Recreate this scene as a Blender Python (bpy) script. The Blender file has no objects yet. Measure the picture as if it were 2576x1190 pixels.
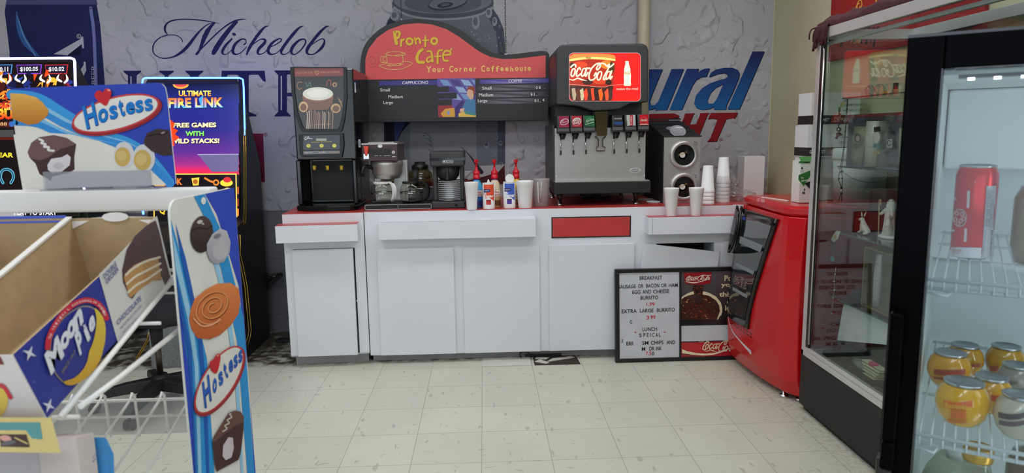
import bpy, bmesh, math, random
from mathutils import Vector, Matrix
from mathutils.geometry import tessellate_polygon
C = bpy.context.scene.collection
R = random.Random(7)
PI = math.pi

# ---------------------------------------------------------------- camera, world, lamps, exposure
FPX = 1711.2
PITCH, YAW, ROLL = -.1500418, .0389870, -.0144867
CAMO = Vector((.0373, -3.9807, 1.4013))
_fw = Vector((math.sin(YAW)*math.cos(PITCH), math.cos(YAW)*math.cos(PITCH), math.sin(PITCH)))
_r0 = Vector((math.cos(YAW), -math.sin(YAW), 0)); _u0 = _r0.cross(_fw)
_ri = _r0*math.cos(ROLL)+_u0*math.sin(ROLL); _up = -_r0*math.sin(ROLL)+_u0*math.cos(ROLL)
cam = bpy.data.cameras.new('camera'); camo = bpy.data.objects.new('camera', cam); C.objects.link(camo)
cam.sensor_width = 36; cam.sensor_fit = 'HORIZONTAL'; cam.lens = FPX/2576*36; cam.clip_start = .02
cam.dof.use_dof = True; cam.dof.focus_distance = 4.2; cam.dof.aperture_fstop = 9
M = Matrix.Identity(4)
for i in range(3):
    M[i][0] = _ri[i]; M[i][1] = _up[i]; M[i][2] = -_fw[i]; M[i][3] = CAMO[i]
camo.matrix_world = M
S = bpy.context.scene
S.camera = camo
S.view_settings.view_transform = 'Standard'; S.view_settings.look = 'None'
S.view_settings.gamma = 1; S.view_settings.use_curve_mapping = False
S.view_settings.exposure = 0.25
W = bpy.data.worlds.new('world'); S.world = W; W.use_nodes = True
W.node_tree.nodes['Background'].inputs[0].default_value = (.80, .88, 1, 1)
W.node_tree.nodes['Background'].inputs[1].default_value = 2.0
LAMP = 9.0            # strength of the fluorescent diffusers
NEON = 22.0

def ray(x, y):
    d = _fw*FPX+_ri*(x-1288)-_up*(y-595)
    return d.normalized()
def hit(x, y, P, N):
    d = ray(x, y); return CAMO+d*((Vector(P)-CAMO).dot(N)/d.dot(N))
AX = (Vector((1, 0, 0)), Vector((0, 1, 0)), Vector((0, 0, 1)))
def at(x, y, ax, v):
    P = Vector((0, 0, 0)); P[ax] = v; return hit(x, y, P, AX[ax])

# ---------------------------------------------------------------- colours and materials
def lin(c):
    r = []
    for k in c[:3]:
        k = max(0, min(255, k))/255
        r.append(k/12.92 if k <= .04045 else ((k+.055)/1.055)**2.4)
    return tuple(r)+(1.0,)
def mat(name, col=None, rough=.5, metal=0, spec=.5, var=.06, scale=12, bump=0, coat=0, emit=0, aniso=0, stretch=None):
    """principled material with procedural tone variation; col None reads the part's own printed colours"""
    m = bpy.data.materials.new(name); m.use_nodes = True
    nt = m.node_tree; b = nt.nodes['Principled BSDF']; L = nt.links.new
    tc = nt.nodes.new('ShaderNodeTexCoord'); nz = nt.nodes.new('ShaderNodeTexNoise')
    nz.inputs['Scale'].default_value = scale; nz.inputs['Detail'].default_value = 4
    if stretch:
        mp = nt.nodes.new('ShaderNodeMapping'); mp.inputs['Scale'].default_value = stretch
        L(tc.outputs['Object'], mp.inputs[0]); L(mp.outputs[0], nz.inputs['Vector'])
    else: L(tc.outputs['Object'], nz.inputs['Vector'])
    mr = nt.nodes.new('ShaderNodeMapRange'); mr.inputs[1].default_value = .3; mr.inputs[2].default_value = .7
    mr.inputs[3].default_value = 1-var; mr.inputs[4].default_value = 1+var*.5
    L(nz.outputs[0], mr.inputs[0])
    mx = nt.nodes.new('ShaderNodeVectorMath'); mx.operation = 'SCALE'
    if col is None:
        a = nt.nodes.new('ShaderNodeAttribute'); a.attribute_name = 'print'; src = a.outputs['Color']
        L(src, mx.inputs[0])
    else: mx.inputs[0].default_value = lin(col)[:3]
    L(mr.outputs[0], mx.inputs['Scale']); L(mx.outputs[0], b.inputs['Base Color'])
    b.inputs['Roughness'].default_value = rough; b.inputs['Metallic'].default_value = metal
    b.inputs['Specular IOR Level'].default_value = spec; b.inputs['Coat Weight'].default_value = coat
    b.inputs['Coat Roughness'].default_value = .05
    if emit:
        b.inputs['Emission Strength'].default_value = emit
        if col is None: L(src, b.inputs['Emission Color'])
        else: b.inputs['Emission Color'].default_value = lin(col)
    if bump:
        bp = nt.nodes.new('ShaderNodeBump'); bp.inputs['Strength'].default_value = bump; bp.inputs['Distance'].default_value = .003
        L(nz.outputs[0], bp.inputs['Height']); L(bp.outputs[0], b.inputs['Normal'])
    return m
def glassmat(name, tint=(255, 255, 255), refl=1.0, ior=1.45, rough=0.0, haze=0, hazecol=(220, 225, 230), op=None):
    """thin clear sheet: light passes with a tint, Fresnel reflections on top, optional milky share"""
    m = bpy.data.materials.new(name); m.use_nodes = True
    nt = m.node_tree; nt.nodes.clear(); L = nt.links.new
    o = nt.nodes.new('ShaderNodeOutputMaterial'); t = nt.nodes.new('ShaderNodeBsdfTransparent')
    g = nt.nodes.new('ShaderNodeBsdfGlossy'); f = nt.nodes.new('ShaderNodeFresnel'); mx = nt.nodes.new('ShaderNodeMixShader')
    t.inputs[0].default_value = lin(tint); g.inputs['Roughness'].default_value = rough
    ge = nt.nodes.new('ShaderNodeNewGeometry'); io = nt.nodes.new('ShaderNodeMapRange')     # same index seen from either side of the sheet
    io.inputs[3].default_value = ior; io.inputs[4].default_value = 1/ior; L(ge.outputs['Backfacing'], io.inputs[0]); L(io.outputs[0], f.inputs[0])
    base = t.outputs[0]
    if haze:
        d = nt.nodes.new('ShaderNodeBsdfPrincipled'); d.inputs['Base Color'].default_value = lin(hazecol); d.inputs['Roughness'].default_value = .5
        m2 = nt.nodes.new('ShaderNodeMixShader'); m2.inputs[0].default_value = haze
        nz = nt.nodes.new('ShaderNodeTexNoise'); nz.inputs['Scale'].default_value = 25
        mr = nt.nodes.new('ShaderNodeMapRange'); mr.inputs[3].default_value = haze*.8; mr.inputs[4].default_value = min(1, haze*1.2)
        L(nz.outputs[0], mr.inputs[0]); L(mr.outputs[0], m2.inputs[0])
        L(base, m2.inputs[1]); L(d.outputs[0], m2.inputs[2]); base = m2.outputs[0]
    ml = nt.nodes.new('ShaderNodeMath'); ml.operation = 'MULTIPLY'; ml.inputs[1].default_value = refl
    L(f.outputs[0], ml.inputs[0]); L(ml.outputs[0], mx.inputs[0]); L(base, mx.inputs[1]); L(g.outputs[0], mx.inputs[2])
    L(mx.outputs[0], o.inputs[0]); return m

PRINT = mat('printed_card', None, .45, var=.03)
GLOSSPRINT = mat('glossy_print', None, .18, var=.03, coat=.5)
MATTEPRINT = mat('matte_print', None, .75, var=.05, spec=.2)
SCREEN = mat('lit_screen', None, .15, emit=.75, var=.0)
BACKLIT = mat('backlit_sign', None, .2, emit=.5, var=.0)
NEONM = mat('neon_blue', (34, 60, 255), .3, emit=NEON)
LEDW = mat('white_led', (235, 235, 255), .3, emit=14)
BLACK = mat('black_plastic', (20, 20, 22), .35, var=.12)
GLOSSBLACK = mat('gloss_black', (9, 9, 11), .14, var=.1, coat=.15)
MATTBLACK = mat('matte_black', (24, 24, 26), .6, var=.15)
GAPSHADE = mat('gap_shade', (8, 8, 8), .9)  # near-black colour standing in for shade in a gap
LAMINATE = mat('white_laminate', (220, 222, 229), .32, var=.025, scale=3)
REDLAM = mat('red_laminate', (190, 62, 60), .3, var=.12, scale=9)
STEEL = mat('brushed_steel', (186, 183, 181), .36, .72, var=.14, scale=30, stretch=(30, 30, 1))
CHROME = mat('polished_steel', (205, 205, 205), .16, 1, var=.05)
ALU = mat('satin_aluminium', (205, 203, 203), .38, .85, var=.05)
FOAM = mat('white_foam', (238, 237, 238), .7, var=.02, scale=60)
WIRE = mat('white_wire', (232, 232, 232), .35, var=.02)
REDPL = mat('red_plastic', (196, 6, 18), .24, var=.03, coat=.12)
CARDIN = mat('brown_cardboard', (180, 155, 118), .85, var=.10, scale=40)
WHITEPL = mat('white_plastic', (225, 225, 224), .4, var=.03)
GOLD = mat('gold_trim', (205, 165, 70), .22, 1)
GLASS = glassmat('clear_glass', (236, 242, 240), 1.0)
POTGLASS = glassmat('pot_glass', (246, 246, 242), 1.1, 1.5)
ICEGLASS = glassmat('cooler_glass', (240, 246, 248), .8)
AMBER = glassmat('amber_plastic', (150, 135, 95), 1, 1.45, .05, haze=.25, hazecol=(110, 95, 60))
FROST = glassmat('frosted_plastic', (244, 242, 242), .6, 1.4, .2, haze=.30, hazecol=(205, 200, 200))
FILM = glassmat('plastic_film', (246, 246, 246), 1.6, 1.5, .08, haze=.13, hazecol=(235, 232, 235))
CLEARFILM = glassmat('clear_window_film', (250, 250, 250), 1.0, 1.45, .02, haze=.03)
ACRYL = glassmat('acrylic', (232, 232, 236), 1.0, 1.45, .02, haze=.10)

# ---------------------------------------------------------------- mesh building
class MB:
    def __init__(s, mat=None, col=(255, 255, 255)):
        s.v = []; s.f = []; s.fm = []; s.fc = []; s.sm = []; s.mats = []; s.mat = mat; s.col = col
    def _m(s, m):
        m = m or s.mat
        if m not in s.mats: s.mats.append(m)
        return s.mats.index(m)
    def face(s, idx, m=None, col=None, smooth=False):
        s.f.append(tuple(idx)); s.fm.append(s._m(m)); s.fc.append(col or s.col); s.sm.append(smooth)
    def add(s, pts): n = len(s.v); s.v += [Vector(p) for p in pts]; return n
    def quad(s, a, b, c, d, m=None, col=None):
        n = s.add((a, b, c, d)); s.face((n, n+1, n+2, n+3), m, col)
    def hexa(s, p, m=None, col=None):
        n = s.add(p)
        for q in ((0, 3, 2, 1), (4, 5, 6, 7), (0, 1, 5, 4), (1, 2, 6, 5), (2, 3, 7, 6), (3, 0, 4, 7)):
            s.face([n+i for i in q], m, col)
    def box(s, x0, x1, y0, y1, z0, z1, m=None, col=None):
        s.hexa([(x0, y0, z0), (x1, y0, z0), (x1, y1, z0), (x0, y1, z0), (x0, y0, z1), (x1, y0, z1), (x1, y1, z1), (x0, y1, z1)], m, col)
    def prism(s, poly, a0, a1, ax='y', m=None, col=None, poly1=None, smooth=False):
        f = {'y': lambda p, a: (p[0], a, p[1]), 'x': lambda p, a: (a, p[0], p[1]), 'z': lambda p, a: (p[0], p[1], a)}[ax]
        k = len(poly); n = s.add([f(p, a0) for p in poly]); n2 = s.add([f(p, a1) for p in (poly1 or poly)])
        s.face(range(n, n+k), m, col); s.face(range(n2+k-1, n2-1, -1), m, col)
        for i in range(k):
            j = (i+1) % k; s.face((n+i, n+j, n2+j, n2+i), m, col, smooth)
    def rings(s, rings, m=None, col=None, closed=True, cap=True, smooth=True, loop=False):
        k = len(rings[0]); b = [s.add(r) for r in rings]; seq = list(zip(b, b[1:]))
        if loop: seq.append((b[-1], b[0]))
        for q, (a, c) in enumerate(seq):
            cc = col[q] if isinstance(col, list) else col
            mm = m[q] if isinstance(m, list) else m
            for i in range(k if closed else k-1):
                j = (i+1) % k; s.face((a+i, a+j, c+j, c+i), mm, cc, smooth)
        if cap and not loop:
            m0 = m[0] if isinstance(m, list) else m; m1 = m[-1] if isinstance(m, list) else m
            c0 = col[0] if isinstance(col, list) else col; c1 = col[-1] if isinstance(col, list) else col
            s.face(range(b[0]+k-1, b[0]-1, -1), m0, c0); s.face(range(b[-1], b[-1]+k), m1, c1)
    def lathe(s, prof, c=(0, 0, 0), seg=24, m=None, col=None, ax='z', cap=True, sx=1, sy=1):
        c = Vector(c); rr = []
        for r, z in prof:
            ring = []
            for i in range(seg):
                t = 2*PI*i/seg; a, b = r*math.cos(t)*sx, r*math.sin(t)*sy
                ring.append(c+(Vector((a, b, z)) if ax == 'z' else Vector((a, z, b)) if ax == 'y' else Vector((z, a, b))))
            rr.append(ring)
        s.rings(rr, m, col, True, cap)
    def tube(s, pts, r, seg=8, m=None, col=None, loop=False, cap=True):
        P = [Vector(p) for p in pts]; rr = []; n = len(P); up = None
        for i, p in enumerate(P):
            a = P[(i-1) % n] if (loop or i) else p; b = P[(i+1) % n] if (loop or i < n-1) else p
            t = (b-a).normalized()
            if up is None: up = Vector((0, 0, 1)) if abs(t.z) < .9 else Vector((1, 0, 0))
            x = t.cross(up)
            x = x.normalized() if x.length > 1e-6 else t.orthogonal().normalized()
            y = x.cross(t).normalized(); up = y
            rad = r[i] if isinstance(r, (list, tuple)) else r
            rr.append([p+x*(rad*math.cos(2*PI*k/seg))+y*(rad*math.sin(2*PI*k/seg)) for k in range(seg)])
        s.rings(rr, m, col, True, cap, True, loop)
    def ball(s, c, r, m=None, col=None, seg=14, n=8, sc=(1, 1, 1)):
        rr = []
        for i in range(n+1):
            a = -PI/2+PI*i/n; q = max(.02, math.cos(a))
            rr.append([Vector(c)+Vector((r*sc[0]*q*math.cos(2*PI*k/seg), r*sc[1]*q*math.sin(2*PI*k/seg), r*sc[2]*math.sin(a))) for k in range(seg)])
        s.rings(rr, m, col)
    def xf(s, M, start=0):
        for i in range(start, len(s.v)): s.v[i] = M @ s.v[i]
    def build(s, name, parent=None, bevel=0, seg=2, normals=True):
        me = bpy.data.meshes.new(name); base = Vector((0, 0, 0))
        if parent is None and s.v:
            xs = [v.x for v in s.v]; ys = [v.y for v in s.v]; zs = [v.z for v in s.v]
            base = Vector(((min(xs)+max(xs))/2, (min(ys)+max(ys))/2, min(zs)))
        me.from_pydata([tuple(v-base) for v in s.v], [], s.f)
        for m in s.mats: me.materials.append(m)
        me.polygons.foreach_set('material_index', s.fm); me.polygons.foreach_set('use_smooth', s.sm)
        at_ = me.color_attributes.new('print', 'FLOAT_COLOR', 'CORNER')
        buf = []
        for p, c in zip(me.polygons, s.fc):
            if isinstance(c, list):
                for k in range(len(p.vertices)): buf += lin(c[k])
            else: buf += lin(c)*len(p.vertices)
        at_.data.foreach_set('color', buf)
        if normals:
            bm = bmesh.new(); bm.from_mesh(me); bmesh.ops.recalc_face_normals(bm, faces=bm.faces); bm.to_mesh(me); bm.free()
        me.update()
        o = bpy.data.objects.new(name, me); C.objects.link(o)
        if parent is None: o.location = base
        else:
            o.parent = parent
            if 'wb' in WB.get(parent.name, {}): o.matrix_parent_inverse = Matrix.Translation(-WB[parent.name]['wb'])
        if bevel:
            b = o.modifiers.new('bevel', 'BEVEL'); b.width = bevel; b.segments = seg; b.limit_method = 'ANGLE'; b.angle_limit = math.radians(40)
        return o
WB = {}
def tag(o, label, cat, group=None, kind=None):
    o['label'] = label; o['category'] = cat
    if group: o['group'] = group
    if kind: o['kind'] = kind
    return o
def struct(o, label=None):
    o['kind'] = 'structure'
    return o
def thing(name, label, cat, base=(0, 0, 0), group=None, local=False, rz=0):
    """empty at the thing's base; parts are meshed in world space unless local"""
    o = bpy.data.objects.new(name, None); C.objects.link(o); o.empty_display_size = .05
    o.location = base; o.rotation_euler = (0, 0, rz)
    if not local: WB[o.name] = {'wb': Vector(base)}
    return tag(o, label, cat, group)
def dup(o, loc, rz=None, label=None, parent=None):
    c = o.copy(); C.objects.link(c)
    if parent is not None: c.parent = parent
    else:
        c.location = loc
        if rz is not None: c.rotation_euler = (0, 0, rz)
        if label: c['label'] = label
    for ch in list(o.children): dup(ch, None, parent=c)
    return c

_tc = {}
def textmesh(s, bold=0):
    k = (s, bold)
    if k not in _tc:
        cu = bpy.data.curves.new('t', 'FONT'); cu.body = s; cu.resolution_u = 3; cu.offset = bold; cu.fill_mode = 'FRONT'
        o = bpy.data.objects.new('t', cu); C.objects.link(o)
        dg = bpy.context.evaluated_depsgraph_get(); dg.update(); me = bpy.data.meshes.new_from_object(o.evaluated_get(dg))
        vs = [(v.co.x, v.co.y) for v in me.vertices]; fs = [tuple(p.vertices) for p in me.polygons]
        bpy.data.objects.remove(o); bpy.data.curves.remove(cu); bpy.data.meshes.remove(me)
        _tc[k] = (vs, fs)
    return _tc[k]
def spline(pts, n=6, closed=False):
    P = [tuple(p) for p in pts]; out = []; k = len(P)
    rng = range(k if closed else k-1)
    g = (lambda i: P[i % k]) if closed else (lambda i: P[max(0, min(k-1, i))])
    for i in rng:
        a, b, c, d = g(i-1), g(i), g(i+1), g(i+2)
        for j in range(n):
            t = j/n
            out.append(tuple(.5*((2*b[q])+(-a[q]+c[q])*t+(2*a[q]-5*b[q]+4*c[q]-d[q])*t*t+(-a[q]+3*b[q]-3*c[q]+d[q])*t**3) for q in range(len(b))))
    if not closed: out.append(P[-1])
    return out
class Cv:
    """a flat printed surface in the place: 2-D art laid on the plane (P, N); art is drafted in picture coordinates T"""
    def __init__(s, mb, P, N, mat, T=(0, 0, 1), eps=.0005, L0=0):
        s.mb = mb; s.P = Vector(P); s.N = Vector(N).normalized(); s.mat = mat; s.T = T; s.e = eps; s.L0 = L0
        if s.N.dot(CAMO-s.P) < 0: s.N = -s.N
    def t(s, *T): s.T = T; return s
    def p(s, q, L=1):
        if hasattr(s, 'map'): return s.map(q)+s.N*(s.e*(L+s.L0))
        return hit(s.T[0]+q[0]*s.T[2], s.T[1]+q[1]*s.T[2], s.P, s.N)+s.N*(s.e*(L+s.L0))
    def _n(s, L):
        if not hasattr(s, 'cnt'): s.cnt = {}
        n = s.cnt.get(L, 0); s.cnt[L] = n+1; return L+.95*n/(n+25)
    def _c(s, col, q): return col(q) if callable(col) else col
    def poly(s, pts, col, L=1, holes=()):
        L = s._n(L)
        loops = [[Vector((p[0], p[1], 0)) for p in pts]]+[[Vector((p[0], p[1], 0)) for p in h] for h in holes]
        flat = [q for l in loops for q in l]; n = s.mb.add([s.p(q, L) for q in flat])
        for t in tessellate_polygon(loops):
            s.mb.face([n+i for i in t], s.mat, [s._c(col, flat[i]) for i in t] if callable(col) else col)
    def rect(s, x0, y0, x1, y1, col, L=1): s.poly([(x0, y0), (x1, y0), (x1, y1), (x0, y1)], col, L)
    def rrect(s, x0, y0, x1, y1, r, col, L=1):
        pts = []
        for cx, cy, a in ((x1-r, y0+r, -90), (x1-r, y1-r, 0), (x0+r, y1-r, 90), (x0+r, y0+r, 180)):
            pts += [(cx+r*math.cos(math.radians(a+k*18)), cy+r*math.sin(math.radians(a+k*18))) for k in range(6)]
        s.poly(pts, col, L)
    def ell(s, cx, cy, rx, ry, col, L=1, rot=0, n=28, a0=0, a1=360):
        c, q = math.cos(math.radians(rot)), math.sin(math.radians(rot)); pts = []
        full = (a1-a0) >= 360
        for i in range(n if full else n+1):
            a = math.radians(a0+(a1-a0)*i/n); x, y = rx*math.cos(a), ry*math.sin(a); pts.append((cx+x*c-y*q, cy+x*q+y*c))
        s.poly(pts, col, L); return pts
    def stroke(s, pts, w, col, L=1, closed=False, n=6, smooth=True, pen=None, taper=False):
        """w: width or list; pen=(thin, thick): pointed pen, thick on strokes going down"""
        L = s._n(L)
        Q = [tuple(p)+((w[i] if isinstance(w, (list, tuple)) else w),) for i, p in enumerate(pts)]
        Q = spline(Q, n, closed) if smooth else (Q+[Q[0]] if closed else Q)
        if closed and smooth: Q.append(Q[0])
        A = []; k = len(Q)
        for i, (x, y, ww) in enumerate(Q):
            if closed: a = Q[i-1] if i else Q[-2]; b = Q[i+1] if i < k-1 else Q[1]
            else: a = Q[max(0, i-1)]; b = Q[min(k-1, i+1)]
            dx, dy = b[0]-a[0], b[1]-a[1]; l = math.hypot(dx, dy) or 1
            if pen:
                ww = pen[0]+(pen[1]-pen[0])*max(0, dy/l)**1.3
            if taper: ww *= min(1, .25+4*min(i, k-1-i)/k)
            A.append((x, y, -dy/l*ww/2, dx/l*ww/2))
        n0 = s.mb.add([s.p((a[0]+a[2], a[1]+a[3]), L+.02*i/k) for i, a in enumerate(A)]); n1 = s.mb.add([s.p((a[0]-a[2], a[1]-a[3]), L+.02*i/k) for i, a in enumerate(A)])
        for i in range(k-1):
            c = [s._c(col, (A[j][0], A[j][1])) for j in (i, i+1, i+1, i)] if callable(col) else col
            s.mb.face((n0+i, n0+i+1, n1+i+1, n1+i), s.mat, c)
        if not closed and not taper and not pen:
            for x, y, nx, ny in (A[0], A[-1]):
                r = math.hypot(nx, ny); s.ell(x, y, r, r, s._c(col, (x, y)), L, n=10)
    def fit(s, txt, p0, p1, up, col, L=2, bold=0):
        """lettering whose box runs p0 -> p1 along its foot and rises by up"""
        vs, fs = textmesh(txt, bold); L = s._n(L)
        if not vs: return
        x0 = min(v[0] for v in vs); x1 = max(v[0] for v in vs); y0 = min(v[1] for v in vs); y1 = max(v[1] for v in vs)
        if not isinstance(up, tuple): up = (0, -up)
        Q = [(p0[0]+(p1[0]-p0[0])*(x-x0)/(x1-x0)+up[0]*(y-y0)/(y1-y0), p0[1]+(p1[1]-p0[1])*(x-x0)/(x1-x0)+up[1]*(y-y0)/(y1-y0)) for x, y in vs]
        n = s.mb.add([s.p(q, L) for q in Q])
        for f in fs: s.mb.face([n+i for i in f], s.mat, [s._c(col, Q[i]) for i in f] if callable(col) else col)
def gy(y0, c0, y1, c1):
    def f(q):
        t = max(0, min(1, (q[1]-y0)/(y1-y0))); return tuple(a+(b-a)*t for a, b in zip(c0, c1))
    return f
COKE = [([(196, 372), (190, 330), (150, 322), (95, 372), (42, 470), (22, 560), (48, 606), (110, 586)], 34), ([(128, 420), (176, 412), (180, 480), (150, 555), (110, 568), (98, 510), (128, 420)], 30),
  ([(296, 425), (282, 388), (240, 420), (212, 510), (226, 572), (300, 520)], 32), ([(400, 400), (350, 420), (318, 520), (335, 572), (385, 520), (420, 410)], 28), ([(436, 390), (396, 530), (412, 568), (455, 490)], 30),
  ([(590, 560), (632, 490), (640, 560), (575, 640), (500, 645), (478, 555), (525, 420), (620, 318), (700, 290), (722, 320), (705, 390), (655, 432), (642, 395), (690, 320), (745, 292), (810, 305), (862, 352), (930, 372), (1008, 304)], 30),
  ([(690, 478), (745, 478), (742, 560), (705, 640), (665, 640), (655, 570), (690, 478)], 28), ([(880, 350), (915, 310), (900, 390), (840, 500), (790, 600), (800, 645), (850, 600)], 30),
  ([(930, 470), (880, 480), (842, 580), (855, 635), (905, 590), (945, 480)], 26), ([(966, 455), (928, 590), (940, 630), (976, 570)], 28),
  ([(64, 632), (140, 652), (240, 612), (318, 640), (432, 664)], [10, 22, 26, 30, 6])]
def coke(cv, x0, y0, x1, y1, col, L=2, clip=None, slope=0):
    """flowing two-word script, fitted into a box"""
    fx = lambda x: x0+(x-20)/(1008-20)*(x1-x0); fy = lambda x, y: y0+(y-285)/(665-285)*(y1-y0)+slope*(fx(x)-x0)
    k = abs((y1-y0)/380)*.5+abs((x1-x0)/988)*.5
    for pts, w in COKE:
        if clip:
            k0 = next((i for i, p in enumerate(pts) if p[0] > clip), len(pts)); k1 = next((i for i in range(k0, len(pts)) if pts[i][0] <= clip), len(pts)); pts = pts[k0:k1]
        if len(pts) < 2: continue
        ww = [a*k for a in w][:len(pts)] if isinstance(w, list) else w*k
        cv.stroke([(fx(x), fy(x, y)) for x, y in pts], ww, col, L, n=4)
    cv.poly([(fx(455), fy(455, 385)), (fx(512), fy(512, 380)), (fx(508), fy(508, 416)), (fx(452), fy(452, 420))], col, L)
# ---------------------------------------------------------------- the setting
def worldmat(name, fn, rough=.5, spec=.5):
    m = bpy.data.materials.new(name); m.use_nodes = True; nt = m.node_tree; b = nt.nodes['Principled BSDF']
    b.inputs['Roughness'].default_value = rough; b.inputs['Specular IOR Level'].default_value = spec
    g = nt.nodes.new('ShaderNodeNewGeometry'); fn(nt, nt.links.new, g.outputs['Position'], b); return m
def node(nt, t, **k):
    n = nt.nodes.new(t)
    for a, v in k.items():
        if a.startswith('i'):
            n.inputs[int(a[1:])].default_value = v
        else: setattr(n, a, v)
    return n
def mth(nt, op, a, b=None):
    n = nt.nodes.new('ShaderNodeMath'); n.operation = op
    for i, q in enumerate((a, b)):
        if q is None: continue
        if isinstance(q, (int, float)): n.inputs[i].default_value = q
        else: nt.links.new(q, n.inputs[i])
    return n.outputs[0]
def mixc(nt, fac, a, b):
    n = nt.nodes.new('ShaderNodeMix'); n.data_type = 'RGBA'
    for i, q in ((0, fac), (6, a), (7, b)):
        if isinstance(q, tuple): n.inputs[i].default_value = lin(q)
        elif isinstance(q, (int, float)): n.inputs[i].default_value = q
        else: nt.links.new(q, n.inputs[i])
    return n.outputs[2]
def noise(nt, pos, scale, detail=4, stretch=None, dist=0, ramp=None, soft=True):
    n = nt.nodes.new('ShaderNodeTexNoise'); n.inputs['Scale'].default_value = scale; n.inputs['Detail'].default_value = detail
    n.inputs['Distortion'].default_value = dist
    if stretch:
        mp = nt.nodes.new('ShaderNodeMapping'); mp.inputs['Scale'].default_value = stretch[:3]
        if len(stretch) > 3: mp.inputs['Rotation'].default_value = (0, 0, stretch[3])
        nt.links.new(pos, mp.inputs[0]); pos = mp.outputs[0]
    nt.links.new(pos, n.inputs['Vector']); o = n.outputs[0]
    if ramp:
        r = nt.nodes.new('ShaderNodeMapRange'); r.inputs[1].default_value = ramp[0]; r.inputs[2].default_value = ramp[1]
        r.interpolation_type = 'SMOOTHSTEP' if soft else 'LINEAR'; nt.links.new(o, r.inputs[0]); o = r.outputs[0]
    return o
def floor_nodes(nt, L, pos, b):
    sx = nt.nodes.new('ShaderNodeSeparateXYZ'); L(pos, sx.inputs[0])
    T = .3048
    def edge(o):
        u = mth(nt, 'FRACT', mth(nt, 'DIVIDE', mth(nt, 'ADD', o, T*50), T)); d = mth(nt, 'ABSOLUTE', mth(nt, 'SUBTRACT', u, .5))
        return mth(nt, 'GREATER_THAN', d, .5-.0042)
    g = mth(nt, 'MAXIMUM', edge(sx.outputs[0]), edge(sx.outputs[1]))
    cx = mth(nt, 'FLOOR', mth(nt, 'DIVIDE', mth(nt, 'ADD', sx.outputs[0], T*50), T)); cy = mth(nt, 'FLOOR', mth(nt, 'DIVIDE', mth(nt, 'ADD', sx.outputs[1], T*50), T))
    cb = nt.nodes.new('ShaderNodeCombineXYZ'); L(cx, cb.inputs[0]); L(cy, cb.inputs[1])
    wn = nt.nodes.new('ShaderNodeTexWhiteNoise'); L(cb.outputs[0], wn.inputs[0])
    c = mixc(nt, wn.outputs['Value'], (209, 210, 192), (202, 203, 185))
    c = mixc(nt, noise(nt, pos, 1.7, 3, ramp=(.35, .7)), c, (199, 200, 184))
    f1 = noise(nt, pos, 26, 2, (1, .32, 1, .5), ramp=(.665, .70)); f2 = noise(nt, pos, 30, 2, (.35, 1.1, 1, .3), ramp=(.68, .72))
    c = mixc(nt, mth(nt, 'MULTIPLY', mth(nt, 'MAXIMUM', f1, f2), .38), c, (120, 116, 104))
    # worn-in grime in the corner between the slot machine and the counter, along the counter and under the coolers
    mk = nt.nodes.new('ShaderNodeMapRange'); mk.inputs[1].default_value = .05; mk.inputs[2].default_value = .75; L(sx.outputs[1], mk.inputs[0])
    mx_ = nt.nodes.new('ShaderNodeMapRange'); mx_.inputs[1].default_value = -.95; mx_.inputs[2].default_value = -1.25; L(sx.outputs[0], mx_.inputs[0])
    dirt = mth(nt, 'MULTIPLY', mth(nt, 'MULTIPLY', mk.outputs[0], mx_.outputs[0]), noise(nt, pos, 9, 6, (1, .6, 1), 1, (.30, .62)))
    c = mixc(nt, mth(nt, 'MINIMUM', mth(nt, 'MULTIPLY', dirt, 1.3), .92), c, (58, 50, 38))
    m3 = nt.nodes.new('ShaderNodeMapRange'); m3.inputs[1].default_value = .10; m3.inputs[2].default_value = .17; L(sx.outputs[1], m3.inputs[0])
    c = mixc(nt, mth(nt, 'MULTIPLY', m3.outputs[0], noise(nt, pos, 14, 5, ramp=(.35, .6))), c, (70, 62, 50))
    m4 = nt.nodes.new('ShaderNodeMapRange'); m4.inputs[1].default_value = 1.40; m4.inputs[2].default_value = 1.62; L(sx.outputs[0], m4.inputs[0])
    c = mixc(nt, mth(nt, 'MULTIPLY', mth(nt, 'MULTIPLY', m4.outputs[0], noise(nt, pos, 45, 6, ramp=(.40, .75))), .6), c, (140, 126, 92))
    c = mixc(nt, mth(nt, 'MULTIPLY', g, .75), c, (118, 112, 98))
    L(c, b.inputs['Base Color'])
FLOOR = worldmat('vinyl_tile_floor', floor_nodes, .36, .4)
def block_nodes(nt, L, pos, b):
    sx = nt.nodes.new('ShaderNodeSeparateXYZ'); L(pos, sx.inputs[0])
    def groove(o, T, off, w):
        u = mth(nt, 'FRACT', mth(nt, 'DIVIDE', mth(nt, 'ADD', o, T*50+off), T)); return mth(nt, 'GREATER_THAN', mth(nt, 'ABSOLUTE', mth(nt, 'SUBTRACT', u, .5)), .5-w/T)
    g = mth(nt, 'MAXIMUM', groove(sx.outputs[2], .2032, -.13, .003), groove(sx.outputs[0], .4064, .1, .003))
    c = mixc(nt, noise(nt, pos, 12), (110, 110, 115), (120, 120, 125)); c = mixc(nt, mth(nt, 'MULTIPLY', g, .4), c, (70, 70, 76))
    L(c, b.inputs['Base Color'])
    bp = nt.nodes.new('ShaderNodeBump'); bp.inputs['Strength'].default_value = .5; bp.inputs['Distance'].default_value = .004
    L(mth(nt, 'SUBTRACT', noise(nt, pos, 90, 3), mth(nt, 'MULTIPLY', g, 1.5)), bp.inputs['Height']); L(bp.outputs[0], b.inputs['Normal'])
BLOCKS = worldmat('painted_block_wall', block_nodes, .5, .4)
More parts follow.
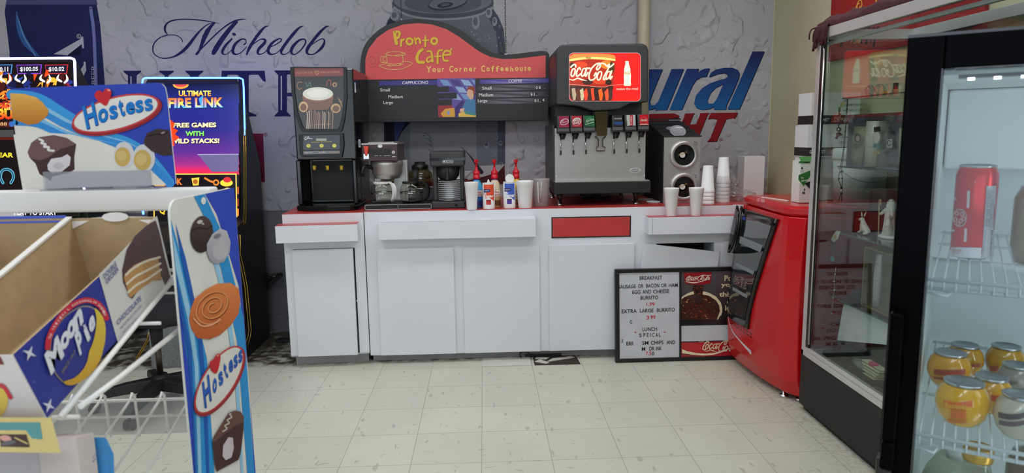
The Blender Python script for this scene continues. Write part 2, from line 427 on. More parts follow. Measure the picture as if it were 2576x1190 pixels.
def plaster(c0, c1):
    def f(nt, L, pos, b):
        L(mixc(nt, noise(nt, pos, 2.2, 5, ramp=(.3, .7)), c0, c1), b.inputs['Base Color'])
        bp = nt.nodes.new('ShaderNodeBump'); bp.inputs['Strength'].default_value = .25; bp.inputs['Distance'].default_value = .002
        L(noise(nt, pos, 120, 2), bp.inputs['Height']); L(bp.outputs[0], b.inputs['Normal'])
    return f
KHAKI = worldmat('khaki_paint', plaster((198, 193, 160), (188, 183, 151)), .6, .3)
CEIL = worldmat('white_ceiling', plaster((222, 222, 218), (214, 214, 210)), .8, .2)
PALE = worldmat('shop_wall_paint', plaster((112, 108, 104), (100, 97, 94)), .6, .3)
ZC = 2.95
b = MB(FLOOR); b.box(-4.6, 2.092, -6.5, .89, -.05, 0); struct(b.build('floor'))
b = MB(CEIL); b.box(-4.6, 2.092, -6.5, .89, ZC, ZC+.05); struct(b.build('ceiling'))
b = MB(BLOCKS); b.box(-4.7, 2.19, .89, 1.0, 0, ZC); struct(b.build('wall_back'))
b = MB(KHAKI); b.box(2.092, 2.19, -6.5, .89, 0, ZC); struct(b.build('wall_right'))
b = MB(PALE); b.box(-4.7, -4.6, -6.5, .89, 0, ZC); struct(b.build('wall_left'))
b = MB(PALE); b.box(-4.7, 2.19, -6.6, -6.5, 0, .5); b.box(-4.7, 2.19, -6.6, -6.5, 2.5, ZC)
b.box(-4.7, -3.9, -6.6, -6.5, .5, 2.5); b.box(1.5, 2.19, -6.6, -6.5, .5, 2.5); struct(b.build('wall_rear'))
w1 = MB(ALU)
for x0, x1 in ((-3.9, -1.25), (-1.15, 1.5)):
    for q in ((x0, x0+.05, .5, 2.5), (x1-.05, x1, .5, 2.5), (x0, x1, .5, .55), (x0, x1, 2.45, 2.5)): w1.box(q[0], q[1], -6.58, -6.52, q[2], q[3])
w1.box(-1.25, -1.15, -6.58, -6.52, .5, 2.5)
wn = struct(w1.build('window_1')); b = MB(GLASS); b.box(-3.85, -1.3, -6.56, -6.55, .55, 2.45); b.box(-1.1, 1.45, -6.56, -6.55, .55, 2.45); b.build('pane', wn)
# a strip of khaki render between the mural's edge and the corner
b = MB(KHAKI); b.box(2.085, 2.092, .886, .89, 0, ZC); struct(b.build('trim_1'))
b = MB(BLOCKS); b.box(-4.6, -1.15, .878, .89, 0, .012); struct(b.build('baseboard_back'))

DIFF = mat('lamp_diffuser', (250, 252, 255), .5, emit=LAMP, var=0)
def troffer(x, y, lab):
    t = thing('ceiling_light', lab, 'light', (x, y, ZC-.03), 'fluorescent ceiling lights')
    b = MB(ALU); b.box(x-.62, x+.62, y-.16, y+.16, ZC-.03, ZC); b.build('frame', t)
    b = MB(DIFF); b.box(x-.60, x+.60, y-.14, y+.14, ZC-.036, ZC-.03); b.build('diffuser', t)
for i, x in enumerate((-3.2, -1.4, .2, 1.5)):
    n = ('far left', 'left of centre', 'right of centre', 'far right')[i]
    troffer(min(x, 1.40), -.75, 'long fluorescent ceiling light over the counter aisle, '+n)  # far right one is an added, unseen lamp brightening the right wall and cooler
    troffer(min(x, 1.45), -2.6, 'long fluorescent ceiling light over the middle aisle, '+n)
    troffer(min(x, 1.45), -4.9, 'long fluorescent ceiling light near the shop windows, '+n)

# ---------------------------------------------------------------- the printed beer mural
def mural_nodes(nt, L, pos, b):
    c = mixc(nt, noise(nt, pos, 1.3, 3, ramp=(.3, .7)), (168, 167, 172), (180, 179, 184)); c = mixc(nt, mth(nt, 'MULTIPLY', noise(nt, pos, 160, 2, ramp=(.3, .7)), .4), c, (150, 151, 158))
    A = noise(nt, pos, 6.5, 0, (1, 1, 1.5, .6), .5, (.56, .72), False); Bm = noise(nt, pos, 11, 0, (1.2, 1, .9), .4, (.60, .72), False); K = noise(nt, pos, 2.6, 1, None, 0, (.44, .62))
    D = nt.nodes.new('ShaderNodeTexVoronoi'); D.inputs['Scale'].default_value = 9; D.inputs['Randomness'].default_value = 1; L(pos, D.inputs['Vector'])
    r = nt.nodes.new('ShaderNodeMapRange'); r.inputs[1].default_value = .22; r.inputs[2].default_value = .12; L(D.outputs['Distance'], r.inputs[0])
    h = mth(nt, 'ADD', mth(nt, 'ADD', mth(nt, 'MULTIPLY', A, K), mth(nt, 'MULTIPLY', Bm, .8)), mth(nt, 'MULTIPLY', r.outputs[0], .6))
    L(c, b.inputs['Base Color'])
    bp = nt.nodes.new('ShaderNodeBump'); bp.inputs['Strength'].default_value = 1.0; bp.inputs['Distance'].default_value = .010
    L(h, bp.inputs['Height']); L(bp.outputs[0], b.inputs['Normal'])
MURAL = worldmat('mural_print', mural_nodes, .55, .3)
mb = MB(MURAL); mb.box(-4.6, 2.085, .884, .889, .885, ZC)
mc = Cv(mb, (0, .884, 0), (0, -1, 0), MATTEPRINT)
NAVY = (30, 34, 84)
# blue can, left
mc.poly([(20, -70), (18, -10), (12, 30), (24, 130), (30, 560), (270, 560), (264, 212), (252, 60), (242, 5), (238, -70)], lambda q: (18, 21, 48) if 40 < q[0] < 230 else (32, 38, 84), 1)
mc.poly([(18, -2), (242, -2), (246, 12), (14, 12)], (72, 78, 120), 2)
mc.stroke([(228, 20), (236, 80), (240, 170), (246, 330)], 8, (112, 120, 175), 2)
mc.stroke([(42, 30), (46, 70), (66, 110), (98, 142)], [3, 8, 14, 4], (52, 92, 150), 2); mc.stroke([(44, 40), (60, 90), (90, 142)], [2, 5, 3], (88, 130, 180), 3)
mc.t(0, 0, .40336)
mc.poly([(335, 338), (500, 245), (512, 226), (520, 232), (524, 300), (514, 302), (510, 275), (420, 345)], (178, 182, 190), 2); mc.poly([(425, 345), (505, 282), (506, 345)], (18, 21, 48), 3)
mc.ell(492, 226, 14, 14, (178, 182, 190), 2); mc.ell(492, 226, 10, 10, (18, 21, 48), 3); mc.fit('R', (488, 232), (498, 232), 12, (178, 182, 190), 4)
mc.poly([(484, 505), (520, 480), (538, 440), (534, 385), (522, 385), (522, 405), (500, 440), (484, 455)], (178, 182, 190), 2)
mc.fit('BEER', (598, 525), (594, 408), (-26, 0), (150, 155, 178), 2)
# flowing first word
mc.t(370, 30, .186335)
for pts, pen in [([(480, 406), (462, 360), (405, 322), (330, 310), (250, 318), (165, 355), (100, 420), (78, 500), (100, 570), (170, 615), (262, 626), (370, 600), (470, 540), (560, 450), (640, 345), (730, 240), (820, 170), (905, 143)], None),
                 ([(278, 308), (246, 262), (240, 215), (262, 165), (320, 125), (420, 104), (560, 101), (720, 112), (860, 132), (985, 160)], None)]:
    mc.stroke(pts, [10, 13, 12, 12, 14, 16, 17, 18, 14, 13, 16, 24, 40, 44, 36, 22, 12, 8] if len(pts) == 18 else [8, 24, 30, 24, 20, 17, 16, 15, 12, 5], NAVY, 2)
mc.poly([(880, 150), (905, 143), (925, 150), (870, 220), (800, 360), (735, 500), (700, 560), (676, 586), (652, 580), (655, 560), (690, 520), (715, 440), (745, 330), (790, 240)], NAVY, 2)
mc.stroke([(690, 540), (760, 470), (880, 350), (1000, 240), (1110, 160), (1200, 118), (1290, 100), (1340, 105)], [14, 18, 18, 18, 20, 22, 14, 5], NAVY, 3)
mc.poly([(1180, 125), (1220, 122), (1230, 140), (1130, 260), (1030, 400), (950, 530), (915, 578), (890, 582), (870, 565), (875, 530), (910, 460), (990, 340), (1080, 230)], NAVY, 2)
for pts, w in [([(1145, 365), (1080, 430), (1025, 510), (1018, 555), (1050, 575), (1100, 555), (1180, 470)], [22, 34, 36, 28, 12, 11, 10]),
               ([(1310, 440), (1338, 415), (1325, 372), (1270, 372), (1195, 430), (1160, 510), (1170, 560), (1215, 572), (1280, 540), (1345, 470)], [22, 14, 16, 20, 36, 40, 34, 16, 12, 10]),
               ([(1640, 192), (1590, 205), (1520, 280), (1440, 390), (1380, 490), (1345, 575)], [4, 22, 40, 40, 40, 20]), ([(1375, 500), (1440, 430), (1530, 372), (1590, 375), (1585, 420), (1510, 500), (1495, 555), (1530, 572), (1590, 545), (1650, 480)], [10, 12, 14, 30, 40, 38, 30, 14, 11, 10]),
               ([(1650, 480), (1720, 450), (1800, 400), (1815, 370), (1775, 365), (1690, 420), (1635, 510), (1650, 560), (1700, 572), (1770, 540), (1830, 470)], [10, 12, 16, 16, 18, 34, 42, 36, 16, 11, 10]),
               ([(2115, 192), (2060, 210), (1990, 280), (1900, 390), (1825, 500), (1812, 550), (1840, 574), (1900, 555), (1965, 490)], [4, 24, 40, 40, 40, 30, 16, 11, 10]),
               ([(2115, 365), (2050, 385), (1975, 460), (1945, 530), (1965, 570), (2010, 568), (2080, 510), (2135, 430), (2140, 385), (2115, 365)], [18, 28, 42, 40, 22, 14, 16, 20, 20, 18]),
               ([(2460, 192), (2410, 205), (2330, 280), (2240, 390), (2170, 490), (2160, 550), (2200, 574), (2270, 560), (2360, 480), (2395, 400), (2370, 362), (2300, 390), (2230, 440)], [4, 24, 40, 40, 44, 34, 14, 18, 38, 24, 14, 12, 10])]:
    mc.stroke(pts, w, NAVY, 3)
mc.ell(1175, 302, 27, 19, NAVY, 2, 25)
# tall serif second word, the letters the machines leave in view
mc.t(0, 0, 1)
def serif(x0, x1, y0, y1, bw, tp=True, bt=True, inline=False):
    mc.rect(x0, y0, x1, y1, NAVY, 2)
    for on, y, s in ((tp, y0, 1), (bt, y1, -1)):
        if on: mc.poly([(x0-bw, y), (x1+bw, y), (x1+bw-2, y+4*s), (x1, y+12*s), (x0, y+12*s), (x0-bw+2, y+4*s)], NAVY, 2)
    if inline: mc.rect((x0*2+x1)/3-1, y0+14, (x0*2+x1)/3+2, y1-16, (178, 180, 190), 3)
serif(322, 344, 178, 270, 12, bt=False, inline=True); serif(414, 424, 178, 270, 14, bt=False)
mc.stroke([(333, 255), (338, 280), (375, 292), (412, 280), (419, 255)], [22, 18, 12, 10, 10], NAVY, 2)
serif(478, 500, 178, 293, 12); mc.poly([(478, 293), (548, 293), (552, 262), (540, 284), (500, 287)], NAVY, 2)
serif(600, 626, 178, 293, 20); mc.poly([(558, 178), (666, 178), (669, 206), (662, 204), (650, 188), (574, 188), (563, 204), (556, 206)], NAVY, 2)
serif(700, 722, 177, 293, 10, inline=True); mc.stroke([(720, 183), (775, 186), (790, 210), (770, 234), (720, 238)], [8, 14, 22, 14, 8], NAVY, 2); mc.poly([(735, 236), (762, 236), (812, 293), (782, 293)], NAVY, 2)
mc.poly([(600, 336), (662, 336), (667, 458), (600, 458)], (108, 26, 52), 2); mc.ell(667.5, 339, 5, 5, (120, 30, 50), 2); mc.ell(667.5, 339, 3.9, 3.9, (150, 151, 158), 3); mc.fit('R', (665.5, 341.5), (669.5, 341.5), 5, (120, 30, 50), 4)
# grey can, centre
mc.t(880, 0, .285714)
canc = lambda q: (52, 56, 74) if q[0] < 330 or q[0] > 1320 else (128, 130, 138)
mc.poly([(385, -150), (380, 20), (390, 90), (330, 180), (305, 260), (300, 1500), (1368, 1450), (1370, 470), (1355, 260), (1310, 150), (1262, 80), (1265, 0), (1240, -150)], (104, 108, 118), 1)
mc.poly([(305, 260), (300, 1555), (352, 1555), (370, 700), (400, 300), (400, 120), (340, 180)], (48, 52, 72), 2)
mc.poly([(1368, 1440), (1370, 470), (1355, 260), (1310, 150), (1262, 80), (1225, 160), (1290, 300), (1310, 480), (1300, 1440)], (72, 76, 90), 2)
mc.poly([(560, 300), (900, 260), (1100, 400), (1120, 1500), (520, 1500)], (124, 126, 134), 2)
mc.ell(820, 30, 448, 130, (78, 82, 94), 3); mc.ell(820, 12, 430, 112, (112, 115, 124), 4); mc.ell(820, 28, 340, 90, (88, 92, 102), 5)
mc.ell(860, 30, 175, 62, (58, 62, 74), 6, -8); mc.ell(862, 22, 165, 52, (104, 108, 116), 7, -8); mc.ell(840, 45, 70, 24, (52, 56, 68), 8, -8); mc.ell(842, 42, 40, 13, (84, 88, 98), 9, -8)
mc.stroke([(378, 60), (500, 130), (700, 168), (950, 166), (1140, 130), (1262, 65)], 20, (138, 141, 148), 6)
for k in range(46):
    x, y = R.uniform(1000, 1330), R.uniform(210, 460); r = R.choice((3, 4, 6)); mc.ell(x, y, r, r*1.3, (142, 146, 155), 5)
for q in ((395, 140, 38, 44), (1110, 195, 34, 66), (1225, 115, 28, 44), (1275, 190, 22, 40)): mc.ell(*q, (140, 143, 150), 5); mc.ell(q[0]-4, q[1]-6, q[2]*.6, q[3]*.6, (95, 99, 110), 6)
mc.t(890, 320, .20186)
mc.poly([(398, -60), (700, -60), (600, 60), (510, 240), (480, 460), (390, 460)], (36, 38, 52), 3); mc.poly([(500, -60), (640, -60), (560, 120), (520, 300)], (58, 70, 122), 4)
for k in range(5): mc.stroke([(840+k*22, 60+k*70), (930+k*15, 95+k*66), (985+k*6, 170+k*60)], [4, 22, 4], (98, 102, 110), 4)
mc.stroke([(1340, 250), (1450, 360), (1590, 560)], [6, 14, 50], (40, 42, 54), 4); mc.poly([(1420, 660), (1640, 610), (1800, 560), (1880, 470), (1885, 700), (1420, 760)], (74, 30, 34), 3)
mc.poly([(600, 700), (1420, 640), (1420, 1010), (600, 1010)], (96, 44, 48), 3)
for x, y, r in ((1655, 225, 34), (1830, 200, 26), (1780, 130, 20), (1760, 330, 14), (1660, 340, 9), (1620, 350, 10), (880, 110, 16), (960, 145, 13), (1480, 90, 14), (1690, 40, 10), (1835, 455, 22)):
    mc.ell(x, y, r, r*1.2, (128, 132, 142), 5); mc.ell(x-2, y-r*.3, r*.6, r*.6, (70, 74, 88), 6)
# blue and red italic words, right
mc.t(1620, 120, .21003)
BL = gy(50, (34, 32, 84), 740, (28, 96, 158)); RD = (132, 24, 30)
for pts in ([(-130, 262), (220, 258), (95, 560), (65, 650), (85, 690), (130, 685), (170, 645), (330, 256), (474, 254), (270, 744), (128, 746), (145, 715), (80, 742), (0, 748), (-110, 730), (-90, 620)],
            [(512, 254), (655, 252), (632, 312), (680, 270), (730, 250), (785, 246), (745, 348), (690, 350), (625, 385), (580, 450), (450, 742), (305, 744)],
            [(1300, 46), (1440, 44), (1142, 734), (998, 736)]):
    mc.poly(pts, BL, 3)
    mc.poly([(x+9, y+7) for x, y in pts], (24, 30, 62), 2)
A_ = [(775, 355), (800, 300), (860, 262), (960, 240), (1060, 240), (1120, 265), (1142, 310), (1130, 375), (1050, 560), (985, 690), (978, 740), (832, 740), (845, 705), (790, 730), (700, 744), (630, 725), (598, 670), (620, 580), (690, 490), (780, 430), (880, 395), (970, 372), (1000, 350), (1000, 318), (960, 305), (880, 315)]
mc.poly(A_, BL, 3, [[(950, 435), (860, 480), (800, 540), (760, 630), (770, 672), (830, 668), (868, 620)]]); mc.poly([(x+9, y+7) for x, y in A_], (24, 30, 62), 2, [[(955, 442), (865, 487), (805, 547), (765, 637), (775, 679), (835, 675), (873, 627)]])
for pts in ([(490, 788), (608, 784), (590, 800), (545, 920), (625, 916), (670, 805), (668, 784), (785, 780), (760, 805), (655, 1060), (660, 1120), (540, 1124), (560, 1095), (610, 985), (520, 990), (470, 1110), (350, 1124), (480, 830)],
            [(798, 782), (1125, 778), (1085, 850), (1060, 842), (985, 855), (895, 1060), (870, 1122), (755, 1126), (790, 1090), (880, 862), (820, 848), (765, 856)],
            [(60, 795), (360, 786), (418, 812), (415, 838), (300, 850), (180, 960), (60, 960)]):
    mc.poly(pts, RD, 3); mc.poly([(x+6, y+6) for x, y in pts], (48, 20, 24), 2)
mc.ell(922, 1102, 23, 20, RD, 2); mc.ell(922, 1102, 18, 15, (150, 150, 156), 3); mc.fit('R', (914, 1110), (931, 1110), 18, RD, 4)
tag(mb.build('wall_mural', normals=False), 'grey wet-look printed beer mural covering the upper back wall', 'mural')
p = MB(mat('pipe_paint', (186, 176, 152), .45, var=.06)); c = at(1620, 60, 1, .83); p.lathe([(.041, .97), (.041, ZC)], (c.x, .838, 0), 20)
tag(p.build('pipe'), 'beige vertical pipe on the wall rising behind the soda fountain', 'pipe')
# ---------------------------------------------------------------- counter
TOE = mat('toe_kick_grey', (158, 154, 156), .5, var=.12, scale=20)
SHADEDWOOD = mat('cabinet_inside', (52, 44, 40), .8)  # brown wood darkened so the colour carries the shade inside the open cabinet
t = thing('counter_cabinet', 'long white laminate counter cabinet with five doors under the coffee machines and soda fountain', 'cabinet', (.72, .5, 0))
b = MB(LAMINATE); X1 = 2.085
b.box(-.69, X1, .32, .885, .055, .948)
for x0, x1, z0, z1 in ((-.69, 1.085, .055, .948), (1.445, X1, .055, .948), (1.085, 1.445, .72, .948), (1.085, 1.445, .055, .09)): b.box(x0, x1, .11, .32, z0, z1)
b.build('carcass', t)
b = MB(SHADEDWOOD); b.box(1.086, 1.444, .31, .319, .09, .72); b.build('interior', t)
b = MB(TOE); b.box(-.685, X1, .175, .884, 0, .055); b.build('toe_kick', t)
for x0, x1, z1 in ((-.622, -.160, .724), (-.105, .362, .722), (.42, .946, .726), (1.50, 1.97, .73)):
    b = MB(LAMINATE); b.box(x0, x1, .093, .1095, .058, z1); b.build('door', t, .0015)
b = MB(LAMINATE); b.box(0, .475, -.02, -.003, -.66, 0)
b.xf(Matrix.Translation((1.005, .109, .725)) @ Matrix.Rotation(math.radians(7.6), 4, 'Y') @ Matrix.Rotation(math.radians(-1), 4, 'X')); d = b.build('door', t, .0015); d['label'] = 'crooked door hanging off one hinge'
b = MB(LAMINATE); b.box(-.598, .337, .03, .1095, .789, .893); l = b.build('drawer_box', t, .002)
b = MB(LAMINATE); b.hexa([(-.598, .031, .894), (.337, .031, .894), (.337, .109, .903), (-.598, .109, .896), (-.598, .031, .8955), (.337, .031, .8955), (.337, .109, .9045), (-.598, .109, .8975)]); b.build('lifting_laminate', l)
b = MB(LAMINATE); b.box(1.012, 1.78, .02, .1095, .789, .893); l = b.build('cup_ledge', t, .002)
b = MB(REDLAM); b.box(1.014, 1.78, .022, .109, .8935, .8955); b.build('ledge_top', l)
b = MB(MATTBLACK); b.box(1.0365, 1.0375, .0188, .0199, .792, .891); b.build('seam', l)
b = MB(REDLAM); b.box(.445, .918, .1045, .1095, .774, .889); s_ = b.build('red_panel', t, .001)
b = MB(MATTBLACK); b.box(.438, .925, .1065, .1095, .767, .773); b.box(.438, .925, .1065, .1095, .89, .896); b.box(.438, .444, .1065, .1095, .767, .896); b.box(.919, .925, .1065, .1095, .767, .896); b.build('panel_gasket', s_)
b = MB(REDLAM); b.box(-.69, X1, .1125, .884, .9485, .9515); tag(b.build('countertop'), 'red laminate countertop running along the long white counter', 'countertop')
# the separate cabinet at the left, a little askew
t = thing('base_cabinet', 'narrow white cabinet standing slightly askew under the cappuccino machine', 'cabinet', (-1.166, .075, 0), local=True, rz=math.radians(3.6))
b = MB(LAMINATE); b.box(0, .472, .02, .775, .07, .946); b.box(0, .472, 0, .02, .736, .946); b.box(0, .472, 0, .02, .07, .078); b.box(0, .05, 0, .02, .07, .736); b.box(.41, .472, 0, .02, .07, .736); b.build('carcass', t)
b = MB(MATTBLACK); b.box(-.002, 0, 0, .775, .07, .946); b.build('side_edge', t)
b = MB(TOE); b.box(.015, .46, .06, .774, 0, .07); b.build('toe_kick', t)
b = MB(MATTBLACK); b.box(.012, .015, .06, .774, 0, .07); b.build('toe_edge', t)
b = MB(LAMINATE); b.hexa([(.046, -.017, .074), (.404, -.03, .074), (.404, -.014, .074), (.046, -.001, .074), (.046, -.017, .734), (.404, -.021, .734), (.404, -.005, .734), (.046, -.001, .734)]); b.build('door', t, .0015)
b = MB(GAPSHADE); b.box(.406, .4125, -.0012, -.0002, .078, .40); b.box(.406, .4125, -.0012, -.0002, .412, .735); b.build('door_gap_shade', t)  # dark strips on the face paint in the shade of the gap beside the door
b = MB(LAMINATE); b.box(-.022, .447, -.098, -.0005, .789, .890); l = b.build('drawer_box', t, .002)
b = MB(REDLAM); b.box(-.021, .446, -.097, -.0005, .8905, .8925); b.build('ledge_top', l)
b = MB(REDLAM); b.box(0, .472, .002, .774, .9465, .9495); b.build('worktop', t)
# floor oddments along the toe kick
b = MB(mat('loose_tile', (214, 212, 200), .4)); q = [at(1213, 921, 2, .004), at(1338, 918, 2, .004), at(1332, 898, 2, .004), at(1213, 901, 2, .004)]
b.hexa([Vector((p.x, min(p.y, .172), 0.0008)) for p in q]+[Vector((p.x, min(p.y, .172), .005)) for p in q]); tag(b.build('floor_tile'), 'loose pale floor tile lying against the toe kick under the counter', 'tile')
b = MB(mat('bare_subfloor', (58, 48, 42), .9, var=.3, scale=60)); b.prism([(.32, -.002), (.602, -.002), (.596, .12), (.585, .165), (.32, .15), (.318, .05)], .0003, .0012, 'z')
tag(b.build('floor_patch'), 'dark broken patch of bare subfloor beside the loose tile', 'floor damage')
b = MB(mat('tile_shard', (206, 204, 192), .5))
for i, pts in enumerate(([(.325, .06), (.39, .02), (.41, .03), (.36, .10)], [(.40, .05), (.50, .09), (.58, .12), (.56, .14), (.44, .11)], [(.33, .115), (.40, .10), (.42, .13), (.34, .14)])):
    b2 = MB(b.mat); b2.prism(pts, .0014, .006, 'z'); tag(b2.build('tile_shard'), ('left shard of broken floor tile nearest the loose tile', 'long shard of broken floor tile in the middle of the dark patch', 'rear shard of broken floor tile touching the curled base strip')[i], 'tile shard', 'broken tile shards')
b = MB(MATTBLACK); pts = [(.265+.03*math.cos(a), .14, .024+.023*math.sin(a)) for a in [PI*k/8-.3 for k in range(12)]]
rr = [[(x, .125, z), (x, .165, z), (x*.98+.265*.02, .165, z*.9+.003), (x*.98+.265*.02, .125, z*.9+.003)] for x, y, z in pts]
b.rings(rr, smooth=False)
b.box(.27, .50, .152, .156, .0015, .02); tag(b.build('base_strip'), 'curled black rubber base strip peeled off the toe kick', 'rubber strip')
# ---------------------------------------------------------------- cappuccino machine
ZT = .9495
t = thing('cappuccino_machine', 'tall black cappuccino machine with lit drink picture on the narrow cabinet', 'coffee machine', (-.92, .5, ZT))
YF = .20
b = MB(GLOSSBLACK)
x0, x1 = -1.095, -.735
b.prism([(x0, YF+.005), (x1, YF+.005), (x1, .69), (x0, .69)], 1.262, 1.80, 'z', poly1=[(x0-.004, YF), (x1+.004, YF), (x1+.004, .69), (x0-.004, .69)])
b.box(x0-.012, x1-.008, YF+.16, .69, .985, 1.262)
b.prism([(x0-.012, YF+.02), (x0+.02, YF+.02), (x0+.04, YF+.16), (x0-.012, YF+.16)], .985, 1.262, 'z'); b.prism([(x1-.008, YF+.03), (x1-.036, YF+.03), (x1-.05, YF+.16), (x1-.008, YF+.16)], .985, 1.262, 'z')
b.build('body', t, .008)
b = MB(MATTBLACK); b.box(x0+.05, x1-.05, YF+.1595, YF+.162, 1.0, 1.25); b.build('back_splash', t)
b = MB(GLOSSBLACK)
tr = [(x0-.022, YF+.30), (x0-.022, YF+.02), (x0+.05, YF-.022), (x0+.18, YF-.035), (x1-.18, YF-.035), (x1-.05, YF-.022), (x1-.004, YF+.02), (x1-.004, YF+.30)]
b.prism(tr, ZT+.001, .985, 'z'); b.build('drip_tray', t, .008)
g = MB(PRINT); cv = Cv(g, (0, YF-.002, 0), (0, -1, 0), GLOSSPRINT, (700, 140, .352941))
b = MB(GLOSSBLACK); cb = Cv(b, (0, YF-.003, 0), (0, -1, 0), GLOSSBLACK, cv.T)
win = [(112, 86), (466, 86), (470, 290), (455, 430), (438, 500), (425, 522), (192, 522), (175, 500), (140, 400), (120, 260)]
fr = MB(BLACK)
def loopframe(cv, outer, inner, mb, depth):
    n = len(outer); O0 = mb.add([cv.p(q, 0) for q in outer]); I0 = mb.add([cv.p(q, 0) for q in inner])
    O1 = mb.add([cv.p(q, 0)+cv.N*depth for q in outer]); I1 = mb.add([cv.p(q, 0)+cv.N*depth for q in inner])
    for i in range(n):
        j = (i+1) % n
        mb.face((O1+i, O1+j, I1+j, I1+i)); mb.face((O0+i, O0+j, O1+j, O1+i)); mb.face((I0+i, I0+j, I1+j, I1+i))
c0 = Cv(fr, (0, YF, 0), (0, -1, 0), GLOSSBLACK, cv.T)
loopframe(c0, [(88, 82), (488, 82), (492, 300), (474, 460), (455, 535), (440, 546), (180, 546), (160, 525), (122, 420), (98, 260)], win, fr, .012); fr.build('picture_frame', t)
cv.poly(win, (34, 20, 18), 1)
cv.poly([(112, 86), (466, 86), (467, 145), (113, 150)], (128, 48, 42), 2)
cv.fit('IGNATE', (128, 130), (246, 128), 14, (190, 130, 110), 3); cv.fit('DELICIOUS', (302, 126), (438, 122), 13, (196, 136, 114), 3)
cv.stroke([(275, 138), (262, 120), (268, 110), (275, 118), (284, 110), (290, 120), (275, 138)], 4, (190, 140, 80), 3)
cv.stroke([(170, 190), (145, 190), (135, 215), (150, 240), (168, 230)], 7, (150, 96, 60), 3); cv.stroke([(196, 190), (210, 220), (225, 190), (235, 220)], 5, (90, 130, 110), 3)
cv.stroke([(345, 215), (352, 180), (372, 178), (376, 215)], 5, (170, 70, 50), 3); cv.ell(403, 207, 17, 17, (176, 130, 90), 3); cv.ell(403, 207, 9, 9, (70, 36, 26), 4)
cv.ell(283, 300, 110, 42, (150, 96, 66), 3); cv.poly([(174, 300), (392, 300), (388, 340), (352, 385), (220, 385), (182, 340)], (120, 76, 58), 3)
cv.ell(283, 278, 110, 50, (150, 92, 62), 4); cv.ell(283, 272, 108, 47, (222, 220, 206), 5); cv.ell(283, 270, 80, 30, (238, 236, 226), 6)
cv.ell(180, 365, 32, 38, (205, 170, 120), 3); cv.ell(180, 368, 22, 26, (120, 72, 40), 4); cv.ell(410, 375, 36, 34, (190, 150, 104), 3); cv.ell(412, 378, 24, 22, (110, 70, 44), 4)
for k in range(14): cv.stroke([(205+k*14, 395+R.uniform(-10, 10)), (208+k*14, 430), (204+k*14, 520)], R.uniform(5, 10), R.choice(((150, 110, 88), (176, 140, 120), (96, 66, 56), (202, 178, 160))), 3)
for k in range(6): cv.stroke([(425+k*6, 300+k*14), (450+k*2, 330+k*8)], 4, (170, 128, 84), 4)
cv.fit('2. Insert Envelope   3. Push', (258, 496), (372, 494), 9, (210, 180, 140), 5)
g.build('drink_picture', t, normals=False)
b = MB(BLACK); c1 = Cv(b, (0, YF-.004, 0), (0, -1, 0), BLACK, cv.T); pts = [(148, 560), (465, 552), (470, 640), (462, 690), (455, 728), (170, 722), (155, 700)]
b.prism([tuple((c1.p(q, 0).x, c1.p(q, 0).z)) for q in pts], YF-.012, YF+.004, 'y'); cp = b.build('control_panel', t, .003)
g = MB(PRINT); c1 = Cv(g, (0, YF-.0125, 0), (0, -1, 0), GLOSSPRINT, cv.T)
c1.poly([(178, 570), (438, 566), (438, 668), (178, 672)], (30, 30, 34), 1); c1.stroke([(200, 578), (188, 590), (196, 600), (210, 590), (242, 592)], 4, (220, 220, 224), 2); c1.stroke([(205, 588), (215, 575), (222, 592)], 3, (220, 220, 224), 2)
c1.rect(270, 590, 344, 608, (150, 160, 140), 2); c1.fit('CAPPUCCINO  HOT CHOCOLATE', (236, 622), (382, 615), 7, (200, 190, 60), 2)
for x in (216, 309, 400): c1.ell(x, 642, 15, 13, (222, 210, 60), 2, 0); c1.fit('CUP', (x-8, 645), (x+8, 645), 6, (60, 50, 20), 3)
c1.poly([(178, 680), (438, 676), (438, 698), (180, 704)], (100, 96, 94), 1); c1.fit('Cappuccino', (190, 697), (240, 695), 10, (205, 196, 190), 2); c1.fit('Vanilla', (285, 695), (335, 693), 10, (205, 196, 190), 2); c1.fit('CHOCOLATE', (368, 695), (432, 692), 9, (190, 130, 90), 2)
g.build('panel_print', cp, normals=False)
for px in (791, 824, 859):
    p = at(px, 422, 1, YF+.09); b = MB(mat('yellow_nozzle', (220, 190, 60), .4) if px == 791 else bpy.data.materials['yellow_nozzle'])
    b.lathe([(.009, -.014), (.012, .014)], p, 12); b.build('nozzle', t)
for z0, z1, dy in ((1.66, 1.72, .05), (1.33, 1.38, .12)):
    b = MB(CHROME); b.box(x1+.002, x1+.006, YF+dy, YF+dy+.01, z0, z1); b.build('hinge', t)

# ---------------------------------------------------------------- coffee brewer with warmers, and its pots
Z = .9515
t = thing('coffee_brewer', 'steel coffee brewer with maroon control panel and two warmers beside the cappuccino machine', 'coffee machine', (-.5, .35, Z))
MAROON = mat('maroon_panel', (62, 40, 42), .35)
b = MB(MATTBLACK); b.box(-.695, -.290, .175, .60, Z, .985); bs = b.build('warmer_base', t, .003)
b = MB(CHROME)
for x0, x1, z0, z1 in ((-.695, -.29, .982, .986), (-.695, -.29, .955, .958), (-.695, -.692, .955, .986), (-.495, -.492, .955, .986), (-.293, -.29, .955, .986)): b.box(x0, x1, .1735, .1755, z0, z1)
b.build('trim', bs)
b = MB(STEEL); b.box(-.665, -.455, .42, .60, .985, 1.245); b.box(-.655, -.47, .415, .42, .99, 1.20); b.build('tower', t, .002)
b = MB(mat('dark_steel', (70, 70, 72), .4, .6)); b.box(-.45, -.29, .42, .66, .985, 1.055); b.build('side_housing', t, .002)
b = MB(CHROME); b.lathe([(.085, 0), (.08, .006)], (-.385, .53, 1.055), 24); b.build('upper_warmer', t)
b = MB(MAROON); b.box(-.708, -.492, .24, .60, 1.248, 1.345); hd = b.build('brew_head', t, .002)
